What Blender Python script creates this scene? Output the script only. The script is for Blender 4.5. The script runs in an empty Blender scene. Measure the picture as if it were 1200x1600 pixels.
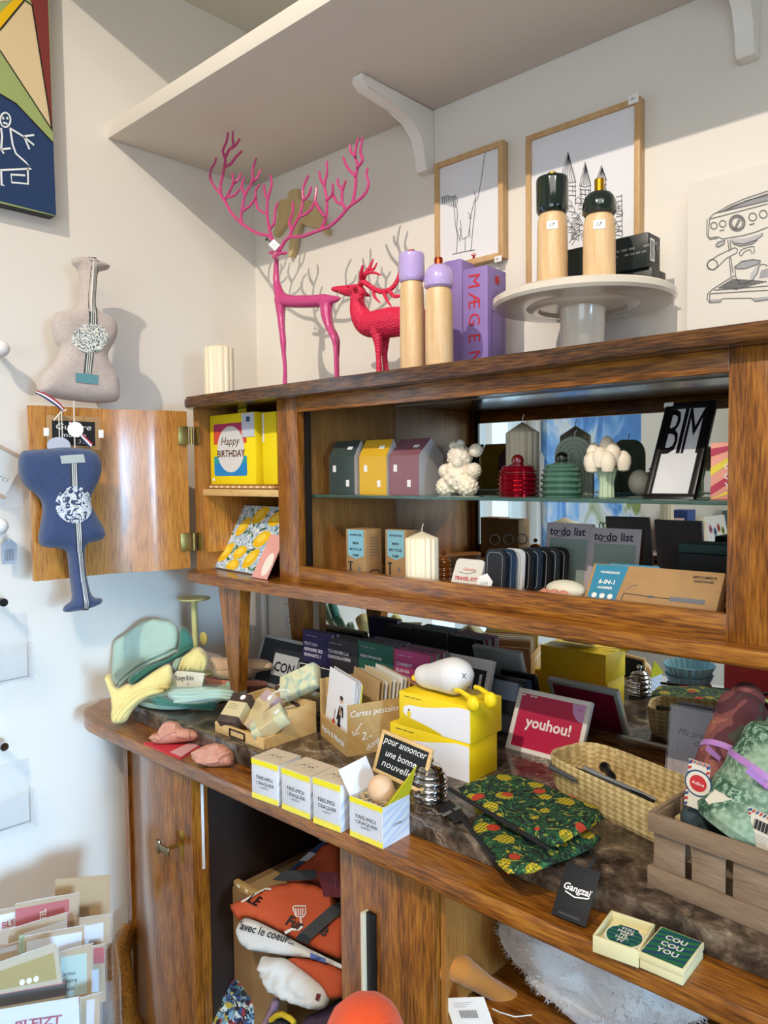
import bpy, bmesh, math, random
from mathutils import Matrix, Vector, noise
from mathutils.geometry import delaunay_2d_cdt
random.seed(7)
S = bpy.context.scene
COL = S.collection
V = Vector
pi = math.pi

# ------------------------------------------------------------------ camera
CAM = V((1.8106, -1.4158, 1.45))
YAW, PITCH, ROLL, FPX = 0.7475, -0.0512, -0.0117, 1202.34
FW = V((-math.sin(YAW) * math.cos(PITCH), math.cos(YAW) * math.cos(PITCH), math.sin(PITCH)))
_r = V((math.cos(YAW), math.sin(YAW), 0)); _u = _r.cross(FW)
RT = math.cos(ROLL) * _r + math.sin(ROLL) * _u
UP = -math.sin(ROLL) * _r + math.cos(ROLL) * _u
cd = bpy.data.cameras.new('camera'); cam = bpy.data.objects.new('camera', cd); COL.objects.link(cam)
cd.sensor_fit = 'VERTICAL'; cd.sensor_height = 36.0; cd.lens = FPX / 1600 * 36.0
cd.clip_start = 0.02
cam.matrix_world = Matrix(((RT.x, UP.x, -FW.x, CAM.x), (RT.y, UP.y, -FW.y, CAM.y), (RT.z, UP.z, -FW.z, CAM.z), (0, 0, 0, 1)))
S.camera = cam

# ------------------------------------------------------------------ light and exposure
S.view_settings.view_transform = 'Standard'; S.view_settings.look = 'None'
S.view_settings.gamma = 1.0; S.view_settings.use_curve_mapping = False
S.view_settings.exposure = 0.02
w = bpy.data.worlds.new('world'); S.world = w; w.use_nodes = True
bg = w.node_tree.nodes['Background']
bg.inputs[0].default_value = (0.55, 0.78, 1.0, 1); bg.inputs[1].default_value = 2.2

def light(kind, name, loc, target, power, col, **k):
    d = bpy.data.lights.new(name, kind); d.energy = power; d.color = col
    for a, b in k.items(): setattr(d, a, b)
    o = bpy.data.objects.new(name, d); COL.objects.link(o); o.location = loc
    o.rotation_euler = (V(target) - V(loc)).to_track_quat('-Z', 'Y').to_euler()
    return o
KEY_LOC = (1.5, -2.6, 3.4)
light('SPOT', 'ceiling_spot_light', KEY_LOC, (0.75, -0.3, 1.75), 250, (1.0, .88, .74), spot_size=1.05, spot_blend=0.6, shadow_soft_size=0.014)
light('SPOT', 'ceiling_spot_light', (3.3, -1.9, 3.4), (0.9, -0.4, 1.2), 34, (1.0, .86, .70), spot_size=1.2, spot_blend=0.8, shadow_soft_size=0.03)
light('AREA', 'window_daylight', (6.45, -2.3, 1.25), (0, -1.0, .55), 11, (0.40, 0.68, 1.0), shape='RECTANGLE', size=1.3, size_y=1.2, spread=math.radians(24))
light('AREA', 'added_front_fill', (3.0, -4.15, 1.5), (1.2, 0, 1.3), 26, (.92, .96, 1.0), shape='RECTANGLE', size=2.0, size_y=1.5)  # added fill that brightens fronts and the cabinet interior
light('AREA', 'added_warm_fill', (2.6, -2.4, 3.5), (2.2, -1.9, 0), 58, (1.0, .94, .88), shape='RECTANGLE', size=2.4, size_y=2.0)  # added overhead fill for warm ambience, without a fixture

# ------------------------------------------------------------------ pixel to place
def ray(x, y): return FW * FPX + RT * (x - 600) - UP * (y - 800)
def Xp(x, y, v): d = ray(x, y); return CAM + d * ((v - CAM.x) / d.x)
def Yp(x, y, v): d = ray(x, y); return CAM + d * ((v - CAM.y) / d.y)
def Zp(x, y, v): d = ray(x, y); return CAM + d * ((v - CAM.z) / d.z)
def Pp(x, y, O, N): d = ray(x, y); return CAM + d * ((O - CAM).dot(N) / d.dot(N))
def K(P): return FPX / (V(P) - CAM).dot(FW)         # pixels per metre at P
def hgt(B, py):                                     # height above B at which the picture row is py
    a, b = 0.0, 0.8
    for _ in range(40):
        m = (a + b) / 2; q = B + V((0, 0, m)) - CAM
        y = 800 - FPX * q.dot(UP) / q.dot(FW)
        if y > py: a = m
        else: b = m
    return a
def frm(O, X, Z):                                   # frame: x right, z up, y away
    X = V(X).normalized(); Y = V(Z).cross(X).normalized(); Z = X.cross(Y)
    return Matrix(((X.x, Y.x, Z.x, O[0]), (X.y, Y.y, Z.y, O[1]), (X.z, Y.z, Z.z, O[2]), (0, 0, 0, 1)))
def at(x, y, z, rz=0, rx=0, ry=0):
    return Matrix.Translation((x, y, z)) @ Matrix.Rotation(rz, 4, 'Z') @ Matrix.Rotation(rx, 4, 'X') @ Matrix.Rotation(ry, 4, 'Y')
def base(pl, pr, z):                                # frame on a horizontal surface from two base corners in the picture
    a = Zp(pl[0], pl[1], z); b = Zp(pr[0], pr[1], z)
    return frm(a, b - a, (0, 0, 1)), (b - a).length

# ------------------------------------------------------------------ materials
def lin(h):
    if isinstance(h, str):
        c = [int(h[i:i + 2], 16) / 255 for i in (0, 2, 4)]
    else: c = [v / 255 for v in h]
    return [(v / 12.92 if v <= .04045 else ((v + .055) / 1.055) ** 2.4) for v in c] + [1]
class NT:
    def __init__(s, name):
        s.m = bpy.data.materials.new(name); s.m.use_nodes = True; s.t = s.m.node_tree
        s.b = s.t.nodes['Principled BSDF']
    def n(s, kind, **k):
        x = s.t.nodes.new('ShaderNode' + kind)
        for a, b in k.items():
            if a[0] == 'i' and a[1:].isdigit(): x.inputs[int(a[1:])].default_value = b
            elif a.startswith('in_'): x.inputs[a[3:].replace('_', ' ')].default_value = b
            else: setattr(x, a, b)
        return x
    def l(s, a, b): s.t.links.new(a, b)
    def coord(s, scale=(1, 1, 1), rot=(0, 0, 0)):
        c = s.n('TexCoord'); m = s.n('Mapping'); m.inputs['Scale'].default_value = scale; m.inputs['Rotation'].default_value = rot
        s.l(c.outputs['Object'], m.inputs[0]); return m.outputs[0]
    def ramp(s, fac, stops, interp='LINEAR'):
        r = s.n('ValToRGB'); e = r.color_ramp; e.interpolation = interp
        while len(e.elements) > 1: e.elements.remove(e.elements[0])
        e.elements[0].position = stops[0][0]; e.elements[0].color = lin(stops[0][1])
        for p, c in stops[1:]:
            q = e.elements.new(p); q.color = lin(c)
        s.l(fac, r.inputs[0]); return r.outputs[0]
    def bump(s, h, strength=.3, dist=.002):
        b = s.n('Bump'); b.inputs['Strength'].default_value = strength; b.inputs['Distance'].default_value = dist
        s.l(h, b.inputs['Height']); s.l(b.outputs[0], s.b.inputs['Normal'])
def mat(name, col, rough=.5, metal=0, bump=0, bscale=200, var=0, spec=.5, trans=0, ior=1.45, coat=0, sheen=0, sss=0, alpha=1, emit=0):
    t = NT(name); b = t.b
    b.inputs['Base Color'].default_value = lin(col); b.inputs['Roughness'].default_value = rough
    b.inputs['Metallic'].default_value = metal; b.inputs['Specular IOR Level'].default_value = spec
    b.inputs['Transmission Weight'].default_value = trans; b.inputs['IOR'].default_value = ior
    b.inputs['Coat Weight'].default_value = coat; b.inputs['Coat Roughness'].default_value = .08
    b.inputs['Sheen Weight'].default_value = sheen; b.inputs['Alpha'].default_value = alpha
    if sss: b.inputs['Subsurface Weight'].default_value = sss; b.inputs['Subsurface Radius'].default_value = (.01, .006, .003); b.inputs['Subsurface Scale'].default_value = 1
    if emit: b.inputs['Emission Color'].default_value = lin(col); b.inputs['Emission Strength'].default_value = emit
    co = t.coord()
    nz = t.n('TexNoise'); nz.inputs['Scale'].default_value = bscale; nz.inputs['Detail'].default_value = 3; t.l(co, nz.inputs[0])
    if var:
        c = lin(col); n2 = t.n('TexNoise'); n2.inputs['Scale'].default_value = bscale * .12; t.l(co, n2.inputs[0])
        hs = t.n('HueSaturation'); hs.inputs['Color'].default_value = c
        mr = t.n('MapRange'); mr.inputs[3].default_value = 1 - var; mr.inputs[4].default_value = 1 + var
        mr.inputs[1].default_value = .3; mr.inputs[2].default_value = .7
        t.l(n2.outputs[0], mr.inputs[0]); t.l(mr.outputs[0], hs.inputs['Value']); t.l(hs.outputs[0], b.inputs['Base Color'])
    if bump: t.bump(nz.outputs[0], bump, .001)
    return t.m
def wood(name, stops, axis=0, rough=.35, scale=1, coat=0, fine=.72, bump=.12, ring=1.0):
    t = NT(name); sc = [11 * scale] * 3; sc[axis] = 1.3 * scale
    co = t.coord(sc)
    n1 = t.n('TexNoise'); n1.inputs['Scale'].default_value = 1.6 * ring; n1.inputs['Detail'].default_value = 4; n1.inputs['Distortion'].default_value = 1.2
    t.l(co, n1.inputs[0])
    sf = [330 * scale] * 3; sf[axis] = 26 * scale
    cf = t.coord(sf); n2 = t.n('TexNoise'); n2.inputs['Scale'].default_value = 1; n2.inputs['Detail'].default_value = 3; t.l(cf, n2.inputs[0])
    w = t.n('TexWave', wave_type='BANDS', bands_direction='DIAGONAL'); w.inputs['Scale'].default_value = 1.1; w.inputs['Distortion'].default_value = 7; w.inputs['Detail'].default_value = 3
    t.l(co, w.inputs[0])
    m = t.n('Mix', data_type='FLOAT'); m.inputs[0].default_value = .35; t.l(n1.outputs[0], m.inputs[2]); t.l(w.outputs['Fac'], m.inputs[3])
    m2 = t.n('Mix', data_type='FLOAT'); m2.inputs[0].default_value = fine; t.l(m.outputs[0], m2.inputs[2]); t.l(n2.outputs[0], m2.inputs[3])
    t.l(t.ramp(m2.outputs[0], stops), t.b.inputs['Base Color'])
    t.b.inputs['Roughness'].default_value = rough; t.b.inputs['Coat Weight'].default_value = coat; t.b.inputs['Coat Roughness'].default_value = .12
    if bump: t.bump(n2.outputs[0], bump, .0008)
    return t.m
def pattern(name, fn, rough=.7):
    t = NT(name); c = fn(t); t.l(c, t.b.inputs['Base Color']); t.b.inputs['Roughness'].default_value = rough; return t.m

OAK = [(.36, '573009'), (.45, '774512'), (.54, '8f571a'), (.66, 'a46c22')]
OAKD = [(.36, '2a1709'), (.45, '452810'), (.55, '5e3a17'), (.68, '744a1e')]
OAKL = [(.36, '935a22'), (.45, 'b0742c'), (.56, 'be8236'), (.68, 'ca9040')]
M = {}
M['oak_x'] = wood('oak_grain_x', OAK, 0, .28, coat=.4)
M['oak_z'] = wood('oak_grain_z', OAK, 2, .28, coat=.4)
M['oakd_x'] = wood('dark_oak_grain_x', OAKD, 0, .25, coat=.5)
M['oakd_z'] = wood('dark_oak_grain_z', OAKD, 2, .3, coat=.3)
M['oakl_z'] = wood('light_oak_grain_z', OAKL, 2, .36, coat=.35, ring=.6, fine=.86)
M['oakin_z'] = wood('inner_oak', [(.25, '7b4d20'), (.5, 'a06a2e'), (.75, 'b98040')], 2, .45)
M['oakin_x'] = wood('inner_oak_x', [(.25, '7b4d20'), (.5, 'a06a2e'), (.75, 'b98040')], 0, .45)
M['pine'] = wood('pine', [(.25, 'c49a5c'), (.5, 'd8b478'), (.75, 'e4c48c')], 0, .5, scale=1.5)
M['beech'] = wood('beech', [(.25, 'b98d58'), (.5, 'd2aa74'), (.75, 'dfbb86')], 2, .4, scale=1.5, fine=.5)
M['ply'] = wood('plywood', [(.25, 'a8854f'), (.5, 'b8955c'), (.75, 'c8a66c')], 0, .6, scale=1.5)
M['frame_oak'] = wood('frame_oak', [(.25, 'b48c5a'), (.5, 'c6a070'), (.75, 'd4b080')], 2, .45, scale=1.5)
M['crate'] = wood('crate_wood', [(.25, '6f5a45'), (.5, '86705a'), (.75, '9a8268')], 0, .8, scale=1.5, bump=.3)
M['wall'] = mat('white_wall_paint', 'e6e0d6', .85, bump=.08, bscale=120)
M['shelf_white'] = mat('white_shelf_paint', 'ded6cb', .6, bump=.05, bscale=90)
M['ceil'] = mat('ceiling_paint', 'd9d4c6', .9)
M['white'] = mat('white_card', 'e8e6e2', .6)
M['paper'] = mat('white_paper', 'dfdfe2', .7)
M['cream'] = mat('cream_card', 'ddd0a4', .6)
M['black'] = mat('black_plastic', '0c0c0e', .35)
M['blackm'] = mat('black_matte', '131315', .7)
M['kraft'] = mat('kraft_card', 'a88458', .75, bump=.1, var=.06, bscale=300)
M['kraftd'] = mat('dark_kraft_card', '8a6a44', .75)
M['wax'] = mat('ivory_wax', 'ece0c4', .45, sss=.3)
M['mirror'] = mat('mirror_glass', 'dfe4e2', .01, metal=1)
M['chrome'] = mat('polished_steel', 'b9b9bb', .12, metal=1)
M['brass'] = mat('brass', 'b08c3c', .3, metal=1)
M['chalk'] = mat('chalkboard_black', '17191b', .8)
M['chalkw'] = mat('chalk_white', 'eef0f0', .8)
M['yellow'] = mat('yellow_card', 'f2d216', .5)
M['glass'] = mat('clear_glass', 'e8f4ef', .02, trans=1, ior=1.45)
M['acryl'] = mat('clear_acrylic', 'e4eef4', .04, alpha=.10, spec=.9)
M['tagw'] = mat('white_tag', 'f0efec', .5)
M['ink'] = mat('dark_ink', '2a2a2e', .7)
M['inkg'] = mat('grey_ink', '6e7074', .7)
M['red'] = mat('red_ink', 'c02a2e', .6)
M['string'] = mat('white_string', 'dcd8cc', .8)
_mc = {}
def C_(h, rough=.6, **k):                            # plain coloured material, cached
    key = (h, rough, tuple(sorted(k.items())))
    if key not in _mc: _mc[key] = mat('tint_' + (h if isinstance(h, str) else '%02x%02x%02x' % tuple(h)), h, rough, **k)
    return _mc[key]
def G(m): return M[m] if isinstance(m, str) and m in M else (C_(m) if isinstance(m, str) else m)

# ------------------------------------------------------------------ mesh builder
_tx = {}
def text_mesh(s, bold=False, res=2):
    k = (s, bold)
    if k in _tx: return _tx[k]
    c = bpy.data.curves.new('t', 'FONT'); c.body = s; c.size = 1; c.resolution_u = res; c.align_x = 'LEFT'
    c.offset = .022 if bold else 0
    c.space_line = .9
    o = bpy.data.objects.new('t', c); COL.objects.link(o)
    dg = bpy.context.evaluated_depsgraph_get(); me = bpy.data.meshes.new_from_object(o.evaluated_get(dg))
    bpy.data.objects.remove(o); bpy.data.curves.remove(c)
    vs = [(v.co.x, v.co.y) for v in me.vertices]; fs = [tuple(p.vertices) for p in me.polygons]
    bpy.data.meshes.remove(me)
    xs = [v[0] for v in vs]; ys = [v[1] for v in vs]
    _tx[k] = (vs, fs, min(xs), max(xs), min(ys), max(ys)); return _tx[k]
class MB:
    def __init__(s, T=None): s.bm = bmesh.new(); s.mats = []; s.T = T or Matrix()
    def mi(s, m):
        m = G(m)
        if m not in s.mats: s.mats.append(m)
        return s.mats.index(m)
    def add(s, vs, fs, m, flip=False):
        i = s.mi(m); B = [s.bm.verts.new(s.T @ V(v)) for v in vs]
        for f in fs:
            try:
                F = s.bm.faces.new([B[j] for j in (reversed(f) if flip else f)]); F.material_index = i; F.smooth = True
            except ValueError: pass
        return B
    def box(s, x0, x1, y0, y1, z0, z1, m, bev=0, seg=2):
        if x0 > x1: x0, x1 = x1, x0
        if y0 > y1: y0, y1 = y1, y0
        if z0 > z1: z0, z1 = z1, z0
        vs = [(x, y, z) for z in (z0, z1) for y in (y0, y1) for x in (x0, x1)]
        fs = [(0, 2, 3, 1), (4, 5, 7, 6), (0, 1, 5, 4), (2, 6, 7, 3), (0, 4, 6, 2), (1, 3, 7, 5)]
        B = s.add(vs, fs, m)
        if bev:
            es = list({e for v in B for e in v.link_edges})
            r = bmesh.ops.bevel(s.bm, geom=es, offset=bev, segments=seg, profile=.5, affect='EDGES')
            for f in r['faces']: f.material_index = s.mi(m); f.smooth = True
        return s
    def hexa(s, b, t, m):                             # bottom four and top four corners, counter-clockwise
        s.add(list(b) + list(t), [(3, 2, 1, 0), (4, 5, 6, 7), (0, 1, 5, 4), (1, 2, 6, 5), (2, 3, 7, 6), (3, 0, 4, 7)], m); return s
    def face(s, pts, m): s.add(pts, [tuple(range(len(pts)))], m); return s
    def ff(s, pts, m, y=-.0004, z=0):                 # flat shape on the local front (x, z)
        s.add([(p[0], y, p[1] + z) for p in pts], [tuple(range(len(pts)))], m); return s
    def rect(s, x0, x1, z0, z1, m, y=-.0004): return s.ff([(x0, z0), (x1, z0), (x1, z1), (x0, z1)], m, y)
    def disc(s, cx, cz, rx, rz, m, y=-.0004, n=28): return s.ff([(cx + rx * math.cos(2 * pi * k / n), cz + rz * math.sin(2 * pi * k / n)) for k in range(n)], m, y)
    def text(s, t, m, O, U, W, h=None, w=None, bold=False, shear=0, center=True):
        vs, fs, a, b, c, d = text_mesh(t, bold); U = V(U).normalized(); W = V(W).normalized(); O = V(O)
        sy = h / (d - c) if h else w / (b - a); sx = w / (b - a) if w else sy
        ox = (a + b) / 2 if center else a; oy = (c + d) / 2 if center else c
        s.add([O + U * ((x - ox) * sx + shear * (y - oy) * sy) + W * ((y - oy) * sy) for x, y in vs], fs, m); return s
    def ft(s, t, m, x, z, h=None, w=None, y=-.0008, rot=0, **k):
        return s.text(t, m, (x, y, z), (math.cos(rot), 0, math.sin(rot)), (-math.sin(rot), 0, math.cos(rot)), h, w, **k)
    def stroke(s, pts, w, m, f=None, closed=False):   # drawn line; pts 2D, f maps (u, v) to a place
        f = f or (lambda u, v: V((u, -.0008, v)))
        if closed: pts = list(pts) + [pts[0]]
        L = []
        for i, p in enumerate(pts):
            a = V(pts[max(i - 1, 0)]); b = V(pts[min(i + 1, len(pts) - 1)]); d = (b - a)
            if d.length < 1e-9: d = V((1, 0))
            d.normalize(); n = V((-d.y, d.x)) * w / 2; L += [f(p[0] + n.x, p[1] + n.y), f(p[0] - n.x, p[1] - n.y)]
        s.add(L, [(2 * i, 2 * i + 1, 2 * i + 3, 2 * i + 2) for i in range(len(pts) - 1)], m); return s
    def prism(s, pts, z0, z1, m, bev=0, seg=3):       # outline in local x y, thickness along z
        n = len(pts); vs = [(x, y, z0) for x, y in pts] + [(x, y, z1) for x, y in pts]
        B = s.add(vs, [tuple(reversed(range(n))), tuple(range(n, 2 * n))] + [(i, (i + 1) % n, n + (i + 1) % n, n + i) for i in range(n)], m)
        if bev:
            es = [e for e in {e for v in B for e in v.link_edges} if (e.verts[0] in B[:n]) == (e.verts[1] in B[:n])]
            r = bmesh.ops.bevel(s.bm, geom=es, offset=bev, segments=seg, profile=.5, affect='EDGES')
            for f in r['faces']: f.material_index = s.mi(m); f.smooth = True
        return s
    def plate(s, pts, y0, y1, m):                     # outline in local x z, thickness along y
        n = len(pts); vs = [(x, y0, z) for x, z in pts] + [(x, y1, z) for x, z in pts]
        s.add(vs, [tuple(range(n)), tuple(reversed(range(n, 2 * n)))] + [(i, n + i, n + (i + 1) % n, (i + 1) % n) for i in range(n)], m); return s
    def lathe(s, prof, m, seg=32, c=(0, 0, 0), rad=None, sy=1):
        vs = []; n = len(prof)
        for k in range(seg):
            a = 2 * pi * k / seg
            for r, z in prof:
                q = r * (rad(a, z) if rad else 1); vs.append((c[0] + q * math.cos(a), c[1] + sy * q * math.sin(a), c[2] + z))
        fs = [(k * n + i, ((k + 1) % seg) * n + i, ((k + 1) % seg) * n + i + 1, k * n + i + 1) for k in range(seg) for i in range(n - 1)]
        if prof[0][0] > 1e-6: fs.append(tuple(reversed([k * n for k in range(seg)])))
        if prof[-1][0] > 1e-6: fs.append(tuple(k * n + n - 1 for k in range(seg)))
        s.add(vs, fs, m); bmesh.ops.remove_doubles(s.bm, verts=s.bm.verts, dist=1e-6); return s
    def tube(s, pts, r, m, seg=8, flat=1, up=None):
        P = [V(p) for p in pts]; n = len(P); R = r if isinstance(r, (list, tuple)) else [r] * n
        vs = []; ref = V(up) if up else None
        for i, p in enumerate(P):
            d = (P[min(i + 1, n - 1)] - P[max(i - 1, 0)]).normalized()
            if ref is None: ref = V((0, 0, 1)) if abs(d.z) < .9 else V((1, 0, 0))
            a = (ref - d * ref.dot(d))
            if a.length < 1e-4: a = d.orthogonal()
            a.normalize(); b = d.cross(a); ref = a if not up else V(up)
            for k in range(seg):
                t = 2 * pi * k / seg; vs.append(p + a * (R[i] * math.cos(t) * flat) + b * (R[i] * math.sin(t)))
        fs = [(i * seg + k, i * seg + (k + 1) % seg, (i + 1) * seg + (k + 1) % seg, (i + 1) * seg + k) for i in range(n - 1) for k in range(seg)]
        fs += [tuple(reversed(range(seg))), tuple(range((n - 1) * seg, n * seg))]
        s.add(vs, fs, m); return s
    def ball(s, c, r, m, seg=14, rings=9, sc=(1, 1, 1)):
        c = V(c); vs = [c + V((0, 0, -r * sc[2]))]
        for j in range(1, rings):
            t = -pi / 2 + pi * j / rings
            for k in range(seg):
                a = 2 * pi * k / seg; vs.append(c + V((r * sc[0] * math.cos(t) * math.cos(a), r * sc[1] * math.cos(t) * math.sin(a), r * sc[2] * math.sin(t))))
        vs.append(c + V((0, 0, r * sc[2]))); L = len(vs) - 1
        fs = [(0, 1 + (k + 1) % seg, 1 + k) for k in range(seg)] + [(1 + (rings - 2) * seg + k, 1 + (rings - 2) * seg + (k + 1) % seg, L) for k in range(seg)]
        fs += [(1 + j * seg + k, 1 + j * seg + (k + 1) % seg, 1 + (j + 1) * seg + (k + 1) % seg, 1 + (j + 1) * seg + k) for j in range(rings - 2) for k in range(seg)]
        s.add(vs, fs, m); return s
    def grid(s, f, nu, nv, m):
        vs = [f(i / nu, j / nv) for j in range(nv + 1) for i in range(nu + 1)]
        s.add(vs, [(j * (nu + 1) + i, j * (nu + 1) + i + 1, (j + 1) * (nu + 1) + i + 1, (j + 1) * (nu + 1) + i) for j in range(nv) for i in range(nu)], m); return s
    def mesh(s, name, sharp=38):
        bmesh.ops.recalc_face_normals(s.bm, faces=s.bm.faces) if getattr(s, 'fix', True) else None
        me = bpy.data.meshes.new(name); s.bm.to_mesh(me); s.bm.free()
        for m in s.mats: me.materials.append(m)
        if sharp: me.set_sharp_from_angle(angle=math.radians(sharp))
        return me
def link(o, parent=None, Mx=None):
    COL.objects.link(o)
    if parent: o.parent = parent
    if Mx is not None:
        if parent: o.matrix_local = Mx
        else: o.matrix_world = Mx
    return o
def tag(o, label, cat, group=None, kind=None):
    if label: o['label'] = label
    if cat: o['category'] = cat
    if group: o['group'] = group
    if kind: o['kind'] = kind
    return o
def thing(name, label, cat, Mx=None, group=None):
    o = bpy.data.objects.new(name, None); o.empty_display_size = .05; link(o, None, Mx if Mx is not None else Matrix())
    return tag(o, label, cat, group)
def part(name, mb, parent, label=None, sharp=38, kind=None):
    o = bpy.data.objects.new(name, mb.mesh(name, sharp)); link(o, parent)
    if label: o['label'] = label
    if kind: o['kind'] = kind
    return o
def solo(name, mb, label, cat, Mx=None, group=None, sharp=38):
    o = bpy.data.objects.new(name, mb.mesh(name, sharp)); link(o, None, Mx if Mx is not None else Matrix())
    return tag(o, label, cat, group)
def struct(name, mb, label=None, sharp=38):
    o = bpy.data.objects.new(name, mb.mesh(name, sharp)); link(o); o['kind'] = 'structure'
    if label: o['label'] = label
    return o
def dup(o, Mx, label=None):
    c = o.copy(); COL.objects.link(c); c.matrix_world = Mx
    if label: c['label'] = label
    for ch in list(o.children):
        d = ch.copy(); COL.objects.link(d); d.parent = c
        for g in list(ch.children):
            e = g.copy(); COL.objects.link(e); e.parent = d
    return c
def mod(o, kind, **k):
    m = o.modifiers.new(kind.lower(), kind)
    for a, b in k.items(): setattr(m, a, b)
    return m
def smooth2d(pts, n=3, closed=True):                 # Chaikin corner cutting
    for _ in range(n):
        q = []; N = len(pts)
        for i in range(N if closed else N - 1):
            a = V(pts[i]); b = V(pts[(i + 1) % N]); q += [a.lerp(b, .25), a.lerp(b, .75)]
        if not closed: q = [V(pts[0])] + q + [V(pts[-1])]
        pts = q
    return [tuple(p) for p in pts]
def inside(p, poly):
    c = False; n = len(poly); j = n - 1
    for i in range(n):
        if (poly[i][1] > p[1]) != (poly[j][1] > p[1]) and p[0] < (poly[j][0] - poly[i][0]) * (p[1] - poly[i][1]) / (poly[j][1] - poly[i][1]) + poly[i][0]: c = not c
        j = i
    return c
def dist(p, poly):
    d = 1e9; n = len(poly)
    for i in range(n):
        ax, ay = poly[i]; bx, by = poly[(i + 1) % n]; ex, ey = bx - ax, by - ay; L = ex * ex + ey * ey
        t = max(0, min(1, ((p[0] - ax) * ex + (p[1] - ay) * ey) / L)) if L > 0 else 0
        d = min(d, (p[0] - ax - t * ex) ** 2 + (p[1] - ay - t * ey) ** 2)
    return math.sqrt(d)
def resample(poly, h):
    out = []; n = len(poly)
    for i in range(n):
        a = V(poly[i]); b = V(poly[(i + 1) % n]); k = max(1, int((b - a).length / h))
        out += [tuple(a.lerp(b, j / k)) for j in range(k)]
    return out
def cdt(poly, h):
    P = resample(poly, h); n = len(P); xs = [p[0] for p in P]; ys = [p[1] for p in P]; I = []
    y = min(ys) + h / 2; r = 0
    while y < max(ys):
        x = min(xs) + (h / 2 if r % 2 else 0)
        while x < max(xs):
            if inside((x, y), P) and dist((x, y), P) > h * .45: I.append((x, y))
            x += h
        y += h * .87; r += 1
    vs, _, fs, _, _, _ = delaunay_2d_cdt([V(p) for p in P + I], [(i, (i + 1) % n) for i in range(n)], [], 1, 1e-6)
    return [tuple(v) for v in vs], fs, P
def puff_h(p, P, T, D):
    d = min(dist(p, P) / D, 1); return T * math.sqrt(max(0, 1 - (1 - d) ** 2))
def puff(mb, poly, T, D, h, m, f, back=1.0, wr=0, mback=None):
    """stuffed shape: outline in (u, v), half thickness T reached D inside the edge; f(u, v, t) maps to a place, t towards the viewer"""
    vs, fs, P = cdt(poly, h)
    H = [puff_h(v, P, T, D) for v in vs]
    def nz(v): return wr * noise.noise(V((v[0] * 25, v[1] * 25, 3.1))) if wr else 0
    mb.add([f(v[0], v[1], t + nz(v) * (t / T)) for v, t in zip(vs, H)], fs, m)
    mb.add([f(v[0], v[1], -t * back) for v, t in zip(vs, H)], fs, mback or m, flip=True)
    bmesh.ops.remove_doubles(mb.bm, verts=mb.bm.verts, dist=1e-5)
    return lambda p: puff_h(p, P, T, D)
def patch(mb, poly, H, f, m, h=.006, eps=.0012):
    vs, fs, P = cdt(poly, h); mb.add([f(v[0], v[1], H(v) + eps) for v in vs], fs, m)
# ------------------------------------------------------------------ room
def holed(x0, x1, z0, z1, hx0, hx1, hz0, hz1, fn, m):     # wall slab with one opening
    mb = MB()
    for a, b, c, d in ((x0, hx0, z0, z1), (hx1, x1, z0, z1), (hx0, hx1, z0, hz0), (hx0, hx1, hz1, z1)):
        if b - a > 1e-4 and d - c > 1e-4: fn(mb, a, b, c, d, m)
    return mb
RX, RY, RZ = 6.5, -4.2, 3.6
mb = MB(); mb.box(-.15, RX + .15, RY - .15, .15, -.1, 0, wood('floor_wood', [(.2, '6c5a48'), (.5, '88745e'), (.8, '9a866e')], 0, .5)); struct('floor', mb)
mb = MB(); mb.box(-.15, RX + .15, RY - .15, .15, RZ, RZ + .1, 'ceil'); struct('ceiling', mb)
mb = MB(); mb.box(-.15, RX + .15, 0, .15, 0, RZ, 'wall'); struct('wall_back', mb)
struct('wall_left', holed(RY, 0, 0, RZ, -1.58, -1.02, .55, 1.95, lambda q, a, b, c, d, m: q.box(-.15, 0, a, b, c, d, m), 'wall'))
struct('wall_right', holed(RY, 0, 0, RZ, -3.2, -1.4, .4, 2.5, lambda q, a, b, c, d, m: q.box(RX, RX + .15, a, b, c, d, m), 'wall'))
struct('wall_front', holed(-.15, RX + .15, 0, RZ, 1.9, 4.1, .6, 2.4, lambda q, a, b, c, d, m: q.box(a, b, RY - .15, RY, c, d, m), 'wall'))
mb = MB()
for a, b, c_, d in ((1.9, 1.95, .6, 2.4), (4.05, 4.1, .6, 2.4), (1.95, 4.05, .6, .65), (1.95, 4.05, 2.35, 2.4), (2.98, 3.02, .65, 2.35)): mb.box(a, b, RY - .1, RY - .05, c_, d, 'white')
struct('added_front_window', mb)  # unseen window, added to go with the front fill
mb = MB(); mb.box(.0, 3.2, -.86, 0, 2.706, 2.76, 'ceil'); struct('trim_1', mb, 'cream boarding above the white shelf')
def window(name, x0, x1, y0, y1, z0, z1, bars):
    mb = MB(); t = .045
    mb.box(x0, x1, y0, y0 + t, z0, z1, 'white'); mb.box(x0, x1, y1 - t, y1, z0, z1, 'white')
    mb.box(x0, x1, y0 + t, y1 - t, z0, z0 + t, 'white'); mb.box(x0, x1, y0 + t, y1 - t, z1 - t, z1, 'white')
    for b in bars: mb.box(x0 + .005, x1 - .005, b - .02, b + .02, z0 + t, z1 - t, 'white')
    return struct(name, mb)
window('window_1', -.1, -.05, -1.58, -1.02, .55, 1.95, [-1.30])
window('window_2', RX + .05, RX + .1, -3.2, -1.4, .4, 2.5, [-2.3])

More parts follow.
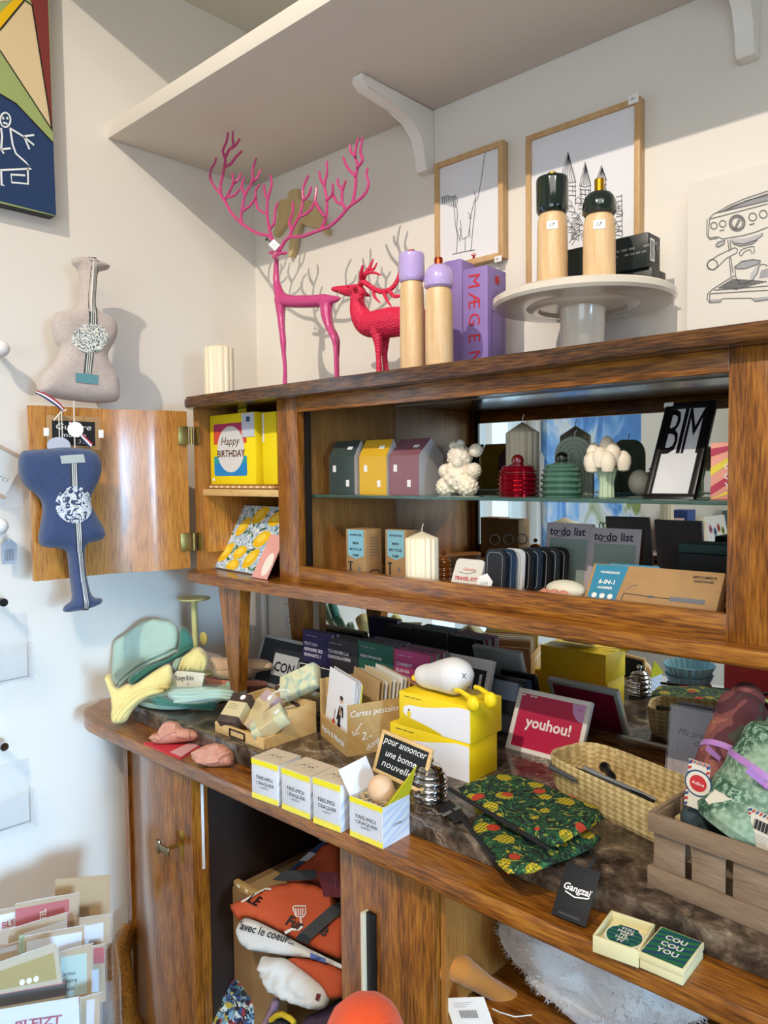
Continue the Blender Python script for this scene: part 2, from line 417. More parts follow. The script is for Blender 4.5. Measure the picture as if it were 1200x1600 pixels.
# ceiling lamps that carry the spots
def spot_lamp(loc, target, label):
    t = thing('ceiling_spotlight', label, 'lamp', at(loc[0], loc[1], RZ), 'spotlights on the ceiling')
    mb = MB(); mb.lathe([(0, -.02), (.05, -.02), (.05, 0), (0, 0)], 'white'); mb.tube([(0, 0, -.02), (0, 0, -.12)], .01, 'white'); part('mount', mb, t)
    q = (V(target) - V(loc)).to_track_quat('-Z', 'Y').to_matrix().to_4x4(); q.translation = V((0, 0, -.16))
    mb = MB(q); mb.lathe([(.045, -.02), (.048, -.02), (.05, .06), (.03, .1), (0, .1), (0, .09), (.028, .09), (.045, .055)], 'white', 24); part('lamp_head', mb, t)
spot_lamp(KEY_LOC, (.75, -.3, 1.75), 'white ceiling spotlight aimed at the corner')
spot_lamp((3.3, -1.9, 3.4), (.9, -.4, 1.2), 'white ceiling spotlight above the right half of the room')

# wall shelf with two brackets
t = thing('wall_shelf', 'long white painted shelf board fixed high across the back wall corner', 'shelf', at(0, 0, 2.28))
mb = MB(); mb.box(.001, 2.9, -.448, -.001, 0, .0356, 'shelf_white', .0015); part('shelf_board', mb, t)
M['bracket_white'] = mat('white_bracket_paint', 'f0ece4', .5)
def bracket(x):
    mb = MB(); w = .0155
    out = [(-.001, -.0005), (-.235, -.0005), (-.238, -.014), (-.22, -.026), (-.12, -.033), (-.075, -.045), (-.045, -.07), (-.034, -.1), (-.034, -.132), (-.028, -.142), (-.001, -.142)]
    mb.T = Matrix.Translation((x, 0, 0)) @ Matrix(((0, 0, 1, 0), (1, 0, 0, 0), (0, 1, 0, 0), (0, 0, 0, 1)))
    mb.prism(out, -w, w, 'bracket_white', .003)
    return mb
part('bracket', bracket(.655), t); part('bracket', bracket(1.36), t)

# socket and pipe on the wall under the cabinet
t = thing('wall_socket', 'white round power socket on the wall beside the back leg of the cabinet', 'socket', frm(Yp(461, 972, 0), (1, 0, 0), (0, 0, 1)))
mb = MB(); mb.box(-.038, .038, -.012, -.0005, -.05, .05, 'e2e2e0', .004); part('cover_plate', mb, t)
mb = MB(); q = Matrix.Rotation(pi / 2, 4, 'X'); mb.T = q; mb.lathe([(.026, .012), (.026, .016), (.022, .016), (.02, .0125), (0, .0125)], 'e2e2e0')
mb.T = Matrix(); [mb.disc(dx, dz, .0028, .0028, 'black', -.0132) for dx, dz in ((-.009, 0), (.009, 0), (0, .009))]; part('socket_face', mb, t)
p = Yp(413, 960, -.012); mb = MB(); mb.tube([(p.x, -.012, .945), (p.x, -.012, 1.6)], .0085, 'white', 12)
solo('cable_duct', mb, 'thin white pipe running up the back wall beside the socket', 'pipe')
# ------------------------------------------------------------------ lower sideboard
BZ, MZ = .895, .93
M['inner_dark'] = mat('inner_wood_shade_in_colour', '24150c', .6)  # compartment shade is put into this wood colour
sb = thing('sideboard', 'long dark oak sideboard with curved door and open compartments, against the back wall', 'sideboard')
mb = MB()
pl = [(.012, -.05), (.008, -.50)] + [(.012 + .15 * (1 - math.cos(a)), -.50 - .112 * math.sin(a)) for a in [pi / 2 * k / 10 for k in range(1, 11)]] + [(2.15, -.614), (2.15, -.05)]
mb.prism(pl, BZ - .027, BZ, 'oak_x', .009, 4); part('top_board', mb, sb)
mb = MB()
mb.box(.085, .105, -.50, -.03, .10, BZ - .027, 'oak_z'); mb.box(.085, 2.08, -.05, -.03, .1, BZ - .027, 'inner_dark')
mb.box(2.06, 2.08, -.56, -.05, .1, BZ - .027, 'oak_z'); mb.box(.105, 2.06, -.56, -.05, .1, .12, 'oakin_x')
mb.box(.50, .515, -.568, -.05, .12, BZ - .027, 'oak_z'); mb.box(1.121, 1.13, -.56, -.05, .12, BZ - .027, 'oakin_z'); mb.box(.5152, .519, -.55, -.05, .12, BZ - .027, 'inner_dark'); mb.box(.519, 1.121, -.06, -.0505, .12, BZ - .03, 'inner_dark'); mb.box(1.116, 1.1208, -.55, -.06, .12, BZ - .03, 'inner_dark')  # dark linings carry the compartment shade in their colour
part('carcass', mb, sb)
mb = MB(); mb.box(1.131, 2.059, -.53, -.051, .640, .655, 'oak_x'); part('inner_shelf', mb, sb)
# bulging left door
def dcurve(n=28):
    o = []
    for k in range(n + 1):
        u = k / n; x = .082 + .43 * u; y = -.485 - .10 * math.sin(min(1, u * 1.35) * pi / 2) + .012 * math.sin(u * pi * 2)
        o.append((x, y))
    return o
oc = dcurve(); ic = [(x + .002, y + .02) for x, y in reversed(oc)]
mb = MB(); mb.prism(oc + ic, .125, BZ - .03, 'oak_z'); dd = part('door', mb, sb)
P = Yp(280, 1320, -.59); kx = P.x
mb = MB(); mb.T = at(kx, -.588, P.z); mb.box(-.012, .016, -.003, .0, -.032, .032, 'brass', .001); mb.tube([(0, -.003, 0), (-.004, -.03, 0)], .004, 'brass', 8)
mb.box(-.03, .012, -.036, -.03, -.008, .008, C_('8a7a5c', .35, metal=1), .003); mb.box(-.034, -.02, -.037, -.029, -.014, .014, C_('8a7a5c', .35, metal=1), .004)
part('key', mb, dd)
# middle sliding panel with strip handle
mb = MB(); mb.box(.924, 1.119, -.575, -.555, .12, BZ - .028, 'oak_z', .002); dd = part('door', mb, sb)
mb = MB(); mb.box(.990, 1.006, -.583, -.5752, .33, .765, 'black', .001); mb.box(.984, .990, -.590, -.5752, .33, .765, C_('c9bfa4', .5), .001); part('handle', mb, dd)
mb = MB(); mb.box(.09, .5, -.46, -.03, .0, .1, 'oak_z')
pl = [(.06, .12), (.06, .10)]
mb = MB(); mb.box(1.75, 2.07, -.5, -.1, 0, .1, 'oak_z', .01); part('plinth', mb, sb)
mb = MB(); mb.tube([(.09, -.50, .34), (.11, -.545, .30), (.20, -.585, .20), (.34, -.60, .13), (.5, -.6, .10)], [.02, .032, .04, .045, .05], 'oak_z', 14, up=(0, 0, 1)); mb.box(.1, .45, -.52, -.1, 0, .1, 'oak_z', .01); part('curved_foot', mb, sb)
mb = MB(); mb.box(.5155, .5165, -.566, -.560, .66, .84, 'white'); part('lock_strip', mb, sb, 'pale strip on the edge of the open compartment')

# marble slab
def marble(t):
    co = t.coord((1, 1, 1)); n = t.n('TexNoise'); n.inputs['Scale'].default_value = 26; n.inputs['Detail'].default_value = 10; n.inputs['Distortion'].default_value = .35; n.inputs['Roughness'].default_value = .68; t.l(co, n.inputs[0])
    basec = t.ramp(n.outputs[0], [(.30, '1a1410'), (.45, '3a3028'), (.54, '5a4b3e'), (.62, '7a6a58'), (.72, 'a8988a')])
    v = t.n('TexVoronoi', feature='DISTANCE_TO_EDGE'); v.inputs['Scale'].default_value = 9
    n2 = t.n('TexNoise'); n2.inputs['Scale'].default_value = 5; n2.inputs['Detail'].default_value = 5; t.l(co, n2.inputs[0])
    mx = t.n('Mix', data_type='VECTOR'); mx.inputs[0].default_value = .45; t.l(co, mx.inputs[4]); t.l(n2.outputs['Color'], mx.inputs[5]); t.l(mx.outputs[1], v.inputs[0])
    r = t.ramp(v.outputs[0], [(0, 'ffffff'), (.02, '000000')])
    n3 = t.n('TexNoise'); n3.inputs['Scale'].default_value = 3.3; t.l(co, n3.inputs[0]); r3 = t.ramp(n3.outputs[0], [(.52, '000000'), (.62, 'ffffff')])
    mu = t.n('Math', operation='MULTIPLY'); t.l(r, mu.inputs[0]); t.l(r3, mu.inputs[1])
    m = t.n('Mix', data_type='RGBA'); t.l(mu.outputs[0], m.inputs[0]); t.l(basec, m.inputs[6]); m.inputs[7].default_value = lin('b8aa98'); return m.outputs[2]
M['marble'] = pattern('dark_emperador_marble', marble, .16)
mb = MB(); mb.prism([(.207, -.05), (.207, -.53), (.223, -.546), (2.05, -.546), (2.05, -.05)], BZ, MZ, 'marble', .003, 2)
solo('marble_top', mb, 'dark brown veined marble slab lying on the sideboard', 'marble slab')

# ------------------------------------------------------------------ upper glass cabinet on legs
CZ0, CZ1, TZ = 1.192, 1.217, 1.635
cb = thing('display_cabinet', 'oak display cabinet on tapered legs standing on the marble top', 'cabinet')
def topplan(x0, x1, yf):
    o = [(x0 + .012, -.02), (x0, -.12), (x0, -.30)]
    o += [(x0 + .05 * (1 - math.cos(a)), -.30 - (abs(yf) - .30) * math.sin(a)) for a in [pi / 2 * k / 8 for k in range(1, 9)]]
    o += [(x0 + .12, yf - .004), (x0 + .28, yf - .004), (x0 + .42, yf), (x1, yf), (x1, -.02)]
    return o
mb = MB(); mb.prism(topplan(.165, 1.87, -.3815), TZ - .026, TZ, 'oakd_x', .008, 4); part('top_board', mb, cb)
mb = MB(); mb.prism(topplan(.158, 1.87, -.3815), CZ0, CZ1, 'oak_x', .009, 4); part('bottom_board', mb, cb)
mb = MB(); mb.box(.187, .205, -.345, -.02, CZ1, TZ - .026, 'oakin_z'); part('side_panel', mb, cb); mb = MB(); mb.box(1.83, 1.85, -.345, -.02, CZ1, TZ - .026, 'oak_z'); part('side_panel', mb, cb)
mb = MB(); mb.box(.205, .56, -.032, -.02, CZ1, TZ - .026, 'oakin_z'); part('back_panel', mb, cb); mb = MB(); mb.box(1.46, 1.83, -.032, -.02, CZ1, TZ - .026, 'oakin_z'); part('back_panel', mb, cb)
mb = MB(); mb.box(.545, .560, -.33, -.033, CZ1, TZ - .026, 'oakin_z'); part('divider', mb, cb)
mb = MB(); mb.box(1.462, 1.477, -.33, -.033, CZ1, TZ - .026, 'oakin_z'); part('divider', mb, cb)
mb = MB(); mb.box(.205, .545, -.335, -.033, 1.399, 1.4145, 'pine', .001); mb.box(.205, .217, -.33, -.04, 1.26, 1.399, 'oakl_z'); part('shelf', mb, cb, 'light wooden shelf in the open left compartment')
mb = MB(); mb.box(.560, 1.462, -.335, -.033, CZ1, 1.235, 'oakin_x'); part('cabinet_floor', mb, cb)
F = -.3515
mb = MB()
mb.box(.513, .579, F, -.333, CZ1, TZ - .026, 'oak_z', .0012); part('stile', mb, cb); mb = MB()
mb.box(1.449, 1.517, F, -.333, CZ1, TZ - .026, 'oak_z', .0012); part('stile', mb, cb)
mb = MB(); mb.box(.579, 1.449, F + .001, -.333, 1.578, TZ - .026, 'oak_x', .0012); part('top_rail', mb, cb)
mb = MB(); mb.box(.579, 1.449, F + .001, -.333, CZ1, 1.2545, 'oak_x', .0012); part('bottom_rail', mb, cb)
mb = MB(); mb.box(.5795, .592, -.3325, -.325, 1.236, TZ - .027, 'black'); mb.box(.593, 1.449, -.3325, -.325, 1.2355, 1.244, 'black'); part('glass_track', mb, cb)
mb = MB(); mb.box(1.518, 1.829, -.3515, -.335, CZ1, TZ - .027, 'oak_z', .002); part('door', mb, cb)
mb = MB(); mb.box(.561, 1.461, -.026, -.0225, 1.236, TZ - .027, 'mirror'); mb.face([(.561, -.0262, 1.236), (1.461, -.0262, 1.236), (1.461, -.0262, TZ - .027), (.561, -.0262, TZ - .027)], 'mirror'); part('back_mirror', mb, cb)
mb = MB(); mb.box(.562, 1.460, -.312, -.035, 1.399, 1.405, C_('7fa89c', .05, trans=.75, ior=1.5), .001)
part('glass_shelf', mb, cb)
def leg(x0, x1, y0, y1, xb0, xb1, yb0, yb1, cap=True):
    mb = MB(); z0 = MZ + (.018 if cap else 0)
    mb.hexa([(xb0, yb0, z0), (xb1, yb0, z0), (xb1, yb1, z0), (xb0, yb1, z0)], [(x0, y0, CZ0), (x1, y0, CZ0), (x1, y1, CZ0), (x0, y1, CZ0)], 'oak_z')
    if cap: mb.box(xb0 + .0005, xb1 - .0005, yb0 + .0005, yb1 - .0005, MZ, z0, C_('7c7f6c', .4))
    return mb
part('leg', leg(.303, .388, -.365, -.335, .340, .369, -.363, -.337), cb)
part('leg', leg(1.64, 1.725, -.365, -.335, 1.66, 1.69, -.363, -.337), cb)
part('leg', leg(.290, .358, -.150, -.118, .322, .358, -.150, -.118, False), cb)
part('leg', leg(1.66, 1.77, -.150, -.118, 1.66, 1.72, -.150, -.118, False), cb)
# lower mirror on a dark back board
mb = MB(); mb.box(.372, 1.78, -.122, -.102, MZ, .965, 'oakd_x', .001); part('mirror_ledge', mb, cb)
mb = MB(); mb.box(.374, 1.78, -.112, -.104, .9652, CZ0 - .0005, 'mirror'); part('lower_mirror', mb, cb)
# open left door, hinged on the cabinet side, wavy front
H = V((.189, -.356)); E2 = V((.112, -.712)); D = E2 - H; Ln = D.length; D.normalize(); N2 = V((-D.y, D.x))   # towards the viewer
if N2.x < 0: N2 = -N2
mb = MB(); oc = []; ic = []
for k in range(41):
    u = k / 40; wv = .013 * math.sin(u * pi * 2.1 + 1.2) * min(1, u * 4) - .006
    p = H + D * (.006 + (Ln - .006) * u) + N2 * wv; oc.append(tuple(p)); q = p - N2 * .018; ic.append(tuple(q))
mb.prism(oc + ic[::-1], 1.222, 1.604, 'oakl_z', .001, 1); door = part('door', mb, cb, 'open curved pale oak door swung out to the left wall')
def hinge(z, name='hinge'):
    mb = MB(); mb.T = frm((H.x, H.y, z), (-D.x, -D.y, 0), (0, 0, 1))
    g = C_('9a8750', .4, metal=1)
    mb.box(-.032, -.006, -.0035, -.001, -.022, .022, g, .0008); mb.T = at(H.x + .004, H.y, z); mb.tube([(0, 0, -.021), (0, 0, .021)], .0045, g, 10)
    mb.box(.002, .022, .007, .010, -.022, .022, g, .0008)
    return mb
part('hinge', hinge(1.545), door); part('hinge', hinge(1.287), door)
# ------------------------------------------------------------------ helpers for placing
def pr(P):
    d = V(P) - CAM; z = d.dot(FW); return 600 + FPX * d.dot(RT) / z, 800 - FPX * d.dot(UP) / z
def reach(C, D, px):                                 # how far from C along D until the picture column is px
    a, b = 0.0, 1.2; s0 = pr(C)[0]; sg = 1 if pr(C + V(D) * .01)[0] > s0 else -1
    for _ in range(40):
        m = (a + b) / 2
        if (pr(C + V(D) * m)[0] - px) * sg < 0: a = m
        else: b = m
    return a
def cb(px, py, y, zb, pxL, pxR, pytop, rz=0):        # box seen by its front right edge: frame at front left bottom, width, depth, height
    C = Yp(px, py, y); C.z = zb
    X = V((math.cos(rz), math.sin(rz), 0)); Y = V((-math.sin(rz), math.cos(rz), 0))
    w = reach(C, -X, pxL); d = reach(C, Y, pxR) if pxR else .05
    return frm(C - X * w, X, (0, 0, 1)), w, d, hgt(C, pytop)
def W(o): return MB(o.matrix_world.inverted())       # builder in world coordinates for a part of thing o
def cr(x0, y0, s): return lambda p: (x0 + p[0] / s, y0 + p[1] / s)   # crop coordinates to picture coordinates

# ------------------------------------------------------------------ fluted candles
def fluted(r, h, n=16, cone=.012, wick=True, seg=None, depth=.09, m='wax'):
    mb = MB(); seg = seg or n * 6
    mb.lathe([(0, 0), (r, 0), (r, h - cone), (r * .93, h - cone * .9), (0, h)], m, seg, rad=lambda a, z: 1 - depth * (1 - abs(math.cos(a * n / 2))) )
    return mb
def candle(px, y, zb, pytop, half, label, n=14, cone=.012, m='wax', group=None):
    C = Yp(px, 600, y); C.z = zb; r = half / K(C); h = hgt(C, pytop)
    t = thing('fluted_candle', label, 'candle', at(C.x, C.y, zb), group)
    part('wax_body', fluted(r, h, n, cone, m=m), t, sharp=60)
    mb = MB(); mb.tube([(0, 0, h - .002), (.001, 0, h + .008), (.004, 0, h + .014)], .0009, 'string', 6); part('wick', mb, t)
    return t
candle(343, -.26, TZ, 537, 23, 'ivory fluted pillar candle at the left end of the cabinet top')

# ------------------------------------------------------------------ tall pink deer
PINK = mat('glossy_pink_lacquer', 'c2417c', .28, coat=.5, bump=.25, bscale=60)
DY = -.24
f1 = cr(310, 190, 4.2857); f2 = cr(410, 380, 5)
C0 = Yp(490, 590, DY)
deer = thing('deer_figurine', 'tall slender glossy pink deer with huge branching antlers on the cabinet top', 'deer figurine', at(C0.x, DY, TZ))
mb = W(deer)
def chain(mb, m, pts, f, y, k, seg=12, yo=0):
    P = []; R = []
    for p in pts:
        q = f(p); dy = p[3] if len(p) > 3 else 0; P.append(Yp(q[0], q[1], y + dy + yo)); R.append(p[2] * k)
    # refine
    n = len(P); PP = []; RR = []
    for i in range(n - 1):
        a = P[max(i - 1, 0)]; b = P[i]; c = P[i + 1]; d = P[min(i + 2, n - 1)]
        for j in range(4):
            t = j / 4; PP.append(.5 * ((2 * b) + (c - a) * t + (2 * a - 5 * b + 4 * c - d) * t * t + (3 * b - a - 3 * c + d) * t ** 3)); RR.append(R[i] + (R[i + 1] - R[i]) * t)
    PP.append(P[-1]); RR.append(R[-1])
    mb.tube(PP, RR, m, seg)
    mb.ball(PP[0], RR[0], m, seg, 6); mb.ball(PP[-1], RR[-1], m, seg, 6)
k2 = 1.12 / 5 / 665
chain(mb, PINK, [(112, 105, 16), (108, 200, 21), (110, 300, 25), (130, 390, 38), (165, 440, 46), (230, 455, 43), (300, 457, 44), (400, 455, 43), (480, 448, 44), (525, 450, 36)], f2, DY, k2)
chain(mb, PINK, [(520, 440, 30), (570, 438, 24), (612, 428, 7)], f2, DY, k2)
chain(mb, PINK, [(135, 440, 40, -.004), (142, 560, 27, -.006), (152, 680, 22, -.008), (162, 770, 23, -.008), (166, 860, 16, -.01), (176, 960, 15, -.01), (176, 1118, 18, -.012)], f2, DY, k2)
chain(mb, PINK, [(150, 440, 40, .012), (152, 560, 24, .016), (158, 680, 20, .018), (166, 770, 21, .018), (170, 860, 15, .02), (178, 960, 14, .02), (178, 1105, 16, .022)], f2, DY, k2)
chain(mb, PINK, [(500, 460, 46), (500, 560, 38, -.004), (520, 650, 26, -.006), (556, 735, 21, -.008), (568, 800, 16, -.008), (572, 900, 13, -.01), (578, 1060, 15, -.01)], f2, DY, k2)
chain(mb, PINK, [(505, 460, 44, .01), (508, 560, 36, .012), (535, 660, 24, .014), (582, 740, 18, .016), (590, 810, 15, .016), (588, 900, 12, .018), (588, 1050, 14, .02)], f2, DY, k2)
chain(mb, PINK, [(116, 78, 24), (104, 96, 24, -.012), (92, 112, 15, -.026)], f2, DY, k2)
chain(mb, PINK, [(100, 78, 10), (70, 74, 15), (44, 76, 6)], f2, DY, k2)
chain(mb, PINK, [(140, 80, 10), (170, 78, 15), (198, 72, 6)], f2, DY, k2)
b = part('body', mb, deer); mod(b, 'REMESH', mode='VOXEL', voxel_size=.0023, use_smooth_shade=True); mod(b, 'SMOOTH', factor=.6, iterations=6)
ANT = [[(545, 862), (515, 815), (470, 768), (400, 750), (330, 712), (270, 665), (220, 610), (185, 545), (152, 488), (150, 420), (165, 350), (180, 262), (170, 222), (165, 190), (190, 130), (200, 58)],
 [(150, 485), (110, 440), (80, 380), (85, 320), (108, 280), (118, 245)], [(178, 245), (205, 190), (232, 160), (229, 110), (232, 70)], [(222, 178), (255, 150), (275, 118)],
 [(175, 305), (215, 285), (250, 240), (288, 200)], [(180, 520), (210, 470), (232, 410), (228, 350)], [(234, 415), (265, 390), (285, 348)], [(190, 503), (240, 495), (275, 455)], 
 [(295, 690), (285, 640), (295, 580), (310, 500), (360, 400), (363, 330), (385, 250)], [(360, 403), (395, 375), (415, 325)], [(298, 597), (350, 560), (380, 510), (385, 460), (408, 425)],
 [(382, 505), (398, 580), (456, 622)], [(310, 490), (290, 435), (305, 378)], [(497, 792), (475, 720), (460, 620), (465, 520), (485, 450), (490, 410), (483, 362)], [(465, 520), (445, 480), (440, 425)],
 [(480, 715), (508, 680), (515, 600), (530, 545)],
 [(545, 862), (600, 780), (690, 770), (790, 735), (880, 700), (950, 640), (1010, 570), (1080, 520), (1125, 470), (1140, 410), (1125, 360), (1132, 315)],
 [(608, 775), (640, 700), (680, 625), (700, 530), (700, 450), (735, 365)], [(703, 528), (740, 490), (755, 440)], [(622, 722), (610, 670), (632, 610), (630, 540)],
 [(678, 637), (735, 610), (770, 560), (785, 510), (790, 440)], [(784, 540), (810, 590), (842, 632)], [(823, 715), (855, 640), (860, 530), (845, 430), (860, 350), (860, 270)], [(843, 425), (820, 390), (810, 340)],
 [(858, 528), (895, 488), (900, 420)], [(900, 485), (925, 535), (962, 556)], [(980, 580), (960, 530), (962, 460), (935, 420), (932, 385)], [(962, 465), (975, 430), (985, 400)],
 [(1035, 540), (1050, 450), (1055, 360), (1066, 300), (1050, 230), (1055, 170), (1070, 115)], [(1064, 303), (1100, 260), (1085, 200), (1100, 110)], [(1047, 228), (1020, 200), (1015, 158)], [(1048, 362), (1000, 310), (970, 240)]]
mb = W(deer)
for j, a in enumerate(ANT):
    main = j in (0, 16); n = len(a)
    pts = []
    for i, (x, y) in enumerate(a):
        s = abs(x - 545) / 600
        r = (13 - 5 * i / n) if main else (11 - 3 * i / (n - 1))
        pts.append((x, y, r, -.035 * s * (1 if x < 545 else -.3) + (0 if main else .01 * math.sin(j * 2.3) * i / n)))
    chain(mb, PINK, pts, f1, DY, 1 / 4.2857 / 690, 8)
part('antlers', mb, deer)
# its hang tag
p = f1((508, 826)); q = Yp(p[0], p[1], DY - .012)
tg = thing('hang_tag', 'small white square price tag hanging from the tall pink deer antler', 'tag', frm(q, RT, UP))
mb = MB(Matrix.Rotation(.75, 4, 'Y')); mb.box(-.0105, .0105, 0, .0008, -.009, .009, 'tagw', .0003); mb.disc(0, 0, .004, .004, 'inkg', -.0003); mb.disc(0, 0, .0032, .0032, 'tagw', -.0005); part('card', mb, tg)
mb = W(tg); a = f1((455, 765)); b_ = f1((478, 800)); mb.tube([Yp(a[0], a[1], DY - .02), Yp(b_[0] - 3, b_[1] - 2, DY - .018), Yp(b_[0] + 4, b_[1] + 3, DY - .013)], .0011, 'black', 6); mb.ball(Yp(a[0], a[1] + 6, DY - .02), .0025, 'black', 8, 6); part('cord', mb, tg)

# ------------------------------------------------------------------ crimson deer with textured coat
def rdm(t):
    co = t.coord((1, 1, 2.2)); v = t.n('TexVoronoi'); v.inputs['Scale'].default_value = 150; t.l(co, v.inputs[0])
    t.b.inputs['Base Color'].default_value = lin('d9234a'); t.bump(v.outputs['Distance'], .9, .002)
t_ = NT('crimson_resin'); rdm(t_); t_.b.inputs['Roughness'].default_value = .5; RED = t_.m
RY_ = -.215
C1 = Yp(600, 580, RY_); rd = thing('deer_figurine', 'crimson textured stag with short antlers nosing the tail of the tall pink deer', 'deer figurine', at(C1.x, RY_, TZ))
k3 = 1 / 5 / 735
mb = W(rd)
chain(mb, RED, [(552, 358, 20), (600, 362, 31), (665, 372, 46), (735, 372, 54), (765, 385, 50)], f2, RY_, k3)
chain(mb, RED, [(745, 385, 52), (742, 470, 62), (765, 560, 82), (820, 630, 98), (900, 630, 108), (1000, 618, 118), (1100, 612, 112), (1200, 610, 104), (1290, 620, 80)], f2, RY_, k3)
for dy, dx in ((-.012, 0), (.018, 58)):
    chain(mb, RED, [(895 + dx, 690, 56, dy), (905 + dx * .9, 790, 32, dy), (908 + dx * .8, 880, 24, dy), (914 + dx, 1040, 24, dy)], f2, RY_, k3)
    chain(mb, RED, [(1230 + dx, 640, 62, dy), (1240 + dx, 740, 40, dy), (1260 + dx, 850, 22, dy), (1250 + dx, 990, 22, dy)], f2, RY_, k3)
b = part('body', mb, rd); mod(b, 'REMESH', mode='VOXEL', voxel_size=.0026, use_smooth_shade=True); mod(b, 'SMOOTH', factor=.6, iterations=4)
mb = W(rd)
for ip, pts in enumerate(([(728, 368, 24, -.03), (722, 352, 20, -.042), (716, 345, 10, -.048)], [(775, 372, 14, .02), (808, 398, 20, .03), (840, 412, 6, .034)])):
    mb = W(rd); chain(mb, RED, pts, f2, RY_, k3); part('ear', mb, rd)
mb = W(rd)
for x, y, dy in ((668, 338, -.026),): q = f2((x, y)); mb.ball(Yp(q[0], q[1], RY_ + dy), .0035, RED, 10, 8)
part('eye', mb, rd)
mb = W(rd)
for pts in ([(765, 335, 24), (785, 300, 22, -.01), (860, 350, 20), (930, 378, 20), (1000, 360, 18), (1050, 300, 17), (1085, 200, 12)],
            [(780, 310, 22), (772, 250, 18, -.02), (782, 178, 9, -.03)], [(785, 290, 20), (810, 230, 16, -.02), (840, 185, 13, -.02), (866, 125, 5, -.02)],
            [(830, 200, 12, -.02), (870, 200, 11, -.02), (894, 155, 5, -.02)], [(800, 240, 14, -.02), (860, 228, 12, -.02), (925, 248, 5, -.02)],
            [(865, 355, 15), (878, 420, 12), (920, 464, 5)], [(950, 380, 17), (970, 440, 13), (1005, 490, 5)], [(990, 365, 18), (1030, 415, 14), (1100, 395, 12), (1130, 330, 8)]):
    chain(mb, RED, pts, f2, RY_, k3)
part('antlers', mb, rd)

# ------------------------------------------------------------------ pepper mills
LAV = mat('lavender_lacquer', 'b7a2d8', .22, coat=.4); CPR = mat('copper_metal', 'c4482a', .3, metal=1); DGR = mat('dark_green_lacquer', '10201c', .1, coat=.7); GLD = mat('gold_metal', 'c79a2a', .25, metal=1)
BCH = wood('mill_beech', [(.2, 'c39a68'), (.45, 'd8b384'), (.6, 'e0bf92'), (.8, 'e8cba0')], 2, .45, scale=1.6, fine=.5)
def mill(px, y, zb, pyb, pyc, pyk, half, dome, cm, km, label, group, sticker=False):
    C = Yp(px, 500, y); C.z = zb; r = half / K(C); hb = hgt(C, pyb); hc = hgt(C, pyc); hk = hgt(C, pyk)
    t = thing('pepper_mill', label, 'pepper mill', at(C.x, y, zb), group)
    mb = MB(); mb.lathe([(0, 0), (r * .97, 0), (r, .003), (r * .99, hb * .5), (r * .97, hb * .82), (r * .93, hb * .93), (r * .84, hb * .985), (r * .8, hb), (0, hb)], BCH, 40); part('wooden_body', mb, t)
    mb = MB(); L = hc - hb
    if dome: mb.lathe([(0, hb), (r * .9, hb), (r * 1.03, hb + L * .08), (r * 1.05, hb + L * .2), (r * 1.03, hb + L * .45), (r * .93, hb + L * .7), (r * .72, hb + L * .88), (r * .42, hb + L * .98), (0, hc)], cm, 40)
    else: mb.lathe([(0, hb), (r * .9, hb), (r * 1.02, hb + L * .08), (r * 1.03, hb + L * .2), (r * 1.03, hc - .006), (r * 1.01, hc - .002), (r * .97, hc), (0, hc)], cm, 40)
    part('cap', mb, t)
    mb = MB(); mb.lathe([(0, hc - .002), (r * .3, hc - .002), (r * .3, hk - .001), (r * .27, hk), (0, hk)], km, 20); part('knob', mb, t)
    if sticker:
        a = math.atan2(CAM.y - y, CAM.x - C.x); mb = MB(); w = .0085; zs = hb * .86
        mb.grid(lambda u, v: V(((r * 1.004) * math.cos(a + (u - .5) * w * 2.3 / r), (r * 1.004) * math.sin(a + (u - .5) * w * 2.3 / r), zs - .011 + .014 * v)), 6, 1, 'tagw')
        Q = V((math.cos(a), math.sin(a), 0)); mb.text('17', 'ink', Q * r * 1.02 + V((0, 0, zs - .004)), (-Q.y, Q.x, 0), (0, 0, 1), .006, shear=.3)
        part('price_sticker', mb, t)
    return t
mill(644, -.32, TZ, 441, 397, 391, 19.5, False, LAV, CPR, 'pepper mill with flat lavender cap and copper knob, left of the lavender pair', 'pepper mills')
mill(686, -.32, TZ, 451, 413, 403, 22, True, LAV, CPR, 'pepper mill with domed lavender cap and copper knob', 'pepper mills')

# purple boxes
PUR = mat('purple_card', '8c74b2', .5)
Mx, w_, d_, h_ = cb(762, 500, -.175, TZ, 724, 791, 414, .08)
pb = thing('mill_box', 'purple pepper mill box with red lettering down its front, right of the pair', 'box', Mx, 'purple mill boxes')
mb = MB(); mb.box(0, w_, 0, d_, 0, h_, PUR, .0006)
for i, ch in enumerate('MÆGEN'): mb.ft(ch, 'red', w_ * .47, h_ * (.88 - .175 * i), w=None, h=w_ * .46, rot=-pi / 2)
e = lambda u, v: V((w_ + .0006, u, v)); mb.stroke([(d_ * .2, .02), (d_ * .2, h_ * .55), (d_ * .25, h_ * .72), (d_ * .5, h_ * .8), (d_ * .75, h_ * .72), (d_ * .8, h_ * .55), (d_ * .8, .02)], .0008, 'ink', e)
mb.stroke([(d_ * .2, h_ * .6), (d_ * .8, h_ * .6)], .0008, 'ink', e); mb.add([e(d_ * .4, h_ * .86), e(d_ * .62, h_ * .86), e(d_ * .62, h_ * .93), e(d_ * .4, h_ * .93)], [(0, 1, 2, 3)], 'red')
part('carton', mb, pb)
Mx, w_, d_, h_ = cb(722, 500, -.135, TZ, 694, 742, 405, .1)
mb = MB(); mb.box(0, w_, 0, d_, 0, h_, PUR, .0006); mb.plate([(.002, h_ - .001), (w_ - .002, h_ - .001), (w_ - .004, h_ + .002), (.004, h_ + .002)], 0.001, d_ - .002, PUR)
solo('mill_box', mb, 'purple mill box behind the domed lavender mill', 'box', Mx, 'purple mill boxes')

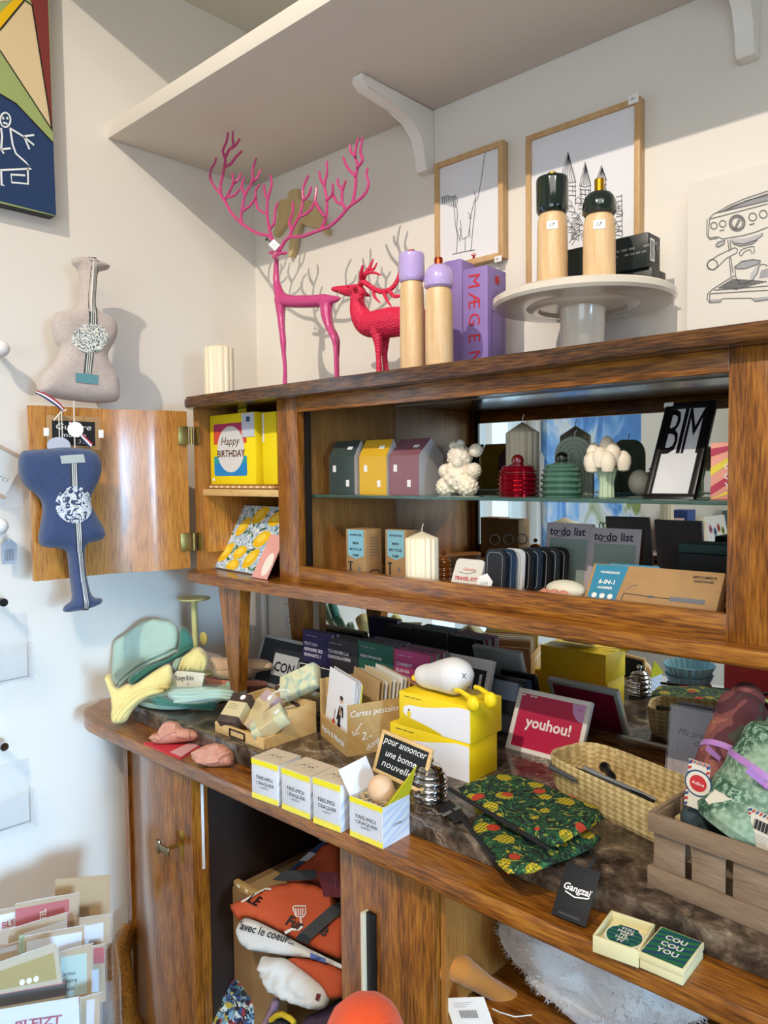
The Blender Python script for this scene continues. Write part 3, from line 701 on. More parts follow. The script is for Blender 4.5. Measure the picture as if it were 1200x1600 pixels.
# ------------------------------------------------------------------ cake stand with two dark mills and boxes
CER = mat('cream_glazed_ceramic', 'd9cfc0', .15, coat=.5)
SX = Yp(910, 500, -.2).x; PZ = 1.742
cs = thing('cake_stand', 'wide cream ceramic cake stand on the cabinet top', 'cake stand', at(SX, -.2, TZ))
mb = MB(); H_ = PZ - TZ
mb.lathe([(0, H_), (.138, H_), (.143, H_ + .004), (.149, H_ + .006), (.153, H_ + .003), (.153, H_ - .006), (.149, H_ - .011), (.136, H_ - .013), (.095, H_ - .012), (.09, H_ - .016), (.075, H_ - .017), (.07, H_ - .013), (.045, H_ - .014)], CER, 64); part('plate', mb, cs)
mb = MB(); mb.lathe([(.040, H_ - .0135), (.0375, H_ - .03), (.037, .03), (.045, .012), (.065, .003), (.066, 0), (0, 0)], CER, 48); part('foot', mb, cs)
mill(863, -.205, PZ, 335, 279, 270, 24, False, DGR, GLD, 'pepper mill with flat dark green cap and brass knob on the cake stand', 'pepper mills', True)
mill(936, -.225, PZ, 337, 299, 280, 25, True, DGR, GLD, 'pepper mill with domed dark green cap and brass knob on the cake stand', 'pepper mills', True)
DKG = mat('dark_green_card', '16201f', .3)
C = Yp(1018, 450, -.128); A = Yp(812, 460, -.128); w_ = C.x - A.x
bx = thing('mill_box', 'dark green mill box with gold lettering lying on the cake stand under another box', 'box', at(A.x + .03, -.128, PZ + .0002))
w_ -= .03
mb = MB(); mb.box(0, w_, 0, .058, 0, .052, DKG, .0006); [mb.ft(ch, GLD, w_ * (.13 + .19 * i), .026, h=.024) for i, ch in enumerate('MÆGEN')]
e = lambda y, z: (w_ + .0006, y, z); mb.add([e(.012, .006), e(.048, .006), e(.048, .02), e(.012, .02)], [(0, 1, 2, 3)], 'inkg'); part('carton', mb, bx)
C2 = Yp(1012, 400, -.135); 
bx = thing('mill_box', 'black mill box with white barcode on its end, stacked topmost on the cake stand', 'box', at(C2.x - .172, -.135, PZ + .0526, .0))
mb = MB(); mb.box(0, .172, 0, .05, 0, .058, DKG, .0006); e = lambda y, z: (.1726, y, z)
mb.add([e(.008, .012), e(.026, .012), e(.026, .05), e(.008, .05)], [(0, 1, 2, 3)], 'tagw')
for i in range(12): z = .015 + .0027 * i; mb.add([(.173, .01, z), (.173, .022, z), (.173, .022, z + .0013), (.173, .01, z + .0013)], [(0, 1, 2, 3)], 'ink')
mb.add([e(.033, .034), e(.043, .034), e(.043, .044), e(.033, .044)], [(0, 1, 2, 3)], 'inkg'); mb.ft('-- --- --', 'inkg', .13, .035, h=.004); mb.ft('--- ----', 'inkg', .13, .026, h=.003)
part('carton', mb, bx)

# ------------------------------------------------------------------ framed prints on the back wall
def picture(px, label, group=None, fw=.012, dep=.022, fm='frame_oak'):
    (x0, y0), (x1, y1), pyb = px
    a = Yp(x0, y0, -dep); b = Yp(x1, y1, -dep); c = Yp(x0, pyb, -dep)
    x0, x1 = a.x, b.x; z1 = (a.z + b.z) / 2; z0 = c.z
    t = thing('picture_frame', label, 'framed print', at(x0, -dep, z0), group); w_, h_ = x1 - x0, z1 - z0; mb = MB()
    for bb in ((0, fw, 0, h_), (w_ - fw, w_, 0, h_), (fw, w_ - fw, 0, fw), (fw, w_ - fw, h_ - fw, h_)): mb.box(bb[0], bb[1], 0, dep - .001, bb[2], bb[3], fm, .0006)
    part('frame', mb, t)
    mb = W(t); mb.box(x0 + fw - .002, x1 - fw + .002, -.016, -.004, z0 + fw - .002, z1 - fw + .002, 'e4e4e8'); 
    return t, mb
def on(y): return lambda q: (lambda P: (P.x, P.z))(Yp(q[0], q[1], y))
def draw(mb, cro, y, lines, w=.0012, m='ink'):
    for l in lines: pts = [on(y)(cro(p)) for p in l]; mb.stroke(pts, w, m, lambda u, v: V((u, y - .0006, v)))
t, mb = picture(((678, 256), (785, 218), 427), 'small oak-framed line drawing of a rocky skyline, left of the two')
f4 = cr(670, 140, 3.3333); yy = -.0165
draw(mb, f4, yy, [[(300, 322), (290, 350), (283, 400), (278, 440), (268, 500), (262, 540), (250, 580)], [(65, 565), (100, 550), (118, 560), (140, 552), (150, 575), (146, 600)], [(128, 570), (135, 640), (138, 700), (150, 760), (145, 850)], [(145, 605), (150, 650), (145, 720), (160, 780)],
  [(235, 525), (245, 560), (240, 640), (232, 700), (225, 780), (220, 838)], [(242, 570), (222, 640), (212, 720), (215, 770)], [(165, 680), (170, 740), (160, 790), (190, 770), (190, 845)], [(125, 858), (180, 845), (240, 835)], [(160, 720), (175, 780), (205, 765), (215, 700)], [(205, 640), (218, 655), (208, 672), (222, 668)]], .0011)
for i in range(7): draw(mb, f4, yy, [[(70 + i * 11, 560 - i), (74 + i * 11, 596 + 3 * i)]], .003, C_('8b9496'))
draw(mb, f4, yy, [[(222, 858), (246, 882)], [(246, 856), (224, 886)], [(234, 850), (236, 892)]], .0025, 'red')
part('print', mb, t)
mb = W(t); q = Yp(780, 404, -.0235); mb.T = mb.T @ Matrix.Translation(q); mb.box(-.012, .006, 0, .0006, -.006, .006, 'tagw'); mb.ft('35.-', 'ink', -.003, 0, h=.005); part('price_label', mb, t)
t, mb = picture(((821, 213), (1000, 150), 451), 'large oak-framed ink drawing of a church with three pointed towers', fw=.011)
L = []
for x, top, wd, y2 in ((725, 325, 42, 480), (815, 378, 30, 500), (900, 395, 26, 470)):
    L += [[(x, top), (x - wd, y2)], [(x, top), (x + wd, y2)], [(x - wd, y2), (x, y2 + 8), (x + wd, y2)], [(x - wd + 4, y2), (x - wd + 6, 600)], [(x + wd - 4, y2), (x + wd - 2, 600)]]
    for s in range(1, 7): L += [[(x + 2, top + 12), (x - wd + s * wd / 3.2, y2)]]
    for s in range(3): L += [[(x - wd * .6 + s * wd * .6, y2 + 20), (x - wd * .6 + s * wd * .6, y2 + 60)], [(x - wd, y2 + 20 + s * 24), (x + wd, y2 + 24 + s * 24)]]
for i in range(34):
    a = 690 + (i * 53) % 300; b_ = 560 + (i * 97) % 220; L += [[(a, b_), (a + 18, b_ - 22), (a + 36, b_), (a + 34, b_ + 26)], [(a, b_ + 10), (a + 30, b_ + 14)]]
for i in range(8): L += [[(975, 560 + i * 26), (1008, 552 + i * 26)], [(740, 700 + i * 12), (790, 640 + i * 16)]]
L += [[(730, 800), (780, 730), (830, 800)], [(745, 810), (782, 752), (815, 810)], [(1005, 545), (1008, 770)]]
draw(mb, f4, yy, L, .0009); a = on(yy)(f4((590, 300))); b_ = on(yy)(f4((1008, 780)))
part('print', mb, t)
mb = W(t); q = Yp(990, 154, -.0235); mb.T = mb.T @ Matrix.Translation(q); mb.box(-.010, .010, -.0008, 0, -.009, .007, 'tagw'); mb.ft('40.-', 'inkg', 0, 0, h=.005, y=-.0014); part('price_label', mb, t)

# espresso machine print in clear sleeve, leaning on the wall
f5 = cr(1060, 220, 5.336)
a = Yp(1075, 288, -.03); w_ = .34; zt = a.z
pt = thing('art_print', 'unframed white print of a coffee machine in a clear sleeve, leaning on the wall', 'print', at(a.x, -.04, TZ))
mb = W(pt); mb.box(a.x, a.x + w_, -.030, -.027, TZ + .0005, zt, C_('ddd8cf', .6))
Lm = [[(262, 640), (250, 780), (258, 810), (330, 800), (370, 818), (540, 790), (640, 762), (747, 720)], [(240, 650), (238, 790), (262, 822), (330, 812)], [(262, 640), (300, 605), (747, 500)], [(262, 652), (747, 525)], [(320, 600), (420, 540), (560, 480), (747, 418)], [(345, 598), (470, 540), (600, 490), (747, 440)], [(400, 580), (560, 500), (747, 452)],
 [(310, 870), (330, 845), (390, 828), (385, 860), (340, 885), (312, 880)], [(412, 825), (425, 920)], [(432, 825), (440, 910)], [(447, 820), (450, 850), (540, 860), (640, 830), (700, 790), (700, 768)], [(460, 862), (520, 880), (620, 858), (662, 825)],
 [(250, 1010), (330, 955), (470, 890), (495, 905), (485, 935), (400, 980), (330, 1050), (290, 1075), (250, 1068), (238, 1040), (250, 1010)], [(510, 930), (530, 905), (590, 885), (630, 880), (635, 930), (615, 940), (600, 905), (550, 925), (525, 962), (510, 950), (510, 930)],
 [(425, 975), (440, 1130)], [(437, 970), (455, 1100)], [(470, 1050), (480, 1140), (510, 1190), (560, 1192), (620, 1160), (660, 1100), (685, 1000)], [(470, 1050), (530, 1005), (620, 990), (685, 998), (660, 1030), (560, 1065), (490, 1068), (470, 1050)], [(680, 1040), (700, 1028), (735, 1035), (740, 1050)],
 [(445, 1135), (290, 1235), (300, 1245), (747, 1210)], [(445, 1135), (470, 1125)], [(290, 1235), (245, 1275), (240, 1320), (262, 1350), (350, 1345), (370, 1315), (610, 1312), (640, 1340), (747, 1325)], [(262, 1275), (747, 1245)], [(262, 1275), (262, 1350)]]
for i in range(9): Lm.append([(330 + i * 14, 1225 - i * 9), (500 + i * 30, 1238 - i * 8)])
def fill(pts, c):
    P = [on(-.0302)(f5(p)) for p in pts]; mb.add([(x, -.0302, z) for x, z in P], [tuple(range(len(P)))], c)
fill([(345, 598), (430, 545), (560, 500), (747, 452), (747, 500), (400, 588)], '8b8c90'); fill([(470, 1050), (530, 1005), (620, 990), (685, 998), (660, 1030), (560, 1065), (490, 1068)], '9a9b9f')
fill([(447, 820), (450, 850), (540, 860), (640, 830), (700, 790), (700, 768), (560, 812)], 'b4b4b6'); fill([(460, 862), (520, 880), (620, 858), (662, 825), (640, 832), (540, 862)], '9a9b9f'); fill([(310, 870), (330, 845), (390, 828), (385, 860), (340, 885)], 'a8a8aa')
fill([(262, 1350), (350, 1345), (370, 1318), (300, 1322), (255, 1325)], 'a0a1a4'); fill([(610, 1312), (640, 1340), (747, 1325), (747, 1300)], 'a0a1a4'); fill([(600, 1180), (660, 1100), (685, 1010), (640, 1060), (600, 1110)], 'b8b8ba'); fill([(690, 1080), (747, 1060), (747, 1140), (670, 1150)], '98999d')
draw(mb, f5, -.0305, Lm, .0013, C_('4a4a4c'))
for x, y, r in ((297, 708, 27), (370, 692, 27), (620, 635, 32), (708, 612, 32), (490, 685, 62), (490, 685, 46), (285, 1032, 42)):
    draw(mb, f5, -.0305, [[(x + r * math.cos(q * pi / 10), y + r * math.sin(q * pi / 10) * 1.02) for q in range(21)]], .0016 if r < 60 else .003, C_('5a5a5c'))
draw(mb, f5, -.0305, [[(470, 730), (505, 650)], [(480, 735), (515, 660)], [(345, 750), (385, 742)], [(592, 700), (635, 690)]], .0016, C_('4a4a4c'))
part('sheet', mb, pt)
mb = W(pt); mb.face([(a.x - .004, -.0325, TZ + .0005), (a.x + w_ + .004, -.0325, TZ + .0005), (a.x + w_ + .004, -.0325, zt + .012), (a.x - .004, -.0325, zt + .012)], mat('clear_sleeve', 'f4f4f4', .1, alpha=.07, spec=.8)); part('clear_sleeve', mb, pt)

# pale wooden figure on the wall behind the antlers
mb = MB(); o = [(598, 470), (630, 452), (667, 447), (665, 520), (720, 520), (765, 540), (810, 600), (850, 700), (865, 760), (845, 755), (800, 710), (720, 700), (680, 670), (655, 760), (630, 880), (605, 915), (598, 870), (610, 800), (615, 680), (600, 672), (560, 700), (505, 780), (500, 740), (530, 650), (525, 560), (545, 520), (600, 515)]
o = smooth2d([on(-.02)(f1(p)) for p in o], 1); cx, cz = o[0]; mb.plate([(x - cx, z - cz) for x, z in o], 0, .018, C_('cdb583', .6, var=.06, bscale=150))
h = solo('wall_hook', mb, 'pale plywood cut-out figure hung on the back wall behind the pink antlers', 'wall decoration', at(cx, -.02, cz)); mod(h, 'BEVEL', width=.002, segments=2)
# ------------------------------------------------------------------ painting on the left wall
PX = .034
def onx(x): return lambda q: (lambda P: (P.y, P.z))(Xp(q[0], q[1], x))
fa = cr(0, 0, 3)
c0 = Xp(87, 338, PX)
pn = thing('canvas_painting', 'bright geometric canvas with a white stick figure on navy, high on the left wall', 'painting', at(0, c0.y, c0.z))
y1, z0 = c0.y, c0.z; y0 = y1 - .75; z1 = z0 + .95
mb = W(pn); mb.box(.002, PX, y0, y1, z0, z1, C_('2c2c30'), .001); part('canvas', mb, pn)
mb = W(pn)
def xp(pts, m, e): mb.add([(PX + e, *onx(PX + e)(fa(p))) for p in pts], [tuple(range(len(pts)))], m)
mb.add([(PX + .0004, y0, z0), (PX + .0004, y1, z0), (PX + .0004, y1, z1), (PX + .0004, y0, z1)], [(0, 1, 2, 3)], '9aaa6a')
xp([(-700, 380), (-300, 385), (0, 440), (75, 485), (250, 670), (263, 1010), (-700, 764)], '1f3a63', .0008)
xp([(0, 235), (0, 140), (115, 0), (150, 25), (242, 600)], 'd9c39a', .0010)
xp([(-200, -60), (0, 60), (60, 0), (115, 0), (0, 140), (-260, 240)], 'e8b800', .0010)
xp([(-700, -900), (-120, -900), (110, -60), (60, 0), (-700, 120)], 'c8b890', .0009)
xp([(120, -60), (222, -60), (246, 610), (150, 22)], '7c322e', .0012)
def xl(p, w, m, e=.002): mb.stroke([onx(PX + e)(fa(q)) for q in p], w, m, lambda u, v: V((PX + e, u, v)))
for l in ([(0, 235), (246, 612)], [(150, 22), (242, 600)], [(150, 25), (115, 0)], [(0, 140), (115, 0)], [(0, 440), (75, 485), (250, 670)]): xl(l, .003, '1a1a1a')
wh = 'e8eef0'
xl([(25 + 24 * math.cos(a * pi / 8), 562 + 34 * math.sin(a * pi / 8)) for a in range(17)], .0035, wh)
for l in ([(5, 600), (10, 640), (5, 700), (18, 720)], [(45, 600), (70, 615), (110, 640), (160, 680)], [(110, 640), (160, 632)], [(115, 645), (138, 700)], [(48, 605), (60, 680), (75, 720), (120, 760), (148, 790), (0, 798)], [(5, 700), (50, 695)], [(5, 800), (8, 870), (20, 868)], [(130, 790), (132, 862), (55, 855), (52, 818), (118, 822)], [(14, 575), (35, 580)]): xl(l, .0042, wh)
for x in (15, 34): xl([(x, 548), (x, 560)], .004, wh)
part('painted_front', mb, pn)

# ------------------------------------------------------------------ plush guitars
def linen(name, c, s=900):
    t = NT(name); b = t.b; b.inputs['Roughness'].default_value = .95; b.inputs['Sheen Weight'].default_value = .3
    co = t.coord(); w1 = t.n('TexWave', bands_direction='Z'); w1.inputs['Scale'].default_value = s; w2 = t.n('TexWave', bands_direction='Y'); w2.inputs['Scale'].default_value = s
    for w in (w1, w2): t.l(co, w.inputs[0]); w.inputs['Distortion'].default_value = 2
    n = t.n('TexNoise'); n.inputs['Scale'].default_value = 130; n.inputs['Detail'].default_value = 5; t.l(co, n.inputs[0])
    cc = lin(c); d = [x * .78 for x in cc[:3]] + [1]; l = [min(1, x * 1.18) for x in cc[:3]] + [1]
    r = t.n('MixRGB'); r.inputs[1].default_value = d; r.inputs[2].default_value = l; t.l(n.outputs[0], r.inputs[0]); t.l(r.outputs[0], b.inputs['Base Color'])
    m = t.n('Math', operation='ADD'); t.l(w1.outputs['Fac'], m.inputs[0]); t.l(n.outputs[0], m.inputs[1]); t.bump(m.outputs[0], .35, .0008); return t.m
def speck(t):
    co = t.coord(); v = t.n('TexVoronoi'); v.inputs['Scale'].default_value = 560; t.l(co, v.inputs[0]); return t.ramp(v.outputs['Color'], [(0, '3f6e78'), (.3, '2b4550'), (.42, 'e8e8e0'), (.85, 'e8e8e0'), (.9, 'c8a860')], 'CONSTANT')
def birds(t):
    co = t.coord(); n = t.n('TexNoise'); n.inputs['Scale'].default_value = 42; n.inputs['Distortion'].default_value = 2.5; t.l(co, n.inputs[0]); return t.ramp(n.outputs[0], [(0, '30405c'), (.40, '4a5a78'), (.45, 'dfe3e6'), (.52, '9fb4cc'), (.56, 'e4e6e6'), (.62, 'b0a680'), (.66, '7f95ad')], 'CONSTANT')
SPK = pattern('speckled_cotton', speck, .9); BRD = pattern('bird_print_cotton', birds, .9)
def guitar(name_label, outl, fc, O, N, m, mt, circ, rect, tapes, cm, rm, T=.030):
    g = thing('plush_guitar', name_label, 'plush guitar', frm(O, (0, 1, 0) if abs(N.x) > .7 else (N.y * -1, N.x, 0), (0, 0, 1)))
    def f(u, v, t): return Pp(u, v, O, N) + N * t
    poly = smooth2d([fc(p) for p in outl], 2); mb = W(g)
    H = puff(mb, poly, T, 24, 3.2, m, f, back=.6, wr=.002); part('stuffed_body', mb, g, sharp=0)
    def dec(nm, pts, mm, e, h=3.5, lab=None):
        mb = W(g); patch(mb, [fc(p) for p in pts], H, f, mm, h, e); part(nm, mb, g, lab)
    for tp in tapes:
        mb = W(g)
        for (a, b, mm, e) in ((0, 1, mt[0], .0012), (.2, .34, mt[1], .0018), (.46, .58, mt[1], .0018), (.7, .84, mt[1], .0018)):
            n = 12; vs = []
            for i in range(n + 1):
                s = i / n * (len(tp) - 1); j = min(int(s), len(tp) - 2); s -= j
                l = V(tp[j][0]).lerp(V(tp[j + 1][0]), s); r = V(tp[j][1]).lerp(V(tp[j + 1][1]), s)
                for q in (l.lerp(r, a), l.lerp(r, b)): p = fc(q); vs.append(f(p[0], p[1], H(p) + e))
            mb.add(vs, [(2 * i, 2 * i + 1, 2 * i + 3, 2 * i + 2) for i in range(n)], mm)
        part('striped_tape', mb, g)
    cx, cy, rx, ry = circ; dec('sound_hole_patch', [(cx + rx * math.cos(a * pi / 16), cy + ry * math.sin(a * pi / 16)) for a in range(32)], cm, .0024)
    dec('bridge_patch', rect, rm, .0022)
    return g
g1 = [(295, 60), (350, 58), (385, 62), (440, 88), (458, 96), (450, 112), (408, 118), (400, 150), (398, 200), (392, 272), (425, 292), (470, 312), (488, 350), (480, 410), (442, 460), (450, 500), (488, 550), (498, 620), (494, 662), (400, 668), (260, 652), (158, 632), (155, 580), (180, 530), (232, 490), (252, 440), (226, 410), (212, 350), (216, 300), (250, 282), (322, 274), (332, 220), (328, 112), (300, 90)]
fg = cr(0, 380, 2.6656)
A = Xp(120, 622, .125); N = V((1, 0, .12)).normalized()
guitar('pale pink-grey plush guitar with speckled sound hole, standing on the open cabinet door', g1, fg, A, N, linen('pale_linen', 'c6b8b0'), ('33423f', 'dcdcd2'), (350, 410, 74, 61), [(288, 552), (382, 562), (379, 600), (288, 590)],
  [[((358, 62), (392, 64)), ((354, 160), (386, 160)), ((346, 270), (382, 272)), ((344, 352), (378, 352))], [((330, 470), (364, 474)), ((322, 554), (354, 560))]], SPK, C_('5f929c', .8))
g2 = [(150, 465), (300, 458), (400, 445), (560, 455), (625, 480), (657, 560), (640, 650), (590, 740), (578, 800), (610, 870), (672, 970), (675, 1022), (640, 1045), (560, 1060), (540, 1100), (550, 1250), (575, 1370), (600, 1412), (655, 1412), (660, 1440), (600, 1472), (520, 1492), (410, 1506), (398, 1484), (420, 1455), (462, 1430), (455, 1350), (440, 1250), (430, 1120), (400, 1095), (280, 1088), (244, 1062), (245, 1000), (270, 880), (270, 800), (230, 750), (150, 690), (118, 620), (113, 540), (128, 490)]
fb = cr(0, 590, 4.1)
ND = V((N2.x, N2.y, 0)).normalized(); OD = V((H.x + D.x * Ln * .75, H.y + D.y * Ln * .75, 1.4)) + ND * .056
bgt = guitar('navy blue plush guitar hanging upside down on a string in front of the open door', g2, fb, OD, ND, linen('navy_linen', '384a70'), ('2b3038', 'e0e0dc'), (455, 812, 121, 116), [(365, 503), (515, 492), (523, 545), (372, 554)],
  [[((428, 552), (474, 550)), ((434, 700), (480, 698))], [((455, 920), (500, 920)), ((468, 1112), (514, 1112))], [((472, 1114), (518, 1114)), ((492, 1305), (536, 1305))], [((495, 1306), (540, 1306)), ((520, 1488), (560, 1486))]], BRD, C_('a9b4b4', .9))
OS = OD - ND * .012
def pd(x, y, k=0): return Pp(x, y, OS + ND * k, ND)
mb = W(bgt)
mb.tube([pd(115.5, 626), pd(116, 660), pd(117, 702)], .0014, 'string', 6); mb.tube([pd(92, 648), pd(93, 690), pd(91, 702)], .0011, 'string', 6); mb.tube([pd(96, 645), pd(98, 690), pd(100, 702)], .0011, 'string', 6)
mb.tube([pd(84, 657), pd(95, 644), pd(104, 640)], .0016, 'string', 6); part('hanging_string', mb, bgt)
mb = W(bgt); q = pd(118, 671, .004); mb.T = mb.T @ frm(q, (-ND.y, ND.x, 0), (0, 0, 1)); mb.lathe([(0, 0), (.0165, 0), (.0165, .001), (0, .001)], 'tagw', 32) if False else mb.plate([(.0165 * math.cos(a * pi / 16), .0165 * math.sin(a * pi / 16)) for a in range(32)], 0, .001, 'tagw'); part('round_tag', mb, bgt, 'white round tag')
mb = W(bgt); q = pd(92, 696, .002); mb.T = mb.T @ frm(q, (-ND.y, ND.x, 0), (0, 0, 1)); mb.plate([(.024 * math.cos(a * pi / 16), .018 * math.sin(a * pi / 16)) for a in range(32)], 0, .001, C_('b8bcc8')); part('oval_tag', mb, bgt, 'grey oval tag')
def ribbon(pts):
    mb = W(bgt)
    for (a, b, c) in ((-.5, -.17, '22305e'), (-.17, .17, 'eceef2'), (.17, .5, 'b0283a')):
        vs = []
        for i, (x, y, nx, ny, k) in enumerate(pts): vs += [pd(x + nx * a * 2, y + ny * a * 2, k), pd(x + nx * b * 2, y + ny * b * 2, k)]
        mb.add(vs, [(2 * i, 2 * i + 1, 2 * i + 3, 2 * i + 2) for i in range(len(pts) - 1)], c)
    part('tricolour_ribbon', mb, bgt)
ribbon([(56, 612, 1, -2.2, .012), (70, 618, 1.8, -3.4, .01), (84, 627, 2, -3.6, .008), (93, 634, 2, -3.2, .004), (99, 641, 1.2, -2, .002)])
ribbon([(108, 660, 2, -2.6, .0015), (118, 670, 2.2, -2.8, .002), (130, 684, 2.3, -2.8, .003), (143, 697, 2.6, -3, .006)])

# chalk sign taped on the door
OC = V((H.x + D.x * Ln * .75, H.y + D.y * Ln * .75, 1.4)) + ND * .017
def pc(x, y, k=0): return Pp(x, y, OC + ND * k, ND)
o = pc(73, 702); sg = thing('chalk_sign', 'small kraft-edged chalk sign taped on the open door', 'chalk sign', frm(o, pc(157, 704) - o, (0, 0, 1))); iv = sg.matrix_world.inverted()
w_ = (pc(157, 704) - o).length; h_ = (pc(73, 648) - o).length
mb = MB(); mb.box(0, w_, -.0, .002, 0, h_, 'kraft', .0008); mb.rect(w_ * .1, w_ * .9, h_ * .13, h_ * .85, 'chalk', -.0004)
mb.ft('Guitare', 'chalkw', w_ * .5, h_ * .68, h=h_ * .17, w=w_ * .66, shear=.2); mb.ft('murale', 'chalkw', w_ * .5, h_ * .44, h=h_ * .13, w=w_ * .45, shear=.2); mb.ft('35,-', 'chalkw', w_ * .7, h_ * .24, h=h_ * .14, w=w_ * .26, shear=.2); part('board', mb, sg)
for x in (-.006, w_ - .004): mb = MB(); mb.box(x, x + .011, -.0016, -.0005, h_ * .38, h_ * .62, 'tagw', .0004); part('tape', mb, sg)

# ------------------------------------------------------------------ things on the left wall
def peg(px, py, label, r=.018):
    p = Xp(px, py, .05); mb = MB(); mb.tube([(.001, 0, .01), (.03, 0, .006), (.05, 0, 0)], [.008, .007, .008], 'white', 12); mb.ball((.055, 0, 0), r, 'white', 16, 10)
    solo('wall_hook', mb, label, 'hook', at(0, p.y, p.z))
peg(0, 545, 'white round-headed wall hook level with the pale plush guitar'); peg(-2, 822, 'white round-headed wall hook level with the open shelf of the cabinet')
p = Xp(15, 862, .03); tg = thing('swing_tag', 'grey paper price tag hanging below a white wall hook', 'tag', frm(p, (.2, 1, 0), (0, -.25, 1)))
mb = MB(); mb.plate([(-.016, -.028), (.014, -.028), (.016, .016), (.004, .028), (-.008, .027), (-.018, .016)], 0, .001, C_('9faab8')); mb.text('TAG', 'ink', (0, -.0008, -.004), (0, 0, 1), (-1, 0, 0), .0035) if False else [mb.rect(-.010 + .0022 * i, -.0092 + .0022 * i, -.02, .006, 'ink') for i in range(9)]; part('card', mb, tg)
mb = MB(); mb.tube([(0, 0, .022), (-.008, -.004, .045), (-.022, -.006, .055)], .0008, 'string', 5); part('cord', mb, tg)
p = Xp(8, 740, .03); nb = thing('packaged_frame', 'clear bag with a kraft-edged card hanging on the left wall beside the blue guitar', 'bag', frm(p, (.12, 1, 0), (0, 0, 1)))
mb = MB(Matrix.Rotation(.5, 4, 'Y')); mb.box(-.10, .022, 0, .002, -.045, .045, 'c9cbc6'); mb.box(-.10, .025, -.004, .004, -.052, -.044, 'kraft', .001); mb.box(-.10, .025, -.004, .004, .044, .052, 'kraft', .001); mb.ft('Merci', 'inkg', -.01, -.01, h=.014, shear=.3); part('card', mb, nb)
mb = MB(); mb.box(-.10, .034, -.006, -.0055, -.075, .075, mat('clear_bag', 'f2f6fa', .1, alpha=.12, spec=.8)); part('clear_bag', mb, nb)
def pocket(pts, label, hook, dark):
    a = Xp(*pts[0], .03); b_ = Xp(*pts[1], .03); hh = a.z - b_.z
    t = thing('acrylic_holder', label, 'holder', frm((.001, b_.y, b_.z), (0, 1, 0), (0, 0, 1)), 'clear acrylic card holders on the left wall')
    mb = MB(); mb.box(-.2, 0, -.0035, -.001, 0, hh, 'acryl', .0008); part('back_plate', mb, t)
    mb = MB(); mb.box(-.2, .0, -.045, -.0425, 0, hh * .55, 'acryl', .0008); mb.box(-.003, 0, -.0425, -.0035, 0, hh * .55, 'acryl'); mb.box(-.2, -.003, -.0425, -.0035, 0, .0025, 'acryl'); part('front_pocket', mb, t)
    q = Xp(*hook, .05); mb = W(t); mb.tube([(.0055, q.y, q.z), (.052, q.y, q.z)], .0075, dark, 16); mb.tube([(.052, q.y, q.z), (.058, q.y, q.z)], .009, dark, 16); part('stand_off', mb, t)
pocket([(50, 958), (53, 1060)], 'clear acrylic card holder with black fixing, upper of the two on the left wall', (4, 941), 'black')
pocket([(52, 1188), (56, 1288)], 'clear acrylic card holder with steel fixing, lower of the two on the left wall', (5, 1166), 'chrome')
# ------------------------------------------------------------------ open left compartment
mb = MB(); Mx, w_, d_, h_ = cb(399, 700, -.315, 1.4145, 329, 412, 757)
mb.box(0, .25, 0, .14, 0, .0035, C_('7a5228')); mb.box(0, .25, 0, .14, .0035, .008, C_('c9a268')); mb.box(0, .25, 0, .14, .008, .0115, C_('9a6a34'))
for i in range(11): mb.box(.003 + i * .023, .009 + i * .023, -.0006, 0, .0035, .008, 'f0e6cc')
solo('inlaid_board', mb, 'thin inlaid wooden board lying on the inner shelf under the yellow boxes', 'board', frm(Mx.translation + V((.001, -.004, 0)), (1, 0, 0), (0, 0, 1)))
ZI = 1.4262
Mx, w_, d_, h_ = cb(399, 700, -.315, ZI, 330, 414, 643)
bb = thing('gift_box', 'yellow Happy Birthday gift box in the open left compartment', 'gift box', Mx, 'yellow gift boxes')
mb = MB(); mb.box(0, w_, 0, .06, 0, h_, 'f4dc10', .0008)
def rr(x0, x1, z0, z1, r, n=5):
    o = []
    for cx, cz, a0 in ((x1 - r, z1 - r, 0), (x0 + r, z1 - r, pi / 2), (x0 + r, z0 + r, pi), (x1 - r, z0 + r, 1.5 * pi)):
        o += [(cx + r * math.cos(a0 + pi / 2 * k / n), cz + r * math.sin(a0 + pi / 2 * k / n)) for k in range(n + 1)]
    return o
W_, H_ = w_, h_
mb.ff(rr(W_ * .09, W_ * .82, H_ * .62, H_ * .87, .006), 'b83464', -.0004); mb.ff([(W_ * .09, H_ * .58), (W_ * .82, H_ * .58), (W_ * .82, H_ * .76), (W_ * .09, H_ * .76)], 'd8503c', -.0006)
mb.ff(rr(W_ * .09, W_ * .82, H_ * .12, H_ * .38, .006), '1c84c8', -.0004); mb.ff([(W_ * .09, H_ * .30), (W_ * .82, H_ * .30), (W_ * .82, H_ * .40), (W_ * .09, H_ * .40)], '2a9aa8', -.0006)
mb.disc(W_ * .47, H_ * .5, W_ * .30, H_ * .33, 'd9d8d6', -.0009, 40)
mb.ft('Happy', '5a3c1c', W_ * .47, H_ * .60, h=H_ * .15, w=W_ * .40, shear=.25, y=-.0013); mb.ft('BIRTHDAY', '5a3c1c', W_ * .48, H_ * .44, h=H_ * .10, w=W_ * .62, bold=True, y=-.0013)
mb.disc(W_ * .07, H_ * .07, .005, .004, 'white', -.0006); part('carton', mb, bb)
mb = MB(); mb.rect(W_ * .73, W_ * .99, H_ * .66, H_ * .99, 'c9cfdb', -.0016); mb.rect(W_ * .83, W_ * .91, H_ * .87, H_ * .94, '2b4a7c', -.002); mb.ft('--- ---', 'inkg', W_ * .86, H_ * .82, w=W_ * .18); mb.ft('-- --', 'inkg', W_ * .86, H_ * .75, w=W_ * .12)
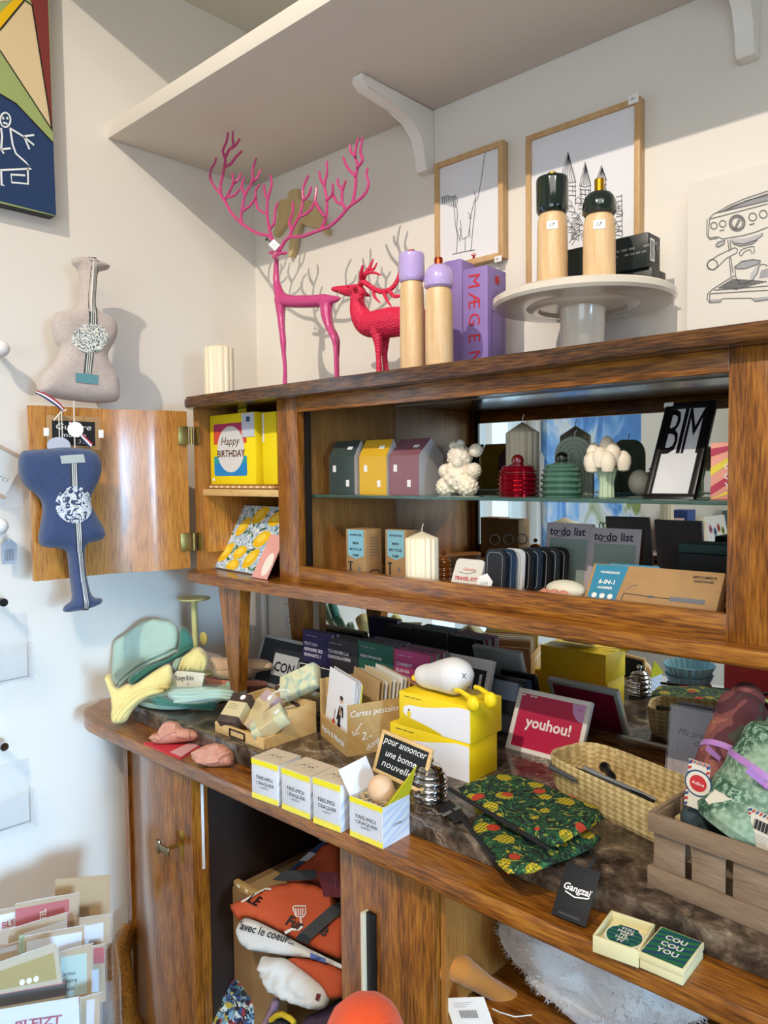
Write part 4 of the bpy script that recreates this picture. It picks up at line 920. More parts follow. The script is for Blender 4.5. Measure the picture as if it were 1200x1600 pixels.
mb.box(W_ * .73, W_ * .99, -.0015, -.0004, H_ * .66, H_ * .99, 'c9cfdb'); part('label_card', mb, bb)
mb = MB(); mb.box(0, .05, 0, .09, 0, h_ * .985, 'f4dc10', .0008); mb.box(0, .006, -.0006, 0, h_ * .58, h_ * .97, 'e4e4e4')
solo('gift_box', mb, 'yellow gift box half hidden behind the frame of the cabinet, right of the birthday box', 'gift box', frm(Mx @ V((w_ + .012, .012, 0)), (1, 0, 0), (0, 0, 1)), 'yellow gift boxes')
p = Yp(378, 634, -.28); mb = MB(); mb.box(-.016, .016, 0, .0015, -.03, TZ - .027 - p.z, 'c8b418'); solo('paper_strip', mb, 'yellow paper strip hanging under the cabinet top above the birthday box', 'paper strip', at(p.x, p.y, p.z))

# lemon notebook and a pink card leaning in the lower half
a = Zp(331.5, 885, CZ1 + .003); b_ = Zp(405, 898, CZ1 + .003); tl = Yp(374, 790, a.y + .085)
Mx = frm(a, b_ - a, tl - a); w_ = (b_ - a).length; h_ = (Mx.inverted() @ tl).z
nb = thing('notebook', 'notebook with yellow lemons and green leaves, leaning in the open left compartment', 'notebook', Mx)
def skyp(t):
    co = t.coord(); n = t.n('TexNoise'); n.inputs['Scale'].default_value = 70; t.l(co, n.inputs[0]); return t.ramp(n.outputs[0], [(.0, '9dbfdc'), (.47, 'b9d2e4'), (.52, 'eef2f2'), (.6, '7fa6cf')], 'CONSTANT')
mb = MB(); mb.box(0, w_, 0, .012, 0, h_, C_('e6e4da'), .0008); part('pages', mb, nb)
mb = MB(); mb.box(-.001, w_ + .001, -.0012, -.0001, -.001, h_ + .001, pattern('lemon_print_ground', skyp, .5)); mb.box(-.001, w_ + .001, .0121, .0135, -.001, h_ + .001, '1f4e63')
random.seed(3)
for i in range(46):
    x = random.uniform(.004, w_ - .004); z = random.uniform(.005, h_ - .005); a_ = random.uniform(0, 2 * pi); L = .010; c, s = math.cos(a_), math.sin(a_)
    pts = [(x + c * u * L - s * v * L, z + s * u * L + c * v * L) for u, v in ((-1, 0), (-.4, .32), (.3, .28), (1, 0), (.3, -.3), (-.4, -.3))]
    pts = [(min(max(p[0], 0), w_), min(max(p[1], 0), h_)) for p in pts]
    mb.ff(pts, random.choice(['3f6e4a', '5b8a52', '2f5a40']), -.0015 - i * 2e-6)
for i, (u, v, r, a_) in enumerate(((.17, .24, .115, .9), (.45, .27, .10, .3), (.72, .20, .115, .8), (.42, .06, .10, .2), (.76, .50, .12, .4), (.28, .66, .11, .9), (.52, .86, .12, .6), (.86, .82, .11, .3))):
    x, z = u * w_, v * h_; R = r * w_; c, s = math.cos(a_), math.sin(a_); o = []
    for k in range(24):
        t_ = k * pi / 12; q = 1 + .18 * max(0, math.cos(t_)) ** 8 + .1 * max(0, -math.cos(t_)) ** 8; X_, Z_ = R * 1.1 * q * math.cos(t_), R * .78 * math.sin(t_)
        o.append((min(max(x + c * X_ - s * Z_, 0), w_), min(max(z + s * X_ + c * Z_, 0), h_)))
    mb.ff(o, 'f0c21c', -.0018 - i * 1e-5); mb.ff([((p[0] - x) * .55 + x - .002, (p[1] - z) * .5 + z + .002) for p in o], 'f6d850', -.002 - i * 1e-5)
part('cover', mb, nb)
a2 = Zp(402, 900, CZ1 + .002); Mx2 = Mx.copy(); Mx2.translation = a2 + V((.0, -.016, 0))
mb = MB(); mb.box(0, .06, 0, .003, 0, h_ * .62, 'e3a49c'); mb.disc(.042, h_ * .2, .016, .028, 'ece4d8'); solo('greeting_card', mb, 'pink card with a pale arch, leaning beside the lemon notebook', 'card', Mx2)
Mx3 = Mx.copy(); Mx3.translation = Mx @ V((.055, .018, 0)); mb = MB(); mb.box(0, .06, 0, .01, 0, h_ * 1.03, '5fa6c8', .001)
solo('notebook', mb, 'light blue notebook behind the lemon notebook', 'notebook', Mx3)

# ------------------------------------------------------------------ glass shelf items
SZ = 1.4052
def house(pc, pl, pr_, y, pe, prg, col, label, wins):
    Mx, w_, d_, he = cb(pc, 740, y, SZ, pl, pr_, pe); hr = hgt(Mx.translation + V((w_, d_ / 2, 0)), prg)
    t = thing('ceramic_house', label, 'ceramic house', Mx, 'small ceramic houses on the glass shelf')
    g = mat('glaze_' + col, col, .35); mb = MB(); P = [(0, 0), (d_, 0), (d_, he), (d_ / 2, hr), (0, he)]
    mb.add([(0, y_, z) for y_, z in P] + [(w_, y_, z) for y_, z in P], [(4, 3, 2, 1, 0), (0, 1, 6, 5), (1, 2, 7, 6), (2, 3, 8, 7), (3, 4, 9, 8), (4, 0, 5, 9)], g)
    part('walls_and_roof', mb, t, sharp=20)
    mb = MB(); mb.add([(w_ + .0005, y_, z) for y_, z in P], [(0, 1, 2, 3, 4)], 'b9b2b0'); part('gable', mb, t, 'pale grey gable end')
    for u, v in wins: mb = MB(); mb.box(w_ * u - .0045, w_ * u + .0045, -.0008, 0, he * v - .007, he * v + .007, 'e9e7e3'); part('window', mb, t)
    n = V((0, -(hr - he), d_ / 2)).normalized(); q = V((w_ * .72, d_ * .26, he + (hr - he) * .52)) + n * .0008
    mb = MB(frm(q, (1, 0, 0), V((0, d_ / 2, hr - he)))); mb.box(-.007, .007, -.0005, 0, -.004, .004, 'tagw'); part('price_sticker', mb, t)
house(553.5, 515, 576, -.27, 713, 688, '3f4a48', 'dark green ceramic house, leftmost on the glass shelf', [(.22, .68), (.74, .29)])
house(604, 562, 627, -.265, 712, 686, 'd9a92a', 'yellow ceramic house on the glass shelf', [(.24, .68), (.72, .28)])
house(654, 608.5, 693, -.26, 711, 684, '8a5c64', 'dusty pink ceramic house, rightmost of the three', [(.22, .68), (.68, .29)])
# bear candle
f6 = cr(640, 600, 2.143)
WX2 = mat('bumpy_ivory_wax', 'e9dcc6', .5, sss=.3)
C = Yp(718, 740, -.23); br = thing('bear_candle', 'ivory teddy bear shaped candle on the glass shelf', 'candle', at(C.x, -.23, SZ))
mb = W(br)
for x, y, r, dy in ((168, 245, 40, 0), (148, 208, 15, 0), (170, 200, 14, .01), (222, 222, 22, 0), (168, 312, 56, 0), (122, 345, 32, -.012), (196, 343, 34, -.012), (122, 292, 24, -.01), (215, 290, 25, -.01), (160, 262, 18, -.022)):
    p = f6((x, y)); q = Yp(p[0], p[1], -.23 + dy); R = r / 2.143 / K(q)
    mb.ball(q, R, WX2, 20, 14)
    for k in range(54):
        a = math.acos(1 - 2 * (k + .5) / 54); b_ = k * 2.4; mb.ball(q + V((math.sin(a) * math.cos(b_), math.sin(a) * math.sin(b_), math.cos(a))) * R * .95, R * .17, WX2, 8, 6)
b = part('wax_body', mb, br); mod(b, 'REMESH', mode='VOXEL', voxel_size=.0013, use_smooth_shade=True)
candle(816, -.13, SZ, 659, 26, 'tall ivory ribbed candle behind the red jar', 14, .022)
def jar(px, y, zb, half, pytop, label, m, km, ribs, kx=9, name='lidded_jar', kr=.3, waist=None):
    C = Yp(px, 760, y); C.z = zb; r = half / K(C); h = hgt(C, pytop)
    t = thing(name, label, 'jar', at(C.x, y, zb)); hb = h * .56; prof = [(0, 0), (r * .9, 0)]
    n = 6 * ribs
    for i in range(n + 1):
        u = i / n; prof.append((r * (.93 + .07 * math.cos(2 * pi * ribs * u + pi)) * (1 if u < .8 else 1 - (u - .8) * .35), .002 + (hb - .002) * u))
    prof.append((0, hb)); mb = MB(); mb.lathe(prof, m, 40); part('jar_body', mb, t)
    mb = MB(); l0 = hb + .0004; mb.lathe([(0, l0), (r * .86, l0), (r * .9, l0 + h * .03), (r * .86, l0 + h * .06), (r * .74, l0 + h * .08), (r * .78, l0 + h * .11), (r * .72, l0 + h * .15), (r * .4, l0 + h * .19), (r * .28, l0 + h * .21), (0, l0 + h * .21)], m, 40); ld = part('lid', mb, t)
    mb = MB(); mb.ball((0, 0, h - r * kr), r * kr, km, 18, 12); part('knob', mb, ld)
jar(809, -.25, SZ, 33, 710, 'shiny red ribbed jar with ball knob on the glass shelf', mat('red_mirror_glass', 'a0142c', .12, metal=.75, coat=.5), mat('dark_red_glass', '5a0f14', .08, coat=1), 5)
jar(878, -.24, SZ, 33.5, 706, 'green ribbed jar with black ball knob on the glass shelf', mat('green_glass', '4a6e5c', .08, coat=1), mat('black_glass', '0e1412', .05, coat=1), 4)
# arch candle
def archc(px, y, half, pytop, label, col):
    C = Yp(px, 740, y); C.z = SZ; r = half / K(C); h = hgt(C, pytop); t = thing('arch_candle', label, 'candle', frm(C, (.93, .37, 0), (0, 0, 1)))
    mb = MB(); m = mat('wax_' + col, col, .5, sss=.2)
    for k, q in enumerate((1, .78, .56, .34)):
        for (a, b_) in ((q, q - .19),):
            o = [(r * a, 0)] + [(r * a * math.cos(s * pi / 16), h - r + r * a * math.sin(s * pi / 16)) for s in range(17)] + [(-r * a, 0), (-r * b_, 0)] + [(-r * b_ * math.cos(s * pi / 16), h - r + r * b_ * math.sin(s * pi / 16)) for s in range(17)] + [(r * b_, 0)]
            mb.plate(o, 0, .028, m)
    o = [(r * .97, 0)] + [(r * .97 * math.cos(s * pi / 16), h - r + r * .97 * math.sin(s * pi / 16)) for s in range(17)] + [(-r * .97, 0)]; mb.plate(o, .003, .025, m)
    part('wax_body', mb, t); mb = MB(); mb.tube([(0, .014, h - .001), (.001, .014, h + .008), (.004, .014, h + .012)], .0009, 'string', 6); part('wick', mb, t)
archc(896, -.15, 29, 682, 'sage green rainbow arch candle behind the green jar', '8d9a86')
# tulip candle
C = Yp(948, 740, -.225); C.z = SZ; k = 1 / 2.143 / K(C); h = hgt(C, 690)
tu = thing('tulip_candle', 'candle shaped like a bunch of white tulips with pale green stems', 'candle', at(C.x, -.225, SZ))
mb = MB(); mb.lathe([(0, 0), (26 * k, 0), (25 * k, .01), (24 * k, h * .25), (32 * k, h * .45), (36 * k, h * .52), (0, h * .55)], mat('pale_green_wax', 'bccdae', .5, sss=.3), 48, rad=lambda a, z: 1 - .12 * abs(math.sin(a * 6))); part('stems', mb, tu)
for x, z, y in ((-.046, .60, 0), (-.028, .74, -.012), (0, .86, 0), (.026, .74, -.012), (.047, .60, 0), (0, .66, -.026), (-.022, .58, -.026), (.022, .58, -.026), (0, .72, .02)):
    mb = MB(); mb.lathe([(0, -.018), (.009, -.015), (.0125, -.003), (.0118, .007), (.006, .016), (0, .019)], WX2, 16, c=(x * .62, y * .9, h * z + .004), rad=lambda a, z: 1 + .06 * math.cos(a * 3)); part('tulip_head', mb, tu)
mb = MB(); mb.ball((0, 0, .022), .019, WX2, 24, 16, (1, 1, 1.2)); C = Yp(999, 750, -.12); solo('egg_candle', mb, 'pale egg shaped candle half hidden behind the tilted black frame', 'candle', at(C.x, -.12, SZ))
# BIM frame
def leanframe(pBL, pBR, pTL, yT, zb, label, fm, fw, name='picture_frame', dep=.012, cat='framed print', lift=0):
    a = Zp(*pBL, zb) if not callable(pBL) else pBL(); b_ = Zp(*pBR, zb) if not callable(pBR) else pBR(); tl = Yp(*pTL, yT)
    Mx = frm(a, b_ - a, tl - a); w_ = (b_ - a).length; h_ = (Mx.inverted() @ tl).z
    t = thing(name, label, cat, Mx); mb = MB()
    for bb in ((0, w_, 0, fw), (0, w_, h_ - fw, h_), (0, fw, fw, h_ - fw), (w_ - fw, w_, fw, h_ - fw)): mb.box(bb[0], bb[1], 0, dep, bb[2], bb[3], fm, .0006)
    part('frame', mb, t); return t, w_, h_
t, w_, h_ = leanframe(lambda: Yp(1004, 776, -.275) * 1 and V((Yp(1004, 776, -.275).x, -.275, SZ)), lambda: V((Yp(1083, 776, -.275).x, -.275, SZ)), (1060, 629), -.188, SZ, 'black frame with the word BIM in black on white, tilted back on the glass shelf', 'black', .008)
mb = MB(); mb.box(.008, w_ - .008, .003, .0115, .008, h_ - .008, 'blackm'); mb.rect(.011, w_ - .011, .011, h_ - .011, 'c8c8ca', .0026); part('print', mb, t)
mb = MB()
for i, (ch, ww) in enumerate((('B', .27), ('I', .1), ('M', .33))): mb.ft(ch, 'black', w_ * [.27, .47, .70][i], h_ * .70, h=h_ * .47, w=w_ * [.28, .075, .34][i], y=.0022, shear=0, bold=False)
part('lettering', mb, t)
mb = MB(); mb.box(-.003, .012, -.001, .013, h_ - .006, h_ + .001, 'tagw', .0005); part('price_sticker', mb, t)
# COU COU YOU box at the right end
a = Yp(1110, 779, -.26); a.z = SZ; mb = MB(); h_ = hgt(a, 692); mb.box(0, .06, 0, .022, 0, h_, 'e9a08e', .0006)
for i in range(7):
    z0 = -.05 + i * .028; q = [(0, z0), (.06, z0 + .04), (.06, z0 + .052), (0, z0 + .012)]; q = [(x, min(max(z, 0), h_)) for x, z in q]
    mb.ff(q, 'e6d24a' if i % 2 else 'b8405a', -.0004)
for i, s in enumerate(('COU', 'COU', 'YOU')): mb.ft(s, 'white', .034, h_ * (.58 - .17 * i), h=h_ * .12, bold=True)
solo('matchbox', mb, 'pink and yellow striped COU COU YOU box at the right end of the glass shelf', 'box', at(a.x, a.y, SZ))

# ------------------------------------------------------------------ cabinet floor items
VZ = 1.2352
Mx, w_, d_, h_ = cb(571.7, 860, -.29, VZ, 541.6, 597, 828)
d_ = min(d_, .06)
def pump(Mx, label):
    t = thing('pump_box', label, 'box', Mx, 'kraft bicycle pump boxes'); mb = MB(); mb.box(0, w_, 0, d_, 0, h_, 'kraft', .0006)
    mb.ff([(w_ * .1, h_ * .99), (w_ * .9, h_ * .99), (w_ * .9, h_ * .45), (w_ * .5, h_ * .37), (w_ * .1, h_ * .45)], '7fb4c4', -.0004)
    for i, s in enumerate(('ADVENTURE', 'MINI', 'BICYCLE', 'PUMP')): mb.ft(s, 'ink', w_ * .5, h_ * (.88 - .13 * i - (.04 if i else 0)), h=h_ * .055 if i else h_ * .045, w=w_ * (.6 if i in (0, 2) else .3), bold=True)
    mb.rect(w_ * .18, w_ * .26, h_ * .05, h_ * .32, 'ink'); mb.rect(w_ * .1, w_ * .34, h_ * .28, h_ * .31, 'ink'); mb.rect(w_ * .62, w_ * .72, h_ * .12, h_ * .22, 'inkg')
    e = lambda u, v: V((w_ + .0006, u, v))
    for i in range(7): mb.stroke([(d_ * .25, h_ * (.82 - .06 * i)), (d_ * .8, h_ * (.82 - .06 * i))], .0012, 'inkg', e)
    mb.stroke([(d_ * (.5 - .4 * math.cos(k * pi / 10)), h_ * .02 + h_ * .12 * math.sin(k * pi / 10)) for k in range(11)], .0025, 'ink', e)
    part('carton', mb, t); return t
p1 = pump(Mx, 'kraft bicycle pump box with blue label, left of the two on the cabinet floor')
M2 = Mx.copy(); M2.translation += V((w_ + .022, .035, 0)); dup(p1, M2, 'kraft bicycle pump box standing behind and right of its twin')
candle(657, -.295, VZ, 830, 26, 'short ivory pleated candle in the front of the cabinet floor', 16, .014)
jar(692, -.2, VZ, 13, 860, 'small amber glass jar behind the pleated candle', mat('amber_glass', '8a4a12', .08, coat=1), mat('amber_glass_b', '6a3408', .08), 3)
# travel tins
a = Zp(700, 908, VZ); a = V((Yp(702, 905, -.29).x, -.29, VZ)); b_ = V((Yp(748, 905, -.29).x, -.29, VZ)); tl = Yp(706, 866, -.262)
Mx = frm(a, b_ - a, tl - a); w_ = .064; h_ = .058
t = thing('travel_tin', 'white travel kit tin with red lettering, leaning on the cabinet floor', 'tin', Mx)
mb = MB(); mb.plate(rr(0, w_, 0, h_, .008), 0, .014, C_('d6d2ca', .4)); mb.ft('TRAVEL KIT', 'red', w_ * .5, h_ * .34, w=w_ * .8, bold=True); mb.ft('Genuine', 'd2703a', w_ * .55, h_ * .66, w=w_ * .45, shear=.4)
for i in range(2): mb.ft('-- --- -- ---', 'inkg', w_ * .5, h_ * (.17 - .08 * i), w=w_ * .6)
mb.stroke([(w_ * .2, h_ * .55), (w_ * .5, h_ * .5), (w_ * .8, h_ * .6)], .001, 'inkg'); part('tin_box', mb, t)
mb = MB(); mb.plate([(0, 0), (.026, -.004), (.034, .016), (.022, .030), (.006, .024)], 0, .0012, 'tagw'); mb.ft('17.50', 'inkg', .017, .012, h=.005, y=-.0006, rot=.2)
solo('swing_tag', mb, 'white swing tag hanging from the black luggage tags', 'tag', frm(V((Yp(744, 915, -.30).x, -.302, VZ + .004)), (1, .1, 0), (0, .1, 1)))
cols = ['18181b', '23364f', 'c9cbcc', '16181a', '1c2a3a', '141416', '20262c', '141416']
base_ = None
for i, c in enumerate(cols):
    x = Yp(752, 890, -.30).x + i * .0095; Mx = frm((x, -.292 + i * .0135, VZ), (.86, -.18, 0), (-.16, .10, 1))
    mb = MB(); mb.plate(rr(0, .050, 0, .078, .014), 0, .006, C_(c, .5)); mb.stroke(rr(.006, .044, .006, .072, .010), .0012, C_('8a8f92'), closed=True)
    solo('luggage_tag', mb, ['black tag at the front of the row of luggage tags', 'navy luggage tag directly behind the front black one', 'white luggage tag in the row of dark ones', 'black luggage tag behind the white one', 'dark navy luggage tag in the middle of the row', 'black luggage tag, third from the back of the row', 'dark grey luggage tag, second from the back of the row', 'black luggage tag at the very back of the row'][i], 'luggage tag', Mx, 'rounded luggage tags in a row')
for i in range(3):
    mb = MB(); mb.tube([(.009 * math.cos(k * pi / 10), 0, .009 * math.sin(k * pi / 10)) for k in range(21)], .0012, 'black', 6)
    solo('key_ring', mb, ['black ring on top of the luggage tags, nearest the front', 'middle one of three black rings on top of the luggage tags', 'black ring on top of the luggage tags, nearest the to-do pads'][i], 'ring', at(Yp(790, 870, -.2).x + i * .018, -.235 + i * .018, VZ + .0885, .6), 'rings of the luggage tags')
# to-do pads
for j, (x, y, yb, lab) in enumerate(((845, 905, -.17, 'to-do list pad with mauve border, left of the two'), (914, 912, -.185, 'to-do list pad with mauve border, right of the two'))):
    a = Yp(x, 890, yb); a.z = VZ; mb = MB(); w_ = .094; Mx = frm(a, (1, 0, 0), (0, .2, 1)); h_ = hgt(a, 812 if j == 0 else 820) * .97
    mb.box(0, w_, 0, .008, 0, h_, C_('b2a6ac', .7), .0005); mb.rect(w_ * .1, w_ * .92, -.0 + .004, h_ * .76, '84928a', -.0004); mb.ft('to·do list', '2a2438', w_ * .47, h_ * .87, w=w_ * .78, bold=True)
    mb.stroke([(w_ * (.2 + .07 * k), h_ * (.80 - .008 * math.sin(k))) for k in range(6)], .0013, '2a2438')
    for k in range(10): mb.rect(w_ * .14, w_ * .88, h_ * (.68 - k * .065), h_ * (.683 - k * .065), '94a090', -.0006)
    if j: mb.box(w_, w_ + .001, -.0, .009, 0, h_, C_('4a2c20'))
    solo('notepad', mb, lab, 'notepad', Mx, 'to-do list pads')
a = Yp(879, 925, -.295); mb = MB(); mb.ball((0, 0, .017), .017, C_('d4cdb8', .5, sss=.2), 28, 16, (2.1, 1.3, 1)); solo('soap_bar', mb, 'ivory oval soap in front of the to-do pads', 'soap', at(a.x, -.285, VZ))
mb = MB(); random.seed(5)
for k in range(9): mb.ball((-.024 + .006 * k, random.uniform(-.004, .004), .009 + .004 * math.sin(k * 2)), .009, C_('c8826c', .5, sss=.2), 12, 8)
o = solo('wax_hand', mb, 'pink knobbly wax figure lying before the ivory oval soap', 'wax figure', at(Yp(864, 925, -.318).x, -.316, VZ)); mod(o, 'REMESH', mode='VOXEL', voxel_size=.0015, use_smooth_shade=True)
# hammer box
a = V((Yp(911, 932, -.30).x, -.305, VZ)); b_ = V((Yp(1118, 955, -.30).x, -.305, VZ)); tl = Yp(933, 880, -.262); Mx = frm(a, b_ - a, tl - a); w_ = (b_ - a).length; h_ = (Mx.inverted() @ tl).z
hb = thing('hammer_box', 'long kraft 6-in-1 hammer box with blue badge, leaning in the cabinet', 'box', Mx); mb = MB(); mb.box(0, w_, 0, .028, 0, h_, 'kraft', .0008)
mb.ff([(w_ * .02, h_ * .98), (w_ * .29, h_ * .98), (w_ * .255, h_ * .14), (w_ * .14, h_ * .06), (w_ * .03, h_ * .16)], '2b7f9e', -.0004)
mb.ft('WORKSHOP', 'white', w_ * .155, h_ * .80, w=w_ * .16, bold=True); mb.ft('6-IN-1', 'white', w_ * .15, h_ * .58, w=w_ * .13, h=h_ * .11, bold=True); mb.ft('HAMMER', 'white', w_ * .15, h_ * .44, w=w_ * .12, bold=True)
for k in range(3): mb.disc(w_ * (.08 + .065 * k), h_ * .25, .0045, .0045, 'white', -.0008)
mb.ft("GENTLEMEN'S", 'ink', w_ * .87, h_ * .86, w=w_ * .17, bold=True); mb.ft('HARDWARE', 'ink', w_ * .87, h_ * .77, w=w_ * .14, bold=True)
mb.rect(w_ * .66, w_ * .91, h_ * .29, h_ * .39, 'inkg'); mb.stroke([(w_ * .31, h_ * .36), (w_ * .52, h_ * .34), (w_ * .66, h_ * .34)], .001, 'ink'); mb.disc(w_ * .52, h_ * .34, .006, .002, 'inkg', -.0007)
mb.stroke([(w_ * .31, h_ * .36), (w_ * .30, h_ * .1)], .001, 'ink'); mb.stroke([(w_ * .31, h_ * .42), (w_ * .36, h_ * .55), (w_ * .4, h_ * .58)], .0008, 'inkg')
for k, x in enumerate((.5, .68, .85)): mb.rect(w_ * x, w_ * x + .014, h_ * .12, h_ * .16, 'inkg'); mb.stroke([(w_ * x - .012, h_ * .15), (w_ * x, h_ * .14)], .0007, 'ink')
part('carton', mb, hb)
mb = MB(); mb.box(w_ * .12, w_ * .52, .002, .026, h_ + .0002, h_ + .004, '2b7f9e', .001); part('top_band', mb, hb, 'blue band on top')
a = Yp(1072, 890, -.13)
for i, (c, hh) in enumerate((('1a1c1e', .075), ('26403e', .016))):
    mb = MB(); mb.box(0, .12, 0, .06, 0, hh, C_(c, .6), .002); z = VZ + (0 if i == 0 else .0755)
    solo('storage_box', mb, ['black box behind the hammer box at the right end of the cabinet floor', 'dark teal folded case lying on the black box in the cabinet'][i], 'box', at(a.x - .01, -.14, z))
# ------------------------------------------------------------------ towels on a tray
def cloth(name, c, crease=.5, sc=260, chk=False):
    t = NT(name); b = t.b; b.inputs['Roughness'].default_value = .95; b.inputs['Sheen Weight'].default_value = .3; b.inputs['Base Color'].default_value = lin(c)
    co = t.coord(); n = t.n('TexNoise'); n.inputs['Scale'].default_value = sc; n.inputs['Detail'].default_value = 4; t.l(co, n.inputs[0])
    w = t.n('TexWave'); w.inputs['Scale'].default_value = 75; w.inputs['Distortion'].default_value = 1.5; t.l(co, w.inputs[0])
    m = t.n('Math', operation='ADD'); t.l(n.outputs[0], m.inputs[0]); t.l(w.outputs['Fac'], m.inputs[1]); t.bump(m.outputs[0] if chk else n.outputs[0], crease, .0015); return t.m
MINT = cloth('mint_muslin', 'a2bbac'); TEAL = cloth('teal_muslin', '3a7568'); CRY = cloth('pale_yellow_muslin', 'dccb84'); BEI = cloth('beige_crinkled_muslin', 'd3b290', .6, 200, True); SAL = cloth('salmon_muslin', 'c9806c'); GRN = cloth('grey_green_muslin', '6f9086')
f1_ = cr(130, 900, 2.79)
tray_c = Zp(289, 1078, .945)
tr = thing('round_tray', 'pale green round tray carrying the folded muslin towels', 'tray', at(tray_c.x, tray_c.y, MZ))
mb = MB(); mb.lathe([(0, 0), (.105, 0), (.112, .003), (.117, .014), (.114, .0145), (.109, .006), (0, .006)], mat('pale_green_lacquer', 'a6c4b2', .35), 64); part('tray_body', mb, tr)
CN = V((FW.x, FW.y, -.15)).normalized()              # towels are laid so their fold faces the room
f0_ = cr(160, 950, 5)
def towel(outl, y, T, D, m, label, folds=(), fr=.0045, tz=.35, h=5):
    poly = smooth2d([f0_(p) for p in outl], 2); cx = sum(p[0] for p in poly) / len(poly); cy = sum(p[1] for p in poly) / len(poly)
    O = Yp(cx, cy, y); N = V((-FW.x, -FW.y, tz)).normalized()
    def f(u, v, t): return Pp(u, v, O, N) + N * t
    lo = min((f(p[0], p[1], 0) for p in poly), key=lambda q: q.z)
    t = thing('muslin_towel', label, 'towel', at(O.x, O.y, lo.z), 'folded muslin towels')
    mb = W(t); H = puff(mb, poly, T, D, h, m, f, back=1.0, wr=.004)
    for l in folds:
        pts = smooth2d([f0_(p) for p in l], 2, False); n = len(pts)
        mb.tube([f(p[0], p[1], H(p) * .8 + .0012) for p in pts], [fr * (.55 + .45 * min(1, 4 * min(k, n - 1 - k) / n)) for k in range(n)], m, 10)
    part('folded_cloth', mb, t, sharp=0)
    return t
towel([(190, 565), (280, 480), (380, 440), (560, 380), (600, 300), (600, 140), (660, 150), (730, 290), (640, 370), (550, 412), (420, 470), (240, 612), (205, 590)], -.415, .012, 5, TEAL, 'dark teal towel just under the big mint towel', [[(230, 600), (400, 465), (540, 405), (715, 300)]])
towel([(70, 560), (72, 440), (82, 290), (95, 248), (150, 215), (240, 160), (320, 100), (380, 82), (500, 90), (560, 110), (608, 190), (600, 280), (580, 335), (480, 385), (330, 445), (240, 505), (180, 575), (130, 622), (90, 590)], -.435, .013, 5, MINT, 'large mint towel folded on top of the heap', [[(112, 600), (165, 535), (240, 472), (330, 412), (450, 362), (572, 305)], [(135, 612), (185, 555), (260, 492), (350, 436), (470, 388), (588, 335)]], .0055)
towel([(600, 490), (640, 380), (720, 310), (770, 300), (825, 370), (828, 430), (800, 495), (760, 512), (610, 492)], -.40, .022, 8, CRY, 'pale yellow towel rolled up beside the writing tag', [[(610, 485), (650, 400), (720, 362), (790, 375), (815, 425), (790, 490)], [(640, 492), (680, 425), (735, 398), (778, 430), (765, 495)], [(672, 494), (705, 450), (738, 440), (745, 480)]], .0055)
towel([(548, 420), (600, 390), (640, 370), (625, 440), (585, 492), (550, 485)], -.405, .010, 4, MINT, 'small mint roll between the teal and yellow towels', [[(560, 470), (580, 410), (610, 400), (600, 440), (580, 475)]], .003)
towel([(12, 540), (60, 500), (75, 560), (110, 640), (200, 580), (240, 612), (420, 480), (545, 415), (548, 600), (500, 662), (390, 680), (290, 740), (220, 820), (190, 892), (90, 908), (65, 880), (75, 720), (30, 600)], -.562, .013, 5, CRY, 'pale yellow towel draped over the left edge of the sideboard', [[(98, 885), (150, 790), (240, 700), (340, 642), (490, 612), (530, 630)], [(132, 888), (180, 808), (262, 728), (362, 668), (490, 648)]], .006)
towel([(835, 385), (900, 380), (1100, 400), (1200, 395), (1290, 402), (1342, 450), (1330, 482), (1200, 500), (1150, 558), (860, 555), (848, 450)], -.285, .02, 8, BEI, 'beige crinkled muslin towel behind the cabinet leg', [[(860, 482), (1000, 472), (1200, 468), (1320, 462)]], .006)
towel([(800, 520), (900, 550), (1040, 560), (1250, 562), (1342, 590), (1200, 642), (1040, 628), (800, 612)], -.29, .016, 6, SAL, 'salmon towel under the beige crinkled towel', [[(805, 560), (930, 578), (1040, 575), (1250, 590)], [(805, 598), (930, 610), (1040, 602)]], .005)
towel([(370, 690), (500, 685), (560, 745), (700, 752), (922, 715), (885, 802), (760, 785), (600, 757), (420, 768)], -.498, .008, 4, TEAL, 'teal towel lying lowest on the round tray', [[(385, 712), (480, 735), (600, 758)], [(400, 745), (560, 758), (700, 775), (880, 795)]], .0035)
towel([(495, 680), (550, 625), (700, 614), (830, 612), (1032, 640), (1042, 680), (1022, 728), (900, 722), (600, 752), (540, 722)], -.505, .012, 5, MINT, 'soft mint towel folded flat in front of the yellow roll', [[(525, 672), (640, 668), (760, 665), (880, 645), (1030, 662)], [(560, 735), (700, 722), (870, 690), (1035, 712)], [(575, 700), (700, 700), (860, 672), (1035, 688)]], .0045)
# tag on the towels
a = f1_((386, 484)); b_ = f1_((527, 487)); c = f1_((390, 415)); O = Yp(*a, -.475)
q = [Yp(*f1_(p), -.478) for p in ((382, 482), (516, 484), (528, 424), (410, 413), (384, 432))]
tg = thing('price_tag', 'cream tag with handwriting lying on the folded towels', 'tag', frm(q[0], q[1] - q[0], (0, 0, 1))); L = [tg.matrix_world.inverted() @ p for p in q]
mb = MB(); mb.plate([(p.x, p.z) for p in L], 0, .0012, C_('e6e0cc')); cxx = L[1].x * .52; mb.ft('Lange Bébé', 'ink', cxx, L[2].z * .62, w=L[1].x * .55, shear=.3); mb.ft('13.-', 'ink', cxx * 1.15, L[2].z * .22, h=L[2].z * .2, shear=.2)
mb.disc(L[3].x * .75, L[3].z * .62, .003, .003, 'inkg', -.0006); part('card', mb, tg)

